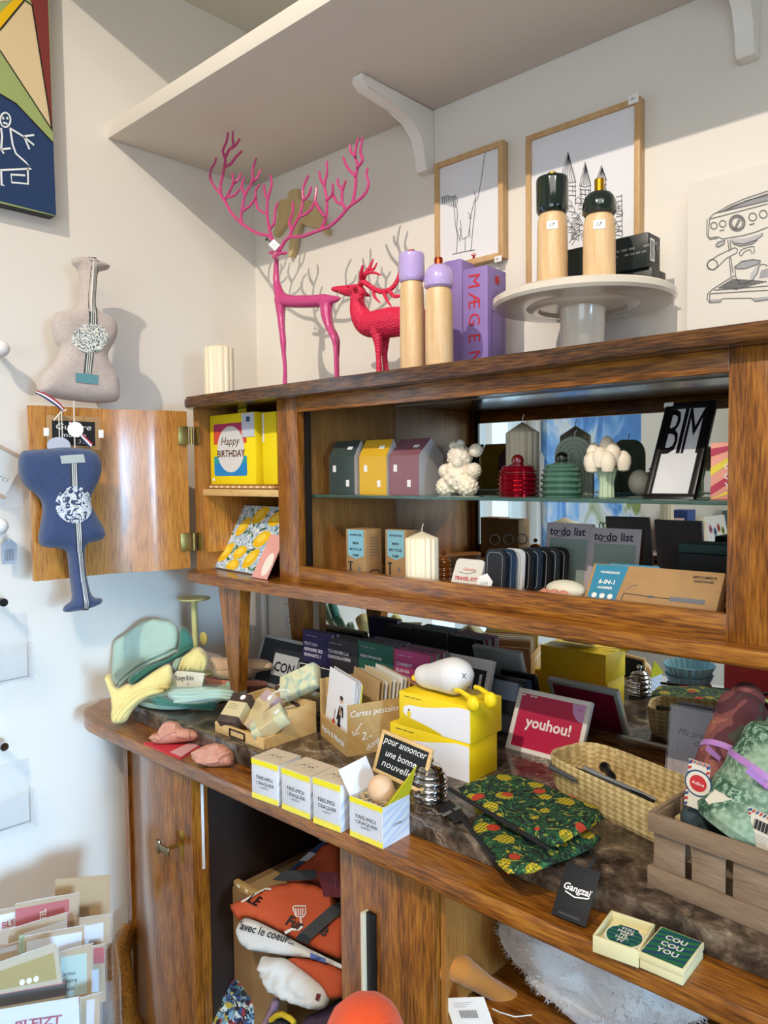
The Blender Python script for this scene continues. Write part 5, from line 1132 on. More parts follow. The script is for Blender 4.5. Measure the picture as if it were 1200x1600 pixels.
# yellow candle holder
YC = mat('pale_yellow_metal', 'd2d08c', .35); q = Yp(303, 934, -.30)
ch = thing('candle_holder', 'pale yellow metal candle holder with flat disc top behind the towels', 'candle holder', at(q.x, q.y, MZ))
hh = q.z - MZ; r = 25.5 / K(q)
mb = MB(); mb.lathe([(0, hh - .004), (r * .95, hh - .004), (r, hh - .002), (r, hh), (0, hh)], YC, 40); part('disc', mb, ch)
mb = MB(); mb.lathe([(0, 0), (.0075, 0), (.0075, hh - .0045), (0, hh - .0045)], YC, 20); part('stem', mb, ch)
mb = MB(); mb.lathe([(.008, .0), (.04, 0), (.042, .004), (.03, .008), (.008, .008)], YC, 32); mb.ball((.024, .01, hh - .105), .016, C_('c8b868'), 16, 10, (1, .4, 1.1)); part('base', mb, ch)

def bt(px, py, y, z=None):
    q = Yp(px, py, y); return lambda: V((q.x, y, MZ))
# ------------------------------------------------------------------ frame CON and row of small books
f2_ = cr(380, 940, 2.727)
t, w_, h_ = leanframe(bt(393, 1060, -.245), bt(470, 1078, -.245), (403, 988), -.205, MZ, 'silver frame with the word CON, leaning behind the cabinet leg', mat('silver_frame', 'a9a9a8', .35, metal=.4), .008)
mb = MB(); mb.box(.007, w_ - .007, .003, .011, .007, h_ - .007, C_('1e232c')); a, b_ = w_ * .32, w_ * .80; mb.rect(a, b_, h_ * .24, h_ * .68, 'b9bcbe', .0026); mb.ft('CON', 'black', (a + b_) / 2, h_ * .42, w=(b_ - a) * .8, bold=True, y=.002); part('print', mb, t)
BKS = [((472, 984), (513, 990), '2b2350', 'PEUT-ON/RENDRE SES/ENFANTS ?', 'purple book PEUT-ON RENDRE SES ENFANTS ? facing front in the row of small books', 2),
       ((508, 996), (556, 1003), '2e2c2f', 'TOURNER LA/CHOCOLATIERE', 'charcoal grey book standing between the purple and the green one', 4),
       ((558, 1001), (608, 1012), '1f5a48', 'AÉROPHAGIE', 'green book titled AÉROPHAGIE in the row of small books', 5),
       ((615, 1014), (667, 1026), 'a83a6a', "COMMENT/ÉLEVER/UN ADO/SANS EN", 'magenta book behind the goose boxes in the row of small books', 5)]
for i, (tl, tr_, c, s, lab, n) in enumerate(BKS):
    y = -.236; A = Yp(*tl, y); B = Yp(*tr_, y); w_ = B.x - A.x + .006; h_ = A.z - MZ
    for k in range(n):
        mb = MB(); cm = c if k == 0 else random.choice(['2b2b30', '35323a', c])
        mb.box(0, w_, .0011, .0099, .001, h_ - .001, '8a8684'); mb.box(0, w_, 0, .001, 0, h_, cm); mb.box(0, w_, .01, .011, 0, h_, cm); mb.box(-.001, .0, 0, .011, 0, h_, cm)
        if k == 0:
            mb.ft('---- ---', 'b8a8c4', w_ * .3, h_ * .93, w=w_ * .4)
            L = s.split('/')
            for j, l in enumerate(L): mb.ft(l, 'dcd6e2', w_ * .06, h_ * (.78 - .085 * j), h=h_ * .05, w=min(w_ * .70, w_ * .065 * len(l)), bold=True, center=False)
        Mx = frm((A.x + .004 * (k % 2), y + k * .0122, MZ), (1, .0, 0), (0, .02, 1))
        lb = lab if k == 0 else lab.split(' facing')[0].split(' standing')[0].split(' titled')[0].split(' behind')[0] + ', %s behind the front copy' % ['', 'directly', 'second', 'third', 'fourth'][k]
        solo('book', mb, lb, 'book', Mx, 'small books in a row')
# small black sign
t, w_, h_ = leanframe(bt(460, 1080, -.300), bt(512, 1092, -.300), (465, 1033), -.285, MZ, 'small black sign with rounded white border in front of the purple book', 'blackm', .0015, name='name_sign', cat='sign')
mb = MB(); mb.box(0, w_, .0003, .004, 0, h_, 'blackm'); mb.stroke(rr(.002, w_ - .002, .002, h_ - .002, .005), .0015, 'chalkw', closed=True, f=lambda u, v: V((u, -.0004, v))); mb.ft('Go      ose', 'chalkw', w_ * .5, h_ * .6, w=w_ * .8, shear=.2); part('panel', mb, t)

# ------------------------------------------------------------------ soap crate
f3_ = cr(320, 1000, 5)
a = Zp(336, 1143, MZ); b_ = Zp(412, 1172, MZ); c = Zp(500, 1146, MZ)
Mx = frm(a, b_ - a, (0, 0, 1)); w_ = (b_ - a).length; d_ = (c - b_).length; hf = hgt(a, 1127); hbk = .062
sc_ = thing('wooden_crate', 'small pale wooden crate with a metal label holder, full of soap bars', 'crate', Mx)
mb = MB(); mb.box(0, w_, 0, .006, .0, hf, 'pine', .0006); part('front_panel', mb, sc_)
sd = [(0, 0), (d_, 0), (d_, hbk), (d_ * .52, hbk * .95), (d_ * .34, hf * 1.15), (d_ * .3, hf), (0, hf)]
for x in (0, w_ - .005):
    mb = MB(Matrix.Translation((x, 0, 0)) @ Matrix(((0, 0, 1, 0), (1, 0, 0, 0), (0, 1, 0, 0), (0, 0, 0, 1)))); mb.prism([(.0062, 0)] + sd[1:-1] + [(.0062, hf)], 0, .005, 'pine'); part('side_panel', mb, sc_)
mb = MB(); mb.box(.0052, w_ - .0052, d_ - .006, d_, 0, hbk, 'pine'); part('back_panel', mb, sc_)
mb = MB(); mb.box(.0052, w_ - .0052, .0062, d_ - .0062, 0, .004, 'pine'); part('bottom', mb, sc_)
mb = MB(); x0, x1 = w_ * .32, w_ * .64
for bb in ((x0, x1, hf * .78, hf * .9), (x0, x1, hf * .12, hf * .24), (x0, x0 + .003, hf * .24, hf * .78), (x1 - .003, x1, hf * .24, hf * .78)): mb.box(bb[0], bb[1], -.0025, -.0002, bb[2], bb[3], C_('3a2a20', .4, metal=.6), .0004)
part('label_holder', mb, sc_)
def soapm(name, a, b_, c):
    t = NT(name); co = t.coord(); n = t.n('TexNoise'); n.inputs['Scale'].default_value = 22; n.inputs['Distortion'].default_value = 1.5; t.l(co, n.inputs[0])
    t.l(t.ramp(n.outputs[0], [(.38, a), (.5, b_), (.62, c)]), t.b.inputs['Base Color']); t.b.inputs['Roughness'].default_value = .5; return t.m
SG = soapm('marbled_green_soap', 'd5cfa8', 'c8c8a2', '96b0a0'); SK = soapm('cream_soap', 'd8c898', 'd0bc8c', 'c4b07c'); SDK = soapm('dark_soap', '3a2c28', '44342e', '503e36'); SL = soapm('lilac_soap', 'b09aa4', 'c0a898', 'cdb890')
def soap(px, py, z, rz, rx, m, label, band=True, w=.045, h=.08, d=.028, ry=0, dot=True):
    q = Zp(*f3_((px, py)), z); Mx = at(q.x, q.y, q.z, rz, rx, ry)
    t = thing('soap_bar', label, 'soap', Mx, 'wrapped soap bars in the crate')
    mb = MB(); mb.box(-w / 2, w / 2, -d / 2, d / 2, -h / 2, h / 2, m, .003 if not band else .0015, 2); part('soap', mb, t)
    if band:
        mb = MB(); e = .0004; mb.box(-w / 2 - e, w / 2 + e, -d / 2 - e, d / 2 + e, -h * .30, h * .22, C_('c9b88c'), .0015, 1)
        for k in range(4): mb.rect(-w * .35, w * (.1 + .08 * (k % 2)), h * (.10 - .05 * k), h * (.107 - .05 * k), 'ink', -d / 2 - .001)
        part('paper_band', mb, t)
    if dot: mb = MB(); mb.disc(w * .15, h * .36, .006, .006, 'tagw', -d / 2 - .0008); part('price_sticker', mb, t)
    return t
soap(250, 560, .970, .30, -.95, SDK, 'dark brown soap with kraft band at the front left of the crate', h=.072)
soap(440, 560, .966, .1, -.85, SL, 'lilac and cream soap behind the dark brown one', ry=.3, h=.085)
soap(505, 650, .968, -.25, -.95, SG, 'green marbled soap with kraft band at the front right of the crate', ry=.35, h=.072)
soap(650, 570, .958, .1, -.9, SDK, 'dark soap with kraft band behind the green marbled one', ry=.3, h=.08)
soap(570, 480, .968, .2, -.8, SDK, 'small dark soap in the middle of the crate', w=.03, h=.06)
soap(800, 520, .962, 0, -1.1, SK, 'plain cream soap at the back right of the crate', False, h=.07)
soap(640, 400, .975, .2, -1.3, SL, 'lilac soap at the back of the crate under the big marbled one', False, h=.06)
q = Yp(*f3_((745, 330)), -.40); t = thing('soap_bar', 'big green marbled soap on a white cord, lying on top of the crate', 'soap', frm(q, (.86, .3, .45), (-.55, .45, .7)), 'wrapped soap bars in the crate')
mb = MB(); mb.box(-.046, .046, -.014, .014, -.026, .026, SG, .006, 3); part('soap', mb, t)
mb = W(t); q1, q2 = [Yp(*f3_(p), -.44) for p in ((640, 465), (500, 520))]
mb.tube([Yp(*f3_(p), y) for p, y in (((640, 470), -.44), ((632, 435), -.45), ((662, 405), -.45), ((655, 392), -.45), ((600, 388), -.455), ((545, 410), -.46), ((515, 460), -.462), ((500, 525), -.462))], .0018, 'string', 8); part('cord', mb, t)

# ------------------------------------------------------------------ postcard box
a = Zp(501, 1148, MZ); b_ = Zp(542, 1183, MZ); c = Zp(622, 1160, MZ)
Mx = frm(a, b_ - a, (0, 0, 1)); w_ = (b_ - a).length; d_ = .15; h_ = hgt(b_, 1103)
pc_ = thing('postcard_box', 'kraft box lettered Cartes postales, filled with postcards', 'box', Mx)
mb = MB(); mb.box(0, w_, 0, .0025, 0, h_ * .45, 'ply'); mb.box(w_ - .0025, w_, .0026, d_, 0, h_, 'ply'); mb.box(0, .0025, .0026, d_, 0, h_ * 1.2, 'ply'); mb.box(.0026, w_ - .0026, d_ - .0025, d_, 0, h_ * 1.2, 'ply'); mb.box(.0026, w_ - .0026, .0026, d_ - .0026, 0, .0025, 'ply')
e = lambda u, v: V((w_ + .0008, u, v)); U_ = (0, 1, 0); Z_ = (0, 0, 1)
def st(s, y, z, h, w=None, rot=0): mb.text(s, 'chalkw', (w_ + .0008, y, z), (0, math.cos(rot), math.sin(rot)), (0, -math.sin(rot), math.cos(rot)), h, w, shear=.2)
st('Cartes postales', d_ * .38, h_ * .80, None, d_ * .66); st('2.-', d_ * .27, h_ * .36, h_ * .15); st('dont', d_ * .35, h_ * .18, h_ * .12, rot=.5); st('enveloppe', d_ * .55, h_ * .30, None, d_ * .36, rot=.7)
mb.stroke([(d_ * .2, h_ * .62), (d_ * .1, h_ * .42)], .0016, 'chalkw', e); mb.stroke([(d_ * .07, h_ * .5), (d_ * .09, h_ * .4), (d_ * .17, h_ * .44)], .0016, 'chalkw', e)
mb.ft('Agnès & Martial', 'chalkw', w_ * .5, h_ * .2, w=w_ * .85, h=h_ * .16, bold=True); mb.box(0, .0025, -.0, .012, h_ * .45, h_ * 1.2, 'ply')
part('carton', mb, pc_)
MI = pc_.matrix_world
def pcard(y, hh, col, label, x0=.004, ww=None, art=False, thick=.0012, tilt=.12):
    ww = ww or w_ - .008; t = thing('postcard', label, 'postcard', MI @ frm((x0, y, .004), (1, 0, 0), (0, tilt, 1)), 'postcards in the kraft box')
    mb = MB(); mb.box(0, ww, 0, thick, 0, hh, col)
    if art:
        A = lambda u, v: (ww * u, hh * v)
        def pol(p, m, e): mb.ff([A(*q) for q in p], m, e)
        pol([(.50, .28), (.60, .28), (.60, .52), (.50, .52)], '18181a', -.0004); pol([(.47, .08), (.53, .08), (.56, .3), (.50, .3)], '18181a', -.0004); pol([(.57, .08), (.62, .08), (.62, .3), (.55, .3)], '18181a', -.0004)
        pol([(.44, .32), (.50, .36), (.52, .55), (.66, .55), (.70, .42), (.64, .4), (.62, .52), (.5, .5)], '2a2a2e', -.0006); pol([(.54, .42), (.59, .42), (.58, .54), (.55, .54)], 'd8a888', -.0007)
        mb.disc(*A(.57, .635), ww * .055, hh * .045, 'd8a080', -.0006); mb.disc(*A(.57, .665), ww * .06, hh * .03, '1a1412', -.0008)
        mb.disc(*A(.33, .19), ww * .085, hh * .06, 'c8402c', -.0006); mb.disc(*A(.35, .27), ww * .06, hh * .045, 'c8402c', -.0007); mb.disc(*A(.34, .24), ww * .02, hh * .015, '5a2018', -.0009); pol([(.345, .3), (.365, .3), (.385, .46), (.365, .46)], '7a3020', -.0008)
    part('card', mb, t); return t
H0 = hgt(a, 1050) ; random.seed(11)
lab_n = ['front', 'second', 'third', 'fourth', 'fifth', 'sixth']
for k in range(6):
    pcard(.005 + k * .003, hgt(a, 1045) - .004 * (k % 3), ['e4e4e8', 'dcdcdc', 'e6e6e2', 'c9c9cc', 'e8e4d8', 'd9d04a'][k], 'white postcard showing a man with a red guitar, at the front' if k == 0 else '%s white postcard counted from the front of the kraft box' % lab_n[k] if k < 5 else 'yellow-edged postcard behind the front white ones', art=k == 0)
for k in range(9):
    pcard(.055 + k * .008, H0 * (1.02 - .02 * (k % 3)), ['b4946a', 'b4946a', 'd8d4cc', 'c8b48c', 'e0dcd4', 'd4c8b0', 'dedad2', 'cfcac0', 'b89a70'][k], ['kraft envelope standing behind the white postcards', 'second kraft envelope behind the white postcards', 'pale card behind the two kraft envelopes', 'tan card in the middle of the postcard box', 'white card in the middle of the postcard box', 'beige card in the rear half of the postcard box', 'off-white card in the rear half of the postcard box', 'grey card near the back of the postcard box', 'kraft card at the very back of the postcard box'][k], x0=.01, ww=w_ - .014)

# ------------------------------------------------------------------ goose boxes and lamp
YEL = mat('bright_yellow_card', 'f0cf10', .45)
def gbox(pc, py, pl, pr_, pt, z, label, flip=False):
    C = Zp(733.8, 1224, MZ); Mx, w_, d_, h_ = cb(pc, py, C.y, z, pl, pr_, pt)
    t = thing('goose_lamp_box', label, 'box', Mx, 'yellow goose lamp boxes'); mb = MB(); mb.box(0, w_, 0, d_, 0, h_, YEL, .0008)
    o = [(.06, .42), (.10, .30), (.22, .25), (.40, .18), (.62, .04), (.998, .04), (.998, .92), (.85, .93), (.68, .84), (.50, .74), (.32, .66), (.16, .66), (.08, .58)]
    o = smooth2d(o[:5], 2, False)[:-1] + [(.62, .004), (.998, .004), (.998, .92)] + smooth2d(o[7:], 2, False)
    mb.ff([(w_ * u, h_ * v) for u, v in o], 'e9e7ea', -.0005); mb.disc(w_ * .15, h_ * .50, .0018, .0018, 'ink', -.0008); mb.disc(w_ * .15, h_ * .38, .0045, .006, YEL, -.0008)
    mb.ft('----- --- ----', 'ink', w_ * .2, h_ * .88, w=w_ * .24, bold=True); mb.rect(w_ * .35, w_ * .352, h_ * .7, h_ * .99, C_('c8a800')); part('carton', mb, t); return t, Mx, w_, d_, h_
t, Mx, gw, gd, gh = gbox(733.8, 1200, 610, 777, 1163, MZ, 'yellow box with white goose shape, the lower of the two')
t, Mx2, gw2, gd2, gh2 = gbox(735, 1150, 624, 784, 1106, MZ + gh + .0006, 'yellow box with white goose shape, on top of the other, under the lamp')
top = MZ + gh + gh2 + .0012; G0 = Mx2 @ V((gw2 * .48, gd2 * .4, 0)); G0.z = top
gl = thing('goose_lamp', 'white goose night lamp with yellow feet lying on the yellow boxes', 'lamp', at(G0.x, G0.y, top, 0))
SIL = mat('white_silicone', 'dcdad8', .35, sss=.15); mb = MB(); P = []; R = []
for x, z, r in ((-.062, .022, .006), (-.056, .023, .017), (-.044, .024, .0215), (-.026, .026, .024), (-.004, .031, .029), (.018, .035, .0335), (.034, .034, .031), (.046, .030, .022), (.051, .027, .006)): P.append((x * 1.02, 0, z)); R.append(r)
PP = []; RR = []
for i in range(len(P) - 1):
    for j in range(5): u = j / 5; s = u; PP.append(V(P[i]).lerp(V(P[i + 1]), s)); RR.append(R[i] + (R[i + 1] - R[i]) * s)
PP.append(V(P[-1])); RR.append(R[-1]); mb.tube(PP, RR, SIL, 28); b = part('body', mb, gl, sharp=0); mod(b, 'SMOOTH', factor=.5, iterations=6)
mb = MB(); mb.ball((-.062, -.006, .018), .0085, YEL, 14, 10, (1, 1, .7)); part('beak', mb, gl)
mb = W(gl); E = Yp(725, 1056, G0.y - .0335); N_ = V((.3, -.95, 0)).normalized()
for s in (1, -1): mb.tube([E + V((-.003, -.001, -.004 * s)), E + V((.003, .001, .004 * s))], .0007, 'ink', 6)
part('eye', mb, gl)
def foot(p0, p1, y):
    mb = W(gl); A = Yp(*p0, y); B = Yp(*p1, y - .012); mb.tube([A, A.lerp(B, .35) + V((0, -.003, .004)), B], [.0042, .0038, .0045], YEL, 12); mb.ball(B + V((.002, -.002, -.007)), .012, YEL, 16, 12, (1, .8, 1.15)); part('foot', mb, gl)
yf = G0.y - .02; foot(f2_((908, 378)), f2_((978, 415)), yf); foot(f2_((990, 365)), f2_((1052, 400)), yf + .012)

# ------------------------------------------------------------------ frames behind
t, w_, h_ = leanframe(bt(672, 1095, -.215), bt(748, 1115, -.215), (688, 1017), -.165, MZ, 'white frame with bold black letters, behind the goose lamp', 'e0dfdc', .008)
mb = MB(); mb.box(.007, w_ - .007, .003, .011, .007, h_ - .007, 'paper'); mb.rect(.012, w_ - .012, .012, h_ * .86, 'blackm', .0026)
for k, x in enumerate((.25, .36, .52, .62, .78)): mb.ff([(w_ * x, h_ * .3), (w_ * (x + .05), h_ * .3), (w_ * (x + .05), h_ * .8), (w_ * x, h_ * .8)], 'dcdcdc', .0022)
part('print', mb, t)
t, w_, h_ = leanframe(bt(752, 1150, -.165), bt(806, 1165, -.165), (757, 1050), -.138, MZ, 'dark blue-black frame between the goose boxes and the youhou frame', C_('16181e', .3), .009)
mb = MB(); mb.box(.008, w_ - .008, .003, .011, .008, h_ - .008, C_('8d9bb4', .2)); mb.rect(.012, w_ - .012, h_ * .08, h_ * .6, C_('2a2c34', .2), .0026); part('print', mb, t)
t, w_, h_ = leanframe((789, 1168), (903, 1199), (808, 1073), -.168, MZ, 'white-framed crimson print reading youhou!', 'ddd6cc', .0085)
mb = MB(); mb.box(.0075, w_ - .0075, .003, .011, .0075, h_ - .0075, C_('b21e44', .35)); mb.ft('youhou!', 'e8dcd8', w_ * .5, h_ * .47, w=w_ * .62, bold=True, y=.0024)
mb.ff([(w_ - .009, h_ - .009)] + [(w_ - .009 - .027 * math.sin(k * pi / 16), h_ - .009 - .032 * math.cos(k * pi / 16)) for k in range(9)], 'c890b8', .0026); mb.ft('14.-', 'ink', w_ * .87, h_ * .84, h=.004, y=.002); mb.ft('-- --', 'e8dcd8', w_ * .14, h_ * .90, h=.0025, y=.002)
part('print', mb, t)

# ------------------------------------------------------------------ steel jar, chalkboard
C = Zp(672, 1250, MZ); h_ = .078
t = thing('lidded_jar', 'polished steel ribbed jar behind the small chalkboard', 'jar', at(C.x, C.y, MZ)); prof = [(0, 0), (.024, 0), (.027, .004)]
for k in range(25): u = k / 24; prof.append((.026 + .0045 * abs(math.sin(u * pi * 3)), .005 + u * .040))
prof += [(.025, .046), (0, .046)]; mb = MB(); mb.lathe(prof, 'chrome', 40); part('jar_body', mb, t)
mb = MB(); mb.lathe([(0, .0465), (.026, .0465), (.0275, .050), (.025, .054), (.022, .056), (.023, .060), (.018, .066), (.008, .069), (0, .070)], 'chrome', 40); ld = part('lid', mb, t)
mb = MB(); mb.ball((0, 0, .0765), .0075, 'chrome', 16, 10); part('knob', mb, ld); t.scale = (.92, .92, .86)
q = [Yp(581, 1204, -.520), Yp(659, 1241, -.520), Yp(689, 1171, -.500), Yp(609, 1146, -.500)]
O = (q[0] + q[1]) / 2; Mx = frm(q[0], q[1] - q[0], q[3] - q[0]); w_ = (q[1] - q[0]).length; h_ = (q[3] - q[0]).length
t = thing('chalkboard', 'small wood-framed chalkboard reading pour annoncer une bonne nouvelle, leaning on the steel jar', 'chalkboard', Mx); fw = .006
mb = MB()
for bb in ((0, w_, 0, fw), (0, w_, h_ - fw, h_), (0, fw, fw, h_ - fw), (w_ - fw, w_, fw, h_ - fw)): mb.box(bb[0], bb[1], 0, .005, bb[2], bb[3], 'pine', .0006)
part('frame', mb, t); mb = MB(); mb.box(fw - .001, w_ - fw + .001, .0012, .004, fw - .001, h_ - fw + .001, 'chalk')
for s, x, z, ww in (('pour annoncer', .5, .76, .82), ('une bonne', .48, .53, .6), ('nouvelle!!', .5, .29, .68)): mb.ft(s, 'chalkw', w_ * x, h_ * z, w=w_ * ww, h=h_ * .16, y=.0006, shear=.25)
part('board', mb, t)

# ------------------------------------------------------------------ FAIS-MOI CRAQUER boxes
GRID = '8e9ab0'
def eggbox(pl, pr_, ptop, label, opened=False, dd=None):
    a = Zp(*pl, BZ); b_ = Zp(*pr_, BZ); a.y = min(a.y, -.600); b_ = V((b_.x, a.y + (b_.y - a.y) * .5, BZ)); h_ = hgt(a, ptop); Mx = frm(a, b_ - a, (0, 0, 1)); w_ = (b_ - a).length; d_ = dd or w_ * .85
    t = thing('egg_box', label, 'box', Mx, 'FAIS-MOI CRAQUER egg boxes'); mb = MB()
    if opened:
        e = .0012
        for bb in ((0, w_, 0, e), (0, w_, d_ - e, d_), (0, e, e, d_ - e), (w_ - e, w_, e, d_ - e)): mb.box(*bb, 0, h_, 'paper')
        mb.box(e, w_ - e, e, d_ - e, 0, .002, 'paper')
    else: mb.box(0, w_, 0, d_, 0, h_, 'paper', .0006)
    for k in range(1, 14): mb.rect(w_ * k / 14 - .0001, w_ * k / 14 + .0002, h_ * .16, h_ * .86, GRID, -.0005)
    for k in range(12): mb.rect(.0005, w_ - .0005, h_ * (.17 + k * .06), h_ * (.17 + k * .06) + .0003, GRID, -.0005)
    mb.rect(0, w_, 0, h_ * .12, 'e8d84a', -.0006); mb.rect(0, w_, h_ * .88, h_, 'e8d81c', -.0006)
    for k in range(11): mb.rect(w_ * (k + .2) / 11, w_ * (k + .7) / 11, h_ * .12, h_ * .15, 'e8d84a', -.0006); mb.rect(w_ * (k + .2) / 11, w_ * (k + .7) / 11, h_ * .85, h_ * .88, 'e8d84a', -.0006)
    mb.ft('FAIS-MOI', 'ink', w_ * .5, h_ * .57, w=w_ * .6, h=h_ * .10, y=-.001); mb.ft('CRAQUER', 'ink', w_ * .52, h_ * .43, w=w_ * .66, h=h_ * .10, y=-.001); mb.ft('surprise !', 'ink', w_ * .5, h_ * .33, w=w_ * .3, y=-.001)
    for k in range(6 if opened else 4):
        z = -h_ * .3 + k * h_ * .26; q = [(0, z), (d_, z + h_ * .5), (d_, z + h_ * .62), (0, z + h_ * .12)]; q = [(u, min(max(v, 0), h_)) for u, v in q]; mb.add([(w_ + .0005, u, v) for u, v in q], [(0, 1, 2, 3)], 'c4cede')
    if opened: mb.text('Coucou !', 'ink', (w_ + .001, d_ * .55, h_ * .45), (0, 1, 0), (0, 0, 1), w=d_ * .4, shear=.3)
    part('carton', mb, t)
    if not opened:
        mb = MB(); mb.box(0, w_, 0, d_, h_ + .0002, h_ + .0012, C_('cfc0a8')); 
        for k in range(9): mb.add([(w_ * (.2 + .07 * k), d_ * (.3 + .1 * (k % 4)), h_ + .0016), (w_ * (.24 + .07 * k), d_ * (.33 + .1 * (k % 4)), h_ + .0016), (w_ * (.22 + .07 * k), d_ * (.37 + .1 * (k % 4)), h_ + .0016)], [(0, 1, 2)], 'ink')
        mb.text('-- ---', 'ink', (w_ * .5, d_ * .5, h_ + .0017), (1, 0, 0), (0, 1, 0), w=w_ * .4); part('lid', mb, t)
    return t, Mx, w_, d_, h_
eggbox((394, 1245), (440, 1258), 1184, 'closed FAIS-MOI CRAQUER box, leftmost of the row')
eggbox((441, 1263), (487, 1280), 1199, 'closed FAIS-MOI CRAQUER box, second from the left')
eggbox((490, 1285), (536, 1300), 1214, 'closed FAIS-MOI CRAQUER box beside the open one')
t, Mx, w_, d_, h_ = eggbox((547, 1305), (600, 1326), 1243, 'open FAIS-MOI CRAQUER box with an egg inside', True, .062)
mb = MB(); mb.hexa([(w_ - .0012, 0, h_), (w_, 0, h_), (w_, d_, h_), (w_ - .0012, d_, h_)], [(w_ + .006, 0.004, h_ + .004), (w_ + .0072, .004, h_ + .004), (w_ + .012, d_ + .004, h_ + .047), (w_ + .011, d_ + .004, h_ + .047)], C_('d8c818')); part('flap', mb, t, 'yellow-green side flap')
mb = MB(); mb.hexa([(0, 0, h_), (.0012, 0, h_), (.0012, d_, h_), (0, d_, h_)], [(-.024, .0, h_ + .034), (-.023, .0, h_ + .034), (-.019, d_ * .95, h_ + .04), (-.020, d_ * .95, h_ + .04)], 'paper'); part('flap', mb, t, 'white side flap')
g = MI_ = Mx; mb = MB(); mb.ball((0, 0, 0), .021, C_('d9b490', .5, sss=.2), 24, 16, (1, 1, 1.22)); q = Mx @ V((w_ * .52, d_ * .55, h_ + .006)); solo('egg', mb, 'beige egg sitting in wood wool in the open box', 'egg', at(q.x, q.y, q.z, 0, .3))
mb = MB(); random.seed(21)
for k in range(60):
    x, y = random.uniform(.006, w_ - .006), random.uniform(.006, d_ - .006); a_ = random.uniform(0, 6.3); z = h_ - .014 + random.uniform(0, .012); L = .009
    mb.tube([(min(max(x + math.cos(a_ + s * .6) * L * s, .003), w_ - .003), min(max(y + math.sin(a_ + s * .6) * L * s, .003), d_ - .003), z + .004 * math.sin(s * 2)) for s in (-1, -.3, .3, 1)], .0008, 'd2bc8c', 5)
o = solo('wood_wool', mb, 'pale curled wood wool around the egg in the open box', 'wood wool', Mx); o['kind'] = 'stuff'

# ------------------------------------------------------------------ pineapple pouches
def pine(t):
    co = t.coord((1, 1, 1)); v = t.n('TexVoronoi'); v.inputs['Scale'].default_value = 26; t.l(co, v.inputs[0])
    n = t.n('TexNoise'); n.inputs['Scale'].default_value = 42; n.inputs['Distortion'].default_value = 3.5; t.l(co, n.inputs[0])
    leaf = t.ramp(n.outputs[0], [(0, '0a1410'), (.43, '0c1812'), (.47, '1c5e36'), (.52, '0a1410'), (.58, '2a7040'), (.63, 'a8901c')], 'CONSTANT')
    ch = t.n('TexChecker'); ch.inputs['Scale'].default_value = 260; ch.inputs[1].default_value = lin('c8a818'); ch.inputs[2].default_value = lin('5e6a14'); c2 = t.coord((1, 1, 1), (0, 0, .785)); t.l(c2, ch.inputs[0])
    f = t.ramp(v.outputs['Distance'], [(0, 'ffffff'), (.34, '000000')], 'CONSTANT'); g = t.n('Mix', data_type='RGBA'); t.l(f, g.inputs[0]); t.l(leaf, g.inputs[6]); t.l(ch.outputs[0], g.inputs[7])
    v2 = t.n('TexVoronoi'); v2.inputs['Scale'].default_value = 19; c3 = t.coord((1, 1, 1), (0, 0, .3)); mp = t.n('VectorMath', operation='ADD'); mp.inputs[1].default_value = (.31, .17, .2); t.l(c3, mp.inputs[0]); t.l(mp.outputs[0], v2.inputs[0])
    f2 = t.ramp(v2.outputs['Distance'], [(0, 'ffffff'), (.19, '000000')], 'CONSTANT'); g2 = t.n('Mix', data_type='RGBA'); t.l(f2, g2.inputs[0]); t.l(g.outputs[2], g2.inputs[6]); g2.inputs[7].default_value = lin('b03418'); return g2.outputs[2]
PIN = pattern('pineapple_print_cotton', pine, .85); f7 = cr(600, 1180, 2)
def pouch(outl, z, label, T=.008):
    poly = [f7(p) for p in outl]; O = Zp(*poly[0], z)
    t = thing('pineapple_pouch', label, 'pouch', at(O.x, O.y, MZ if z < .96 else z - .012), 'pineapple print pouches'); mb = W(t)
    P3 = [Zp(*p, z) for p in poly]; P2 = smooth2d([(p.x, p.y) for p in P3], 1)
    H = puff(mb, P2, T, .02, .007, PIN, lambda u, v, s: V((u, v, z + s + .0015 * math.sin(u * 60) * math.cos(v * 50))), wr=.001); part('fabric', mb, t, sharp=0)
    mb = W(t); A, B = Zp(*f7(outl[0]), z), Zp(*f7(outl[-1]), z); mb.tube([A.lerp(B, k / 8) + V((.0, -.001, .004)) for k in range(9)], .0032, 'blackm', 10); part('zipper', mb, t, 'black zipper edge'); return t
pouch([(245, 205), (420, 150), (695, 250), (640, 300), (400, 388), (345, 330)], MZ + .0115, 'black pouch with pineapple and parrot print, lying lowest of the two', .007)
pouch([(205, 112), (300, 78), (392, 55), (560, 120), (712, 186), (620, 240), (515, 300)], MZ + .030, 'black pouch with pineapple and parrot print, lying on top of the other', .008)
q = [Zp(*f7(p), MZ + .002) for p in ((225, 215), (262, 195), (205, 140), (165, 165))]; mb = MB(); mb.add([p + V((0, 0, .0)) for p in q] + [p + V((0, 0, .001)) for p in q], [(0, 1, 2, 3), (7, 6, 5, 4), (0, 4, 5, 1), (1, 5, 6, 2), (2, 6, 7, 3), (3, 7, 4, 0)], 'blackm')
c0 = q[0]; mb.text('--', 'inkg', (q[0] + q[2]) / 2 + V((0, 0, .0018)), q[1] - q[0], q[3] - q[0], .008); solo('hang_tag', mb, 'black hang tag lying flat beside the steel jar', 'tag')
q = [V((Zp(*f7((522, 493)), .9).x, -.603, BZ + .003)), V((0, 0, 0)), V((0, 0, 0)), Yp(*f7((603, 345)), -.551)]
A = Zp(*f7((522, 495)), BZ + .004); B = Zp(*f7((630, 538)), BZ + .004); D_ = Yp(*f7((603, 345)), -.553)
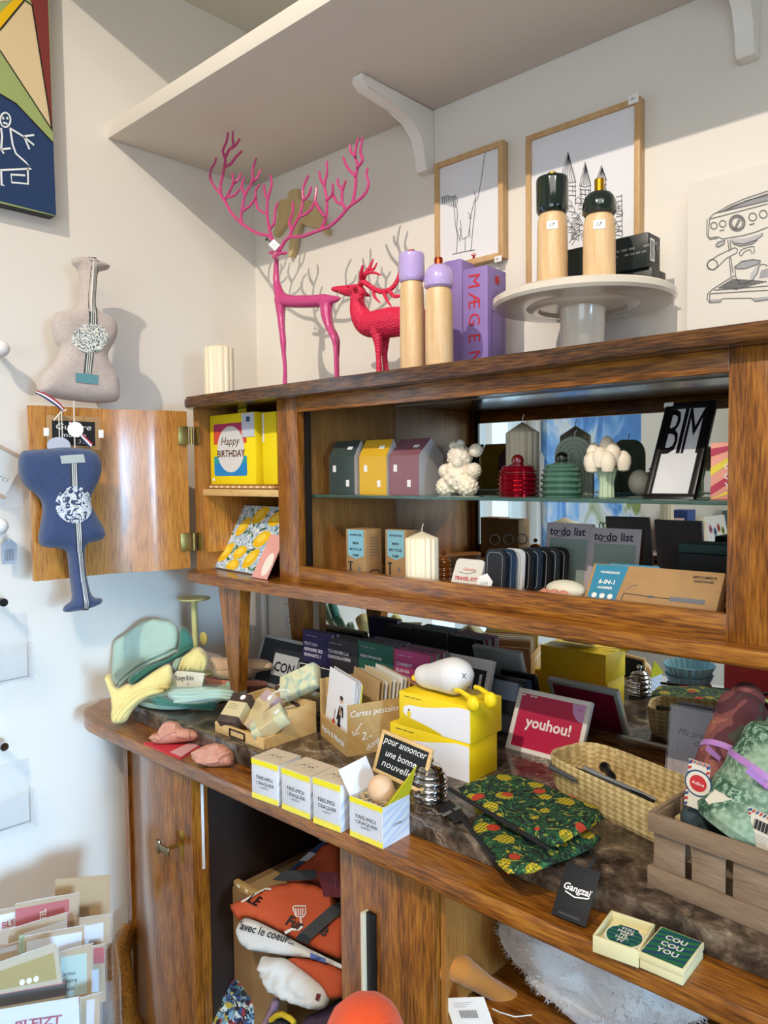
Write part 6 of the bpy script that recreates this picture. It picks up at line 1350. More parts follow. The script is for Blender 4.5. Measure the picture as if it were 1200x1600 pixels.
Mx = frm(A, B - A, D_ - A); w_ = (B - A).length; h_ = (D_ - A).length
t = thing('hang_tag', 'black hang tag reading Gangzaï, hanging over the edge of the marble', 'tag', Mx); mb = MB(); mb.box(0, w_, 0, .0012, 0, h_, 'blackm', .0003)
mb.ft('Gangzaï', 'white', w_ * .52, h_ * .55, w=w_ * .8, shear=.2, bold=True); mb.stroke([(w_ * .2, h_ * .47), (w_ * .5, h_ * .42), (w_ * .85, h_ * .47), (w_ * .9, h_ * .5)], .0016, 'white'); mb.ft('MADE IN FRANCE', 'inkg', w_ * .5, h_ * .08, w=w_ * .6); part('card', mb, t)
mb = W(t); mb.tube([Mx @ V((w_ * .6, 0, h_ * .95)), D_ + V((.02, .008, .012)), Zp(*f7((640, 290)), MZ + .02)], .0015, 'blackm', 6); part('cord', mb, t)

# ------------------------------------------------------------------ woven basket with pens
def weave(t):
    co = t.coord((1, 1, 1), (0, 0, 0)); ch = t.n('TexChecker'); ch.inputs['Scale'].default_value = 95; r = t.coord((1, 1.0, 1.9), (.0, .785, .0)); t.l(r, ch.inputs[0]); ch.inputs[1].default_value = lin('d6c08a'); ch.inputs[2].default_value = lin('b49a64')
    n = t.n('TexNoise'); n.inputs['Scale'].default_value = 60; t.l(co, n.inputs[0]); m = t.n('Mix', data_type='RGBA', blend_type='MULTIPLY'); m.inputs[0].default_value = .5; t.l(ch.outputs[0], m.inputs[6]); t.l(t.ramp(n.outputs[0], [(.3, 'b8a890'), (.6, 'ffffff')]), m.inputs[7])
    t.bump(ch.outputs['Fac'], .7, .002); return m.outputs[2]
WV = pattern('woven_palm', weave, .7)
a = Zp(850, 1232, MZ); L_ = .33; dB = .12; HB = hgt(Zp(850, 1240, MZ), 1188)
bB = Zp(1014, 1316, MZ); bk = thing('woven_basket', 'long shallow woven palm basket behind the pouches', 'basket', at(a.x - .012, a.y + .004, MZ, math.atan2(bB.y - a.y, bB.x - a.x)))
mb = MB()
def ringp(s, z, n=40): return [(x + L_ / 2, y + dB / 2, z) for x, y in [((L_ / 2 * s) * (abs(math.cos(q)) ** .38) * (1 if math.cos(q) >= 0 else -1), (dB / 2 * s) * (abs(math.sin(q)) ** .5) * (1 if math.sin(q) >= 0 else -1)) for q in [2 * pi * k / n for k in range(n)]]]
def shell(mb, levels, m, n=40):
    vs = []; [vs.extend(ringp(s, z, n)) for s, z in levels]
    mb.add(vs, [(j * n + k, j * n + (k + 1) % n, (j + 1) * n + (k + 1) % n, (j + 1) * n + k) for j in range(len(levels) - 1) for k in range(n)] + [tuple(range((len(levels) - 1) * n, len(levels) * n))], m)
shell(mb, [(.955, .006), (.98, HB * .5), (1.0, HB), (.985, HB + .003), (.965, HB), (.94, HB * .5), (.92, .008)], WV); mb2 = None
vs = ringp(.92, .0); mb.add(vs, [tuple(reversed(range(40)))], WV); v2 = ringp(.92, 0) + ringp(.955, .006); mb.add(v2, [(k, (k + 1) % 40, 40 + (k + 1) % 40, 40 + k) for k in range(40)], WV)
part('basket_body', mb, bk)
f8 = cr(740, 960, 2.609)
zb_ = MZ + HB
for i, (p0, p1, r, c, lab) in enumerate((((310, 610), (560, 735), 5, '26282c', 'dark ribbed pen nearest the front rim of the basket'), ((400, 640), (735, 775), 6, '141416', 'black long-handled pen in the basket'), ((440, 632), (745, 770), 5, 'b4b6ba', 'silver pen with ridged barrel in the basket'), ((420, 650), (640, 735), 4, '3a3c40', 'thin grey pen under the black one'), ((520, 625), (570, 680), 9, '101012', 'short black spoon-shaped tool at the back of the basket'), ((300, 625), (420, 690), 5, '4a4c50', 'grey ribbed tool at the left end of the basket'))):
    A = Zp(*f8((p0[0] + 12, p0[1] - 4)), MZ + .036 + .001 * i); B = Zp(*f8((p1[0], p1[1] - 12)), MZ + .036 + .001 * i); R = r * 1.7 / 2.609 / 900
    mb = MB(); o = A.copy(); n = 8; mb.tube([(B - A) * (k / n) for k in range(n + 1)], [R * 1.3, R * 1.4] + [R] * 6 + [R * .6], C_(c, .3, metal=.6 if c == 'b4b6ba' else 0), 12)
    if c == 'b4b6ba': [mb.tube([(B - A) * (.45 + k * .04), (B - A) * (.46 + k * .04)], R * 1.12, 'inkg', 12) for k in range(10)]
    solo('pen', mb, lab, 'pen', Matrix.Translation(o), 'pens and tools in the woven basket')

# Ma première dent card
A = Zp(1038, 1212, MZ); A = Yp(1038, 1215, -.15); A.z = MZ; tl = Yp(1045, 1098, -.128); B = A + V((.105, 0, 0)); Mx = frm(A, B - A, tl - A); h_ = (Mx.inverted() @ tl).z; w_ = .105
t = thing('greeting_card', 'pale pink card Ma première dent in a clear sleeve, leaning on the lower mirror', 'card', Mx); mb = MB(); mb.box(.003, w_ - .003, .0008, .003, .002, h_ - .004, C_('b3a09c'))
mb.ft('Ma première', 'ink', w_ * .55, h_ * .63, w=w_ * .75, shear=.35, y=.0003); mb.ft('dent', 'ink', w_ * .58, h_ * .53, w=w_ * .28, shear=.35, y=.0003); mb.ft('Facile', 'inkg', w_ * .45, h_ * .07, w=w_ * .16, shear=.3, y=.0003)
for x, z, r in ((.25, .4, .1), (.48, .3, .11), (.2, .18, .1), (.7, .4, .08), (.3, .85, .07), (.6, .85, .08)):
    o = [(w_ * (x + r * u), h_ * (z + r * v)) for u, v in ((-.8, .6), (-.4, .9), (0, .7), (.4, .9), (.8, .6), (.7, -.1), (.5, -.9), (.2, -.3), (-.2, -.3), (-.5, -.9), (-.7, -.1))]; mb.stroke(o, .0007, 'inkg', lambda u, v: V((u, .0003, v)), True)
part('card', mb, t); mb = MB(); mb.box(0, w_, -.0005, 0, 0, h_, mat('card_sleeve', 'f4f4f8', .08, alpha=.13, spec=.9)); part('clear_sleeve', mb, t)

# ------------------------------------------------------------------ wooden crate with wrapped cloth rolls
A = Zp(1011, 1383, MZ); B = Zp(1200, 1462, MZ); CR = thing('slatted_crate', 'brown slatted wooden crate holding rolled cloths at the right end of the marble', 'crate', frm(A, (B - A), (0, 0, 1)))
Lc, Dc, Hc = .40, .20, hgt(A, 1268)
def slat(x0, x1, y0, y1, z0, z1, nm='slat'): mb = MB(); mb.box(x0, x1, y0, y1, z0, z1, 'crate', .0008); part(nm, mb, CR)
T_ = .005; rh = Hc * .26
for y0 in (0, Dc - T_): slat(0, Lc, y0, y0 + T_, Hc - rh, Hc, 'rail'); slat(0, Lc, y0, y0 + T_, 0, rh * 1.05, 'rail')
for x0 in (T_ * .0, Lc - T_): slat(x0, x0 + T_, T_ + .0002, Dc - T_ - .0002, Hc - rh, Hc, 'rail'); slat(x0, x0 + T_, T_ + .0002, Dc - T_ - .0002, 0, rh, 'rail')
for k in range(8):
    x0 = .0055 + k * .049; slat(x0, x0 + .040, T_ + .0004, T_ + .004, .004, Hc - .004); slat(x0, x0 + .040, Dc - T_ - .0045, Dc - T_ - .0006, .004, Hc - .004)
for k in range(3): slat(T_ + .0004, T_ + .004, .014 + k * .06, .054 + k * .06, .004, Hc - .003)
slat(.006, Lc - .006, .011, Dc - .011, 0, .003, 'bottom_board')
f9 = cr(1010, 1060, 4.705)
def forest(t):
    co = t.coord(); n = t.n('TexNoise'); n.inputs['Scale'].default_value = 160; n.inputs['Detail'].default_value = 6; t.l(co, n.inputs[0]); n2 = t.n('TexNoise'); n2.inputs['Scale'].default_value = 12; t.l(co, n2.inputs[0])
    a = t.ramp(n.outputs[0], [(.3, '1c3a2c'), (.5, '3a6048'), (.62, '9ab49c'), (.66, '2c4c3a')]); b = t.ramp(n.outputs[0], [(.3, '6e8a70'), (.6, '8ea48a')]); m = t.n('Mix', data_type='RGBA'); t.l(t.ramp(n2.outputs[0], [(.45, '000000'), (.55, 'ffffff')]), m.inputs[0]); t.l(a, m.inputs[6]); t.l(b, m.inputs[7]); return m.outputs[2]
def autumn(t):
    co = t.coord((1, 1, 1), (.5, .3, 0)); n = t.n('TexNoise'); n.inputs['Scale'].default_value = 14; n.inputs['Distortion'].default_value = 1; t.l(co, n.inputs[0]); return t.ramp(n.outputs[0], [(0, '3a3a30'), (.36, '4a2028'), (.45, '6e3c3a'), (.53, '8a5048'), (.6, '8c8030'), (.64, '4c2c30')], 'CONSTANT')
FOR = pattern('forest_print_cloth', forest, .85); AUT = pattern('autumn_print_cloth', autumn, .85)
LIL = mat('lilac_ribbon', 'a878b8', .35)
def roll(p0, p1, y0, y1, r, m, label, ribbon=None):
    A = Yp(*f9(p0), y0); B = Yp(*f9(p1), y1); t = thing('rolled_cloth', label, 'rolled cloth', Matrix.Translation(A), 'rolled cloths in the crate'); d = B - A; n = 14
    mb = MB(); P = [d * (k / n) for k in range(n + 1)]; R = [r * .86] + [r * (1 + .03 * math.sin(k * 1.7)) for k in range(1, n)] + [r * .7]
    mb.tube(P, R, m, 26); mb.ball(d * 1.0, r * .72, m, 26, 10); part('cloth', mb, t)
    if ribbon:
        c = d * ribbon; u = d.normalized(); mb = MB(); mb.tube([c - u * .004, c + u * .004], r * 1.05, LIL, 26)
        v = V((.3, -.94, .1)); s = v * r * 1.08 + c
        R_ = RT; Uv = UP
        for a_, l in ((.9, .034), (2.4, .03), (-.6, .032), (-2.2, .03)): e = s + R_ * math.cos(a_) * l + Uv * math.sin(a_) * l; w = u * .003; mb.add([s - w, s + w, e + w * 1.4 + v * .004, e - w * 1.4 + v * .004], [(0, 1, 2, 3)], LIL)
        mb.ball(s, .0045, LIL, 10, 8); part('ribbon_bow', mb, t)
    return t
yC = A.y
roll((450, 900), (735, 150), -.44, -.33, .031, AUT, 'rolled cloth in plum and brown tied with a lilac ribbon, leftmost in the crate', .42)
roll((760, 900), (900, 300), -.38, -.30, .030, mat('dark_red_cloth', '571a20', .85), 'dark red rolled cloth behind the forest print one')
roll((600, 1130), (1060, 430), -.475, -.42, .045, FOR, 'big rolled cloth with green forest print and cream mountains', .6)
# airmail labels
def airmail(pts, y, label, stamp=(.5, .5), bar=False):
    q = [Yp(*f9(p), y) for p in pts]; Mx = frm(q[0], q[1] - q[0], q[3] - q[0]); w_ = (q[1] - q[0]).length; h_ = (Mx.inverted() @ q[3]).z
    t = thing('paper_label', label, 'label', Mx, 'airmail labels on the rolled cloths'); mb = MB(); mb.box(0, w_, 0, .0012, 0, h_, C_('d8cfbc'))
    for k in range(9):
        c = 'b83038' if k % 2 else '2c4a78'; s = h_ / 9
        for x0, x1 in ((0, .004), (w_ - .004, w_)): mb.ff([(x0, s * k), (x1, s * k + .002), (x1, s * k + s * .55 + .002), (x0, s * k + s * .55)], c, -.0004)
        s = w_ / 9; mb.ff([(s * k, h_ - .004), (s * k + s * .55, h_ - .004), (s * k + s * .55 + .002, h_), (s * k + .002, h_)], c, -.0005)
    if bar:
        for k in range(16): mb.rect(w_ * (.25 + .035 * k), w_ * (.25 + .035 * k) + (.0012 if k % 3 else .0006), h_ * .5, h_ * .78, 'ink', -.0005)
        for k in range(4): mb.rect(w_ * .12, w_ * .75, h_ * (.38 - .07 * k), h_ * (.39 - .07 * k), 'inkg', -.0005)
    else:
        cx, cz, R = w_ * stamp[0], h_ * stamp[1], h_ * .28; mb.disc(cx, cz, R, R, '28486a', -.0005, 36); mb.disc(cx, cz, R * .88, R * .88, 'd8cfbc', -.0007, 36); mb.disc(cx, cz, R * .62, R * .62, 'c02c30', -.0009, 36); mb.ft('Adline', 'white', cx, cz, w=R * .9, shear=.2, y=-.0013)
    part('card', mb, t); return t
airmail([(275, 925), (430, 985), (605, 700), (365, 605)], -.485, 'white airmail label with red round stamp on the leftmost rolled cloth', (.55, .55))
airmail([(690, 1190), (930, 1310), (1010, 1080), (790, 960)], -.50, 'white label with barcode on the forest print cloth roll', bar=True)
q = [Yp(*f9(p), -.500) for p in ((430, 890), (500, 820), (760, 960), (735, 1080), (700, 1020), (600, 975), (660, 1100), (690, 1190), (640, 1170))]
mb = MB(); mb.add([p - q[0] for p in q], [tuple(range(len(q)))], 'd8ccb4'); mb.add([p - q[0] + V((0, .002, 0)) for p in q], [tuple(reversed(range(len(q))))], 'd8ccb4')
solo('paper_arrow', mb, 'cream paper arrow shape on the forest print cloth roll', 'paper cut-out', Matrix.Translation(q[0]))
q = [Yp(*f9(p), -.47) for p in ((300, 1010), (330, 930), (430, 940), (620, 1100), (660, 1200), (540, 1150), (400, 1090))]
mb = MB(); N_ = -FW; O = q[0]; poly = [f9(p) for p in ((240, 1040), (300, 930), (430, 920), (560, 1010), (690, 1180), (640, 1230), (400, 1150), (300, 1090))]
mb.T = Matrix.Translation(-O); puff(mb, smooth2d(poly, 2), .014, 9, 4, mat('slate_blue_cloth', '3c4a4e', .9), lambda u, v, t_: Pp(u, v, O, V((-FW.x, -FW.y, .1)).normalized()) + N_ * t_, wr=.003); solo('rolled_cloth', mb, 'slate blue crumpled cloth under the airmail label in the crate', 'rolled cloth', Matrix.Translation(O), 'rolled cloths in the crate', 0)

# ------------------------------------------------------------------ little boxes at the edge
a = Zp(926, 1487, BZ); b_ = Zp(997.5, 1513, BZ); Mx = frm(a, b_ - a, (0, 0, 1)); w_ = (b_ - a).length; d_ = .062; h_ = hgt(a, 1461)
CRM = mat('cream_box_card', 'd9d0a2', .6)
t = thing('matchbox', 'open cream box with a round YOU MAKE ME HAPPY badge inside', 'box', Mx); mb = MB(); e = .0025
for bb in ((0, w_, 0, e), (0, w_, d_ - e, d_), (0, e, e, d_ - e), (w_ - e, w_, e, d_ - e)): mb.box(*bb, 0, h_, CRM, .0004)
mb.box(e, w_ - e, e, d_ - e, 0, h_ * .45, CRM); part('tray', mb, t)
def stripes(mb, x0, x1, y0, y1, z, n, ca, cb_, clip=None):
    mb.add([(x0, y0, z), (x1, y0, z), (x1, y1, z), (x0, y1, z)], [(0, 1, 2, 3)], ca); s = (y1 - y0) / n
    for k in range(-n, n):
        q = [(x0, y0 + s * (k + .0)), (x1, y0 + s * (k + .0) + (y1 - y0) * .35), (x1, y0 + s * (k + .35) + (y1 - y0) * .35), (x0, y0 + s * (k + .35))]; q = [(x, min(max(y, y0), y1)) for x, y in q]
        if abs(q[0][1] - q[3][1]) + abs(q[1][1] - q[2][1]) > 1e-5: mb.add([(x, y, z + .0003) for x, y in q], [(0, 1, 2, 3)], cb_)
cx, cy, R = w_ * .5, d_ * .5, w_ * .38; zd = h_ * .45 + .001
bd = MB(); bd.lathe([(0, 0), (R * 1.12, 0), (R * 1.12, .0015), (0, .0015)], 'e9e7e0', 40, (cx, cy, zd)); bd.lathe([(0, .0016), (R, .0016), (R, .0026), (0, .0026)], '1f6a4a', 40, (cx, cy, zd))
for k in range(5):
    yy_ = cy - R * .8 + k * R * .4; hw = math.sqrt(max(0, R * R - (yy_ - cy) ** 2)) * .95; bd.add([(cx - hw, yy_, zd + .003), (cx + hw, yy_, zd + .003), (cx + hw, yy_ + R * .14, zd + .003), (cx - hw, yy_ + R * .14, zd + .003)], [(0, 1, 2, 3)], '1c3c6a')
for s, v in (('YOU', .62), ('MAKE', .3), ('ME', -.02), ('HAP-', -.34), ('PY', -.66)): bd.text(s, 'white', (cx, cy + R * v, zd + .0036), (1, 0, 0), (0, 1, 0), h=R * .26, bold=True)
o = solo('badge', bd, 'round green badge YOU MAKE ME HAPPY lying in the open cream box', 'badge', Mx)
a = Zp(999.5, 1512, BZ); b_ = Zp(1067, 1541, BZ); Mx = frm(a, b_ - a, (0, 0, 1)); w_ = (b_ - a).length; h_ = hgt(a, 1487)
t = thing('matchbox', 'closed cream box with green striped COU COU YOU lid', 'box', Mx); mb = MB(); mb.box(0, w_, 0, d_, 0, h_ * .55, CRM, .0006); part('tray', mb, t)
mb = MB(); mb.box(-.0008, w_ + .0008, -.0008, d_ + .0008, h_ * .55 + .0002, h_, CRM, .0006); stripes(mb, .001, w_ - .001, .001, d_ - .001, h_ + .0004, 5, '1f6a42', '1c3c6a')
for s, v in (('COU', .72), ('COU', .5), ('YOU', .28)): mb.text(s, 'white', (w_ * .5, d_ * v, h_ + .0012), (1, 0, 0), (0, 1, 0), h=d_ * .15, w=w_ * .5, bold=True)
part('lid', mb, t)

# ------------------------------------------------------------------ pink wax figures
PW = mat('pink_wax', 'c08872', .45, sss=.25)
fw_ = cr(200, 1110, 6)
def lump(outl, y, zb, label, ridges):
    poly = smooth2d([fw_(p) for p in outl], 2); cx = sum(p[0] for p in poly) / len(poly); lowp = max(poly, key=lambda p: p[1]); O = Yp(cx, lowp[1], y); N = V((-FW.x * .8, -FW.y, .25)).normalized()
    def f(u, v, t): return Pp(u, v, O, N) + N * t
    mb = MB(); H = puff(mb, poly, .017, 12, 2.2, PW, f, back=.8, wr=.004)
    for l in ridges:
        pts = smooth2d([fw_(p) for p in l], 2, False); mb.tube([f(p[0], p[1], H(p) + .0008) for p in pts], .0036, PW, 8)
    lo = min(v.co.z for v in mb.bm.verts); OO = V((O.x, O.y, lo))
    bmesh.ops.translate(mb.bm, verts=mb.bm.verts, vec=-OO); o = solo('wax_figure', mb, label, 'wax figure', at(OO.x, OO.y, zb), None, 0); mod(o, 'REMESH', mode='VOXEL', voxel_size=.0013, use_smooth_shade=True); mod(o, 'SMOOTH', factor=.5, iterations=3)
a = Zp(224, 1163, BZ); b_ = Zp(281, 1187, BZ); c = Zp(317, 1166, BZ); d4 = Zp(262, 1157, BZ)
mb = MB(); O = a.copy(); q = [p - O for p in (a, b_, c, d4)]; q = [V((p.x, p.y, 0)) for p in q]; mb.hexa(q, [p + V((0, 0, .0035)) for p in q], C_('c4303c')); mb.add([q[1].lerp(q[0], .35) + V((.004, .004, .004)), q[1] + V((-.002, .004, .004)), q[2] + V((-.006, 0, .004)), q[2].lerp(q[3], .35) + V((0, -.004, .004))], [(0, 1, 2, 3)], 'd8a0a4')
solo('card_tray', mb, 'red card blister under the left pink wax figure', 'card tray', Matrix.Translation(O))
lump([(215, 275), (300, 262), (320, 180), (370, 150), (450, 158), (490, 185), (500, 220), (620, 235), (670, 265), (685, 320), (560, 350), (350, 370), (250, 370), (215, 330)], -.575, BZ + .0036, 'pink knobbly wax figure on the red card, near the left end of the sideboard', [[(310, 270), (350, 200), (420, 175), (470, 195)], [(330, 300), (400, 260), (480, 240), (600, 255)], [(500, 250), (505, 300)], [(530, 252), (535, 305)], [(560, 255), (565, 310)], [(590, 260), (597, 310)], [(230, 310), (300, 290), (330, 330)]])
lump([(595, 430), (640, 400), (770, 345), (860, 345), (920, 370), (960, 400), (990, 450), (995, 520), (980, 560), (860, 565), (770, 570), (660, 535), (600, 500)], -.585, BZ, 'pink knobbly wax figure lying directly on the wood beside the marble edge', [[(750, 540), (755, 440), (800, 380), (860, 360)], [(860, 440), (900, 400), (940, 395)], [(870, 480), (920, 440), (965, 430)], [(620, 440), (700, 410), (740, 400)], [(660, 510), (760, 520), (880, 500)]])
# ------------------------------------------------------------------ first open compartment
fl = cr(300, 1300, 3.75); CB_TOP = .60
a = Zp(337, 1375, CB_TOP); 
t = thing('cardboard_carton', 'brown cardboard carton standing in the dark open compartment', 'carton', at(.522, -.50, .1202))
mb = MB(); mb.box(0, .17, 0, .22, 0, CB_TOP - .1202, 'kraftd', .0015); mb.rect(.06, .12, .0, CB_TOP - .1202, C_('94744a'), -.0004); part('carton_body', mb, t)
mb = MB(); mb.box(.02, .10, .0, .22, CB_TOP - .1200, CB_TOP - .1194, C_('b08e60')); part('tape', mb, t, 'lighter packing tape')
mb = MB(); mb.box(0, .09, 0, .012, 0, .012, 'ply', .0008)
for k in range(3): mb.box(.012 + k * .027, .022 + k * .027, -.0006, 0, .003, .009, 'f0e6cc')
solo('inlaid_strip', mb, 'thin inlaid wood strip lying on the front edge of the carton', 'wood strip', at(.524, -.498, CB_TOP + .0012))
# support: folded cloths pile
OR = mat('orange_cotton', 'b24a24', .85, bump=.2, bscale=500); WC = mat('white_cotton', 'c9c6be', .85, bump=.2, bscale=500)
def pl3(name, outl, O, N, T, D, m, h=7, parent=None, fo=fl, wr=.004, back=1):
    pass
def fabric(outl, O, N, T, D, m, label, fo=fl, cat='bag', name='cloth_bag', group=None, wr=.004, h=7, n=2):
    N = V(N).normalized(); poly = smooth2d([fo(p) for p in outl], n)
    def f(u, v, t): return Pp(u, v, O, N) + N * t
    lo = min((f(p[0], p[1], 0) for p in poly), key=lambda q: q.z); t = thing(name, label, cat, at(lo.x, lo.y, lo.z), group)
    mb = W(t); H = puff(mb, poly, T, D, h, m, f, wr=wr); part('fabric', mb, t, sharp=0)
    return t, f, H
O1 = Yp(*fl((560, 560)), -.50); N1 = (.25, -.62, .74)
ob, fO, HO = fabric([(215, 432), (240, 415), (400, 350), (500, 300), (740, 295), (900, 430), (905, 760), (790, 720), (620, 640), (470, 560), (310, 492), (280, 530), (255, 500)], O1, N1, .012, 12, OR, 'orange folded cotton bag with black and white kitchen print in the open compartment', group='folded cotton bags in the compartment')
def deco(t, f, H, pts, m, nm, e=.0025, fo=fl, h=9, label=None): mb = W(t); patch(mb, [fo(p) for p in pts], H, f, m, h, e); part(nm, mb, t, label)
def onf(f, H, fo=fl, e=.003): return lambda u, v: (lambda p: f(p[0], p[1], H(p) + e))(fo((u, v)))
mb = W(ob); g = onf(fO, HO)
mb.stroke([(605, 460), (615, 450), (680, 450), (680, 495), (665, 515), (625, 510), (605, 460)], 7, 'ddd6cc', g)
for k in range(4): mb.stroke([(622 + k * 14, 462), (626 + k * 12, 505)], 6, 'ddd6cc', g)
mb.stroke([(648, 512), (655, 550)], 9, 'ddd6cc', g); mb.stroke([(552, 600), (600, 585), (640, 588), (665, 565)], 14, 'ddd6cc', g); mb.stroke([(305, 425), (350, 400), (395, 370), (440, 345), (478, 352)], 14, 'ddd6cc', g)
def ttext(mb, s, m, p0, p1, up, f, H, fo=fl, e=.003):
    A = f(*fo(p0), H(fo(p0)) + e); B = f(*fo(p1), H(fo(p1)) + e); Cc = f(*fo(up), H(fo(up)) + e); mb.text(s, m, A, B - A, (Cc - A) - (B - A).normalized() * (Cc - A).dot((B - A).normalized()), w=(B - A).length, bold=True, center=False, shear=.2)
ttext(mb, 'Fur', 'black', (560, 560), (650, 600), (560, 510), fO, HO, e=.005); ttext(mb, 'ie', 'black', (735, 610), (795, 630), (740, 575), fO, HO, e=.005); ttext(mb, 'LE', 'black', (335, 425), (395, 455), (340, 395), fO, HO, e=.005)
part('print', mb, ob)
deco(ob, fO, HO, [(618, 640), (690, 672), (880, 505), (880, 425), (830, 455)], C_('25272a', .6), 'strap', .008, label='black strap')
deco(ob, fO, HO, [(488, 300), (570, 250), (748, 248), (752, 296), (600, 300), (520, 302)], C_('25272a', .6), 'strap', .010, label='black strap')
O2 = Yp(*fl((700, 250)), -.40)
rb, fR, HR = fabric([(500, 300), (640, 175), (780, 45), (890, 60), (905, 430), (740, 310)], O2, N1, .014, 14, OR, 'orange bag with blue and white stripe at the back of the pile', group='folded cotton bags in the compartment')
deco(rb, fR, HR, [(500, 290), (630, 185), (760, 70), (800, 80), (700, 180), (540, 290)], C_('33486e', .8), 'stripe', .004); deco(rb, fR, HR, [(640, 180), (700, 130), (745, 150), (690, 195)], C_('b8b8bc', .8), 'stripe', .006); deco(rb, fR, HR, [(755, 60), (800, 40), (850, 55), (800, 85)], C_('b8b8bc', .8), 'stripe', .006)
q = [Yp(*fl(p), -.47) for p in ((770, 378), (885, 385), (885, 225), (748, 238))]; Mx = frm(q[0], q[1] - q[0], q[3] - q[0]); w_ = (q[1] - q[0]).length; h_ = (q[3] - q[0]).length
mb = MB(); mb.box(0, w_, 0, .001, 0, h_, C_('5c1420', .6)); mb.ft('Coucou', 'a06a60', w_ * .75, h_ * .6, w=h_ * .5, rot=pi / 2)
for k in range(4): mb.rect(w_ * .55, w_ * .56, h_ * .2, h_ * (.7 - .05 * k), 'a06a60')
solo('swing_tag', mb, 'dark red paper tag on the orange bag pile', 'tag', Mx)
O3 = Yp(*fl((480, 640)), -.53)
wb, fW, HW = fabric([(245, 578), (290, 510), (330, 500), (480, 570), (620, 650), (700, 690), (800, 740), (905, 790), (900, 812), (790, 765), (700, 738), (600, 732), (400, 702), (295, 688)], O3, (.3, -.9, .35), .010, 9, WC, 'white cotton bag edge lettered avec le coeur, just under the orange bag', group='folded cotton bags in the compartment')
mb = W(wb); ttext(mb, "'avec le coeur...", 'ink', (290, 560), (610, 655), (300, 520), fW, HW, e=.004); part('lettering', mb, wb)
deco(wb, fW, HW, [(705, 700), (792, 738), (792, 768), (706, 738)], C_('4e62a0', .8), 'stripe', .003, h=6)
O4 = Yp(*fl((700, 850)), -.515)
fabric([(540, 735), (700, 740), (905, 800), (905, 950), (860, 975), (800, 985), (760, 900), (620, 790)], O4, (.3, -.8, .5), .014, 12, OR, 'orange cotton bag roll under the white lettered bag', group='folded cotton bags in the compartment')
O5 = Yp(*fl((600, 880)), -.53)
wr_, fQ, HQ = fabric([(390, 722), (470, 735), (550, 738), (620, 790), (740, 870), (800, 930), (810, 980), (785, 1030), (740, 1045), (640, 1025), (540, 985), (450, 930), (405, 880)], O5, (.3, -.9, .3), .022, 14, WC, 'white cotton bag rolled below the orange ones', group='folded cotton bags in the compartment', wr=.012)
deco(wr_, fQ, HQ, [(762, 925), (782, 935), (775, 970), (758, 960)], C_('5a2020', .8), 'woven_label', .002, h=5)
def floral(t):
    co = t.coord(); v = t.n('TexVoronoi'); v.inputs['Scale'].default_value = 95; t.l(co, v.inputs[0]); n = t.n('TexNoise'); n.inputs['Scale'].default_value = 70; n.inputs['Distortion'].default_value = 2; t.l(co, n.inputs[0])
    a = t.ramp(v.outputs['Color'], [(0, '2c4a78'), (.3, '6f94a8'), (.45, 'b8c4c0'), (.62, 'a89a3c'), (.72, '8a2c34'), (.8, '3c6a5c'), (.9, '1c2438')], 'CONSTANT'); b = t.ramp(n.outputs[0], [(0, '000000'), (.5, '000000'), (.52, 'ffffff')], 'CONSTANT')
    m = t.n('Mix', data_type='RGBA'); t.l(b, m.inputs[0]); t.l(a, m.inputs[6]); m.inputs[7].default_value = lin('101624'); return m.outputs[2]
FLO = pattern('busy_floral_cotton', floral, .85)
fabric([(100, 1260), (120, 1125), (150, 1000), (220, 880), (280, 830), (380, 812), (460, 900), (472, 960), (430, 1060), (370, 1180), (330, 1280)], Yp(*fl((300, 1000)), -.49), (.3, -.8, .5), .035, 18, FLO, 'rolled blue and yellow floral print cloth at the bottom of the open compartment', name='rolled_fabric', cat='rolled cloth', h=6)
fabric([(400, 1140), (440, 1060), (480, 955), (525, 1000), (470, 1080), (430, 1180), (395, 1200)], Yp(*fl((460, 1060)), -.53), (.3, -.8, .5), .008, 6, C_('8a7488', .8), 'mauve and beige strap hanging beside the floral cloth', name='bag_strap', cat='strap', h=6)
fabric([(450, 1170), (460, 1090), (520, 1065), (590, 1095), (610, 1180), (560, 1230), (470, 1230)], Yp(*fl((520, 1130)), -.53), (.3, -.8, .5), .02, 10, C_('1c1a16', .8), 'black bundle with a yellow rim at the bottom of the compartment', name='cloth_bundle', cat='cloth bundle', h=6)
mb = MB(); mb.tube([Yp(*fl(p), -.545) for p in ((462, 1105), (490, 1078), (530, 1068), (580, 1095), (600, 1120))], .005, C_('c8a820', .7), 8); solo('yellow_trim', mb, 'curved yellow edging on the black bundle', 'edging')
fabric([(600, 1200), (660, 1080), (760, 1045), (880, 960), (905, 1000), (905, 1250), (700, 1280)], Yp(*fl((760, 1120)), -.50), (.3, -.8, .5), .02, 12, C_('3c2a3c', .8), 'dark plum cloth filling the lower right corner of the open compartment', name='cloth_bundle', cat='cloth bundle', h=7)
mb = MB(); mb.box(.53, .915, -.46, -.08, .1203, .36, C_('2c2018', .8), .01); solo('storage_box', mb, 'dark storage box under the cloths in the open compartment', 'box') if False else mb.bm.free()

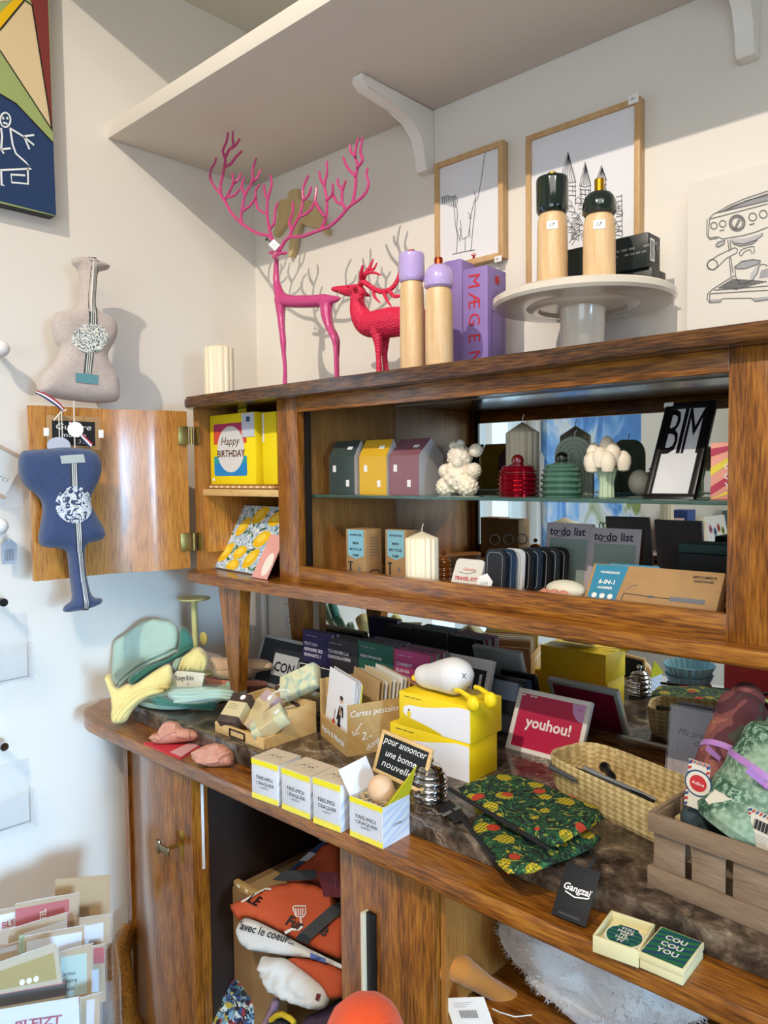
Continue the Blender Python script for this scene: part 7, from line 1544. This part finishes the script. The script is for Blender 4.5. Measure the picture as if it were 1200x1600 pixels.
# ------------------------------------------------------------------ orange knitted beanie on a stand in front
q = Yp(572, 1622, -.74); r = 63 / K(q)
ht = thing('knitted_beanie', 'bright orange knitted beanie in front of the sliding panel', 'hat', at(q.x, -.74, q.z - r * .9))
KN = NT('orange_knit'); KN.b.inputs['Base Color'].default_value = lin('dd4a10'); KN.b.inputs['Roughness'].default_value = .9; KN.b.inputs['Sheen Weight'].default_value = .2
_c = KN.coord((1, 1, 1)); _w = KN.n('TexWave'); _w.inputs['Scale'].default_value = 190; KN.l(_c, _w.inputs[0]); KN.bump(_w.outputs['Fac'], .5, .001); KN = KN.m
mb = MB(); mb.lathe([(r * .98, 0), (r * 1.04, r * .25), (r * 1.03, r * .7), (r * .96, r * 1.15), (r * .8, r * 1.5), (r * .55, r * 1.75), (r * .25, r * 1.88), (0, r * 1.9)], KN, 48, rad=lambda a, z: 1 + .03 * math.sin(a * 3 + z * 40) + .02 * math.cos(a * 7)); part('crown', mb, ht)
mb = MB(); s = CAM - q; a_ = math.atan2(s.y, s.x) - .15; mb.T = frm((r * .97 * math.cos(a_), r * .97 * math.sin(a_), r * 1.12), (-math.sin(a_), math.cos(a_), 0), (0, 0, 1)); mb.disc(0, 0, .006, .009, '5a2a3c', -.002); part('woven_label', mb, ht)
mb = MB(); z0 = q.z - r * .9; mb.lathe([(0, 0), (.09, 0), (.09, .012), (.015, .02), (.015, z0 - .02), (.05, z0 - .005), (.05, z0 - .0005), (0, z0 - .0005)], 'beech', 28); solo('hat_stand', mb, 'wooden stand carrying the orange beanie', 'stand', at(q.x, -.74, 0))

# ------------------------------------------------------------------ second open compartment: fleece and plush leg
fm = cr(640, 1400, 2.609)
FL = mat('white_fleece', 'cfcac4', .95, sheen=.4)
SH = .6552
q = Yp(*fm((690, 330)), -.40)
mb = MB(); random.seed(9); C = V((q.x + .03, -.38, SH + .09)); base_r = (.155, .12, .09)
nseg = 48; rings = 30; vs = []
def fr_(d): return 1 + .16 * noise.noise(d * 2.2) + .09 * noise.noise(d * 6) + .04 * noise.noise(d * 15)
for j in range(rings + 1):
    th = pi * j / rings
    for k in range(nseg):
        ph = 2 * pi * k / nseg; d = V((math.sin(th) * math.cos(ph), math.sin(th) * math.sin(ph), math.cos(th))); p = V((d.x * base_r[0], d.y * base_r[1], d.z * base_r[2])) * fr_(d); p.z = max(p.z, -base_r[2]); vs.append(p)
mb.add(vs, [(j * nseg + k, (j + 1) * nseg + k, (j + 1) * nseg + (k + 1) % nseg, j * nseg + (k + 1) % nseg) for j in range(rings) for k in range(nseg)], FL)
for k in range(9000):
    d = V((random.gauss(0, 1), random.gauss(0, 1), random.gauss(0, 1))).normalized()
    if d.y > .4 or d.z < -.6: continue
    p = V((d.x * base_r[0], d.y * base_r[1], d.z * base_r[2])) * fr_(d); L = random.uniform(.004, .010); e = (d + V((random.uniform(-.9, .9), random.uniform(-.9, .9), random.uniform(-.9, .9)))).normalized() * L; s = d.orthogonal().normalized() * .0007; s2 = d.cross(s)
    mb.add([p - s, p + s, p + s2 * 1.6, p + e], [(0, 1, 3), (1, 2, 3), (2, 0, 3)], FL)
o = solo('fleece', mb, 'white fluffy fleece lying in the right open compartment', 'fleece', at(C.x, C.y, C.z), None, 0); o['kind'] = 'stuff'
OC_ = mat('ochre_plush', 'b0722c', .9, sheen=.3); pts = [(150, 300, 30), (170, 290, 42), (215, 300, 46), (260, 330, 40), (320, 370, 34), (390, 410, 32), (460, 450, 30), (520, 480, 28)]
mb = MB(); P = []; R = []
for x, y, r in pts: p = Yp(*fm((x, y)), -.545 + .12 * (x - 150) / 370); P.append(p); R.append(r * 1.15 / 2.609 / K(p))
O = P[0].copy(); mb.tube([p - O for p in P], R, OC_, 20); mb.ball((0, 0, 0), R[0] * 1.25, OC_, 18, 12, (.8, 1, 1.15)); mb.ball(P[2] - O, R[2] * 1.02, OC_, 18, 12)
solo('plush_toy', mb, 'ochre plush leg sticking out beside the white fleece', 'plush toy', Matrix.Translation(O), None, 0)
q = [Yp(*fm(p), -.555) for p in ((178, 530), (342, 530), (338, 432), (184, 432))]; Mx = frm(q[0], q[1] - q[0], q[3] - q[0]); w_ = (q[1] - q[0]).length; h_ = (q[3] - q[0]).length
t = thing('swing_tag', 'white barcode tag in front of the ochre plush leg', 'tag', Mx); mb = MB(); mb.box(0, w_, 0, .001, 0, h_, 'tagw')
for k in range(22): mb.rect(w_ * (.27 + .021 * k), w_ * (.27 + .021 * k) + (.0009 if k % 3 else .0004), h_ * .28, h_ * .56, 'ink')
for k in range(3): mb.rect(w_ * .2, w_ * (.5 + .1 * k), h_ * (.68 + .07 * k), h_ * (.69 + .07 * k), 'inkg')
part('card', mb, t); mb = W(t); mb.tube([Yp(*fm(p), y) for p, y in (((338, 460), -.555), ((370, 475), -.54), ((430, 492), -.52), ((500, 485), -.50))], .0008, 'string', 5); part('cord', mb, t)

# ------------------------------------------------------------------ card rack at the lower left
fk = cr(0, 1370, 6.316); NX = V((.405, .914, 0)).normalized(); ND_ = V((.914, -.405, .30)).normalized(); RO = V((.16, -.80, .55))
def card(row, pts, ground, label, inner=None, text=None, name='greeting_card', extra=None, low=0):
    O = RO + ND_ * (row * .032); P = [Pp(*fk(p), O, ND_) for p in pts]      # BL BR TR TL
    Mx = frm(P[0], P[1] - P[0], P[3] - P[0]); iv = Mx.inverted(); L = [iv @ p for p in P]
    t = thing(name, label, 'greeting card', Mx, 'greeting cards in the clear rack'); mb = MB(); mb.plate([(p.x, p.z) for p in L], 0, .0014, ground)
    loc = lambda p: (lambda q: (q.x, q.z))(iv @ Pp(*fk(p), O, ND_))
    for i, (c, pp) in enumerate(inner or []): mb.ff([loc(p) for p in pp], c, -.0005 - .0003 * i)
    for s, c, p0, p1, h in (text or []):
        a = loc(p0); b = loc(p1); d = V(b) - V(a); ang = math.atan2(d.y, d.x); mb.ft(s, c, (a[0] + b[0]) / 2, (a[1] + b[1]) / 2, w=d.length, h=h, rot=ang, y=-.002, bold=True)
    part('card', mb, t)
    if name != 'envelope':
        mb = MB(); e = .002; mb.ff([(L[0].x - e, L[0].z), (L[1].x + e * 2, L[1].z), (L[2].x + e * 2, L[2].z + e), (L[3].x - e, L[3].z + e)], SLV, -.0035)
        mb.tube([(L[3].x, -.0035, L[3].z + .001), ((L[3].x + L[2].x) / 2, -.0045, (L[3].z + L[2].z) / 2 + .002), (L[2].x + .003, -.0035, L[2].z + .001)], .0005, SLV2, 5)
        part('clear_sleeve', mb, t)
    return t
SLV = mat('cello_sleeve', 'f6f8fa', .08, alpha=.10, spec=1); SLV2 = mat('cello_fold', 'f6f8fa', .15, alpha=.6, spec=1)
KR = 'a9906c'
card(0, [(545, 560), (1088, 460), (1086, -20), (545, 20)], KR, 'plain kraft envelope standing tallest at the back of the card rack', name='envelope')
card(1, [(-160, 800), (160, 740), (160, 300), (-160, 360)], KR, 'white card with red letters at the left edge behind the others', [('d8dade', [(-160, 700), (150, 650), (150, 345), (-160, 410)])], [('BLE', 'a8323c', (20, 480), (150, 445), .012)])
card(1.5, [(155, 700), (772, 600), (768, 160), (155, 268)], KR, 'red card with cream letters near the back of the rack', [('a82c34', [(155, 640), (683, 560), (683, 218), (155, 318)])], [('TEL', 'd8c8b0', (425, 420), (425, 320), .012)])
card(2.2, [(780, 700), (1090, 650), (1090, 372), (780, 408)], KR, 'kraft card with a white panel at the right end of the back row', [('c9ced6', [(832, 660), (1020, 630), (1020, 448), (832, 486)])])
card(2.5, [(60, 900), (670, 800), (662, 350), (90, 520)], KR, 'kraft card with a narrow white top, in front of the red card', [('cdd2da', [(180, 860), (664, 780), (664, 420), (230, 560)])])
card(3.2, [(900, 1250), (1040, 1230), (1036, 660), (905, 690)], KR, 'narrow card with a bright red panel at the right edge of the rack', [('a82030', [(920, 860), (1028, 850), (1028, 690), (920, 705)]), ('c4c9d2', [(905, 1140), (975, 1130), (975, 905), (905, 915)])])
card(3.4, [(0, 1000), (200, 960), (178, 640), (0, 700)], KR, 'small mint and pink card at the left side of the rack', [('9cb49c', [(178, 760), (250, 740), (245, 570), (185, 580)]), ('c0c8d2', [(0, 760), (170, 720), (170, 665), (0, 710)])])
card(3.8, [(240, 1100), (832, 1000), (832, 478), (245, 590)], KR, 'kraft card with a wide white panel in the middle of the rack', [('c9cfd8', [(262, 1000), (808, 900), (808, 540), (262, 632)])])
card(4.6, [(560, 1300), (905, 1250), (905, 655), (590, 745)], KR, 'mint card with dark lettering, right of the ochre one', [('a4bcb4', [(600, 1200), (858, 1150), (855, 750), (600, 795)])], [('Cartes', '4a5a5c', (585, 965), (745, 940), .0075), ('solitaire', '4a5a5c', (560, 1040), (762, 1010), .0075), ('avant', '4a5a5c', (600, 1120), (735, 1095), .0065)])
card(5.6, [(-160, 1350), (640, 1200), (555, 650), (-160, 900)], 'b0a184', 'ochre card with a white crown and black lower band', [('968028', [(-160, 1150), (560, 1010), (530, 745), (-160, 985)]), ('b05048', [(-160, 1185), (650, 1040), (650, 1060), (-160, 1210)]), ('15171b', [(-160, 1310), (655, 1165), (652, 1050), (-160, 1190)])], [('•••', 'e2dccc', (190, 1045), (385, 1000), .011)])
card(6.4, [(790, 1600), (985, 1570), (985, 1140), (790, 1200)], KR, 'narrow kraft card with white panel at the lower right of the rack', [('c0c0cc', [(850, 1550), (925, 1540), (935, 1205), (855, 1218)])])
card(7.2, [(-160, 1750), (790, 1600), (775, 1185), (-160, 1340)], 'c9cdd6', 'white card with dark red title at the bottom left of the frame', None, [('BLEIZT', '9c2848', (150, 1470), (610, 1400), .014), ('--- ---- --- ----', '9c4058', (210, 1420), (530, 1375), .0022)])
# clear rack
rk = thing('card_rack', 'clear acrylic card rack standing on the floor at the lower left', 'rack', at(RO.x + .1, RO.y - .05, 0))
mb = W(rk); a = Pp(*fk((1100, 395)), RO + ND_ * .05, ND_); b_ = a + ND_ * .22 - V((0, 0, .02))
Bk = [Pp(*fk((-200, 300)), RO - ND_ * .012, ND_), Pp(*fk((1105, 200)), RO - ND_ * .012, ND_)]
def sheet(mb, A, B, z0, z1, n, t=.002): o = V(n) * t; mb.hexa([V((A.x, A.y, z0)), V((B.x, B.y, z0)), V((B.x, B.y, z0)) + o, V((A.x, A.y, z0)) + o], [V((A.x, A.y, z1)), V((B.x, B.y, z1)), V((B.x, B.y, z1)) + o, V((A.x, A.y, z1)) + o], 'acryl')
n2 = V((.914, -.405, 0)); A0 = V((a.x, a.y, 0)); sheet(mb, A0 + n2 * -.04, A0 + n2 * .20, 0, a.z, NX, .003); part('side_sheet', mb, rk)
mb = W(rk); L0 = A0 - n2 * .05; sheet(mb, L0 - NX * .27, L0, 0, .34, -n2, .003); part('back_sheet', mb, rk)
mb = W(rk); [sheet(mb, L0 + n2 * (.06 * k) - NX * .27, L0 + n2 * (.06 * k), .20 - .02 * k, .30 - .03 * k, n2, .002) for k in range(4)]; part('step_sheets', mb, rk)
# ------------------------------------------------------------------ the part of the shop that the mirrors show
def mirL(px, py, x=.02): P = Xp(px, py, x); P.y = -.0524 - P.y; return P
pa = thing('canvas_painting', 'large blue, white and green abstract canvas on the left wall, seen only in the mirror', 'painting', at(0, -1.62, 1.0))
def absb(t):
    co = t.coord(); n = t.n('TexNoise'); n.inputs['Scale'].default_value = 3.2; n.inputs['Detail'].default_value = 4; n.inputs['Distortion'].default_value = 1.2; t.l(co, n.inputs[0]); return t.ramp(n.outputs[0], [(.3, '2c62b4'), (.45, '4a8ed8'), (.52, '8cbcec'), (.58, 'dfe6ea'), (.66, '8a9a50')])
mb = MB(); mb.box(.002, .03, -.95, 0, 0, .95, pattern('abstract_blue_paint', absb, .5)); part('canvas', mb, pa)
mb = MB(); mb.box(.001, .32, -1.35, 0, 0, 1.0, 'white', .003); ct = solo('shop_counter', mb, 'white shop counter along the left wall, seen only in the mirror', 'counter', at(0, -2.62, 0))
for i, (dy, w_, h_, c, lab) in enumerate(((-.10, .14, .10, 'c98f86', 'salmon box on the white counter'), (-.12, .14, .08, 'c4a79c', 'beige box on the white counter'), (-.28, .12, .22, '2c4a8a', 'blue box on the white counter'), (-1.1, .16, .18, '5a7a80', 'teal box at the far end of the white counter'))):
    mb = MB(); mb.box(0, .1, -w_, 0, 0, h_, C_(c), .002); solo('gift_box', mb, lab, 'box', at(.05 + .0 * i, -2.62 + dy + (0 if i != 1 else .02), 1.0005 + (.1006 if i == 1 else 0)))
for dy, hh, lab in ((-.02, .32, 'tall fluted candle at the near end of the white counter'), (-.50, .17, 'fluted candle beside the framed card on the white counter')):
    C = V((.13, -2.62 + dy - .03, 1.0005)); t = thing('fluted_candle', lab, 'candle', at(C.x, C.y, C.z)); part('wax_body', fluted(.035, hh, 12, .03), t)
t = thing('picture_frame', 'white framed card with four coloured circles on the counter', 'framed print', frm((.16, -2.62 - .92, 1.0005), (0, 1, 0), (-.2, 0, 1))); mb = MB(); mb.box(0, .34, 0, .01, 0, .17, 'white', .001)
for k, c in enumerate(('8a9a3c', 'c85a4a', '3c7a9a', 'c06a8a')): mb.disc(.07 + .065 * k, .075 + .02 * (k % 2), .026, .026, c, -.0006); mb.disc(.07 + .065 * k, .075 + .02 * (k % 2), .012, .012, 'ink', -.001)
part('print', mb, t)
tb = thing('display_table', 'small white display table in front of the sideboard, reflected in the lower mirror', 'table', at(.88, -1.38, 0)); mb = MB(); mb.box(-.24, .30, -.2, .16, .66, .685, 'white', .003); part('tabletop', mb, tb)
for x in (-.21, .27):
    for y in (-.17, .13): mb = MB(); mb.box(x - .015, x + .015, y - .015, y + .015, 0, .66, 'white'); part('leg', mb, tb)
mb = MB(); mb.box(0, .2, 0, .13, 0, .16, C_('a8242c', .5), .002); solo('gift_box', mb, 'red box on the small display table', 'box', at(.97, -1.40, .6855))
for k in range(4):
    mb = MB(); z = .0; col = ['c8a060', 'b05030', '7a9ab0', '84b4c4'][k]; mb.lathe([(0, 0), (.045 + .006 * k, 0), (.060 + .006 * k, .032), (.058 + .006 * k, .032), (.044 + .006 * k, .001)], C_(col, .7), 96, rad=lambda a, z: 1 + (.05 if int(a * 96 / (2 * pi) + .5) % 4 < 2 else 0)); solo('baking_cup', mb, ['beige', 'rust red', 'grey blue', 'light blue'][k] + ' pleated paper baking cup, number %s from the bottom of the stack' % ['one', 'two', 'three', 'four'][k], 'baking cup', at(.85, -1.30, .6855 + k * .0325), 'stacked baking cups')
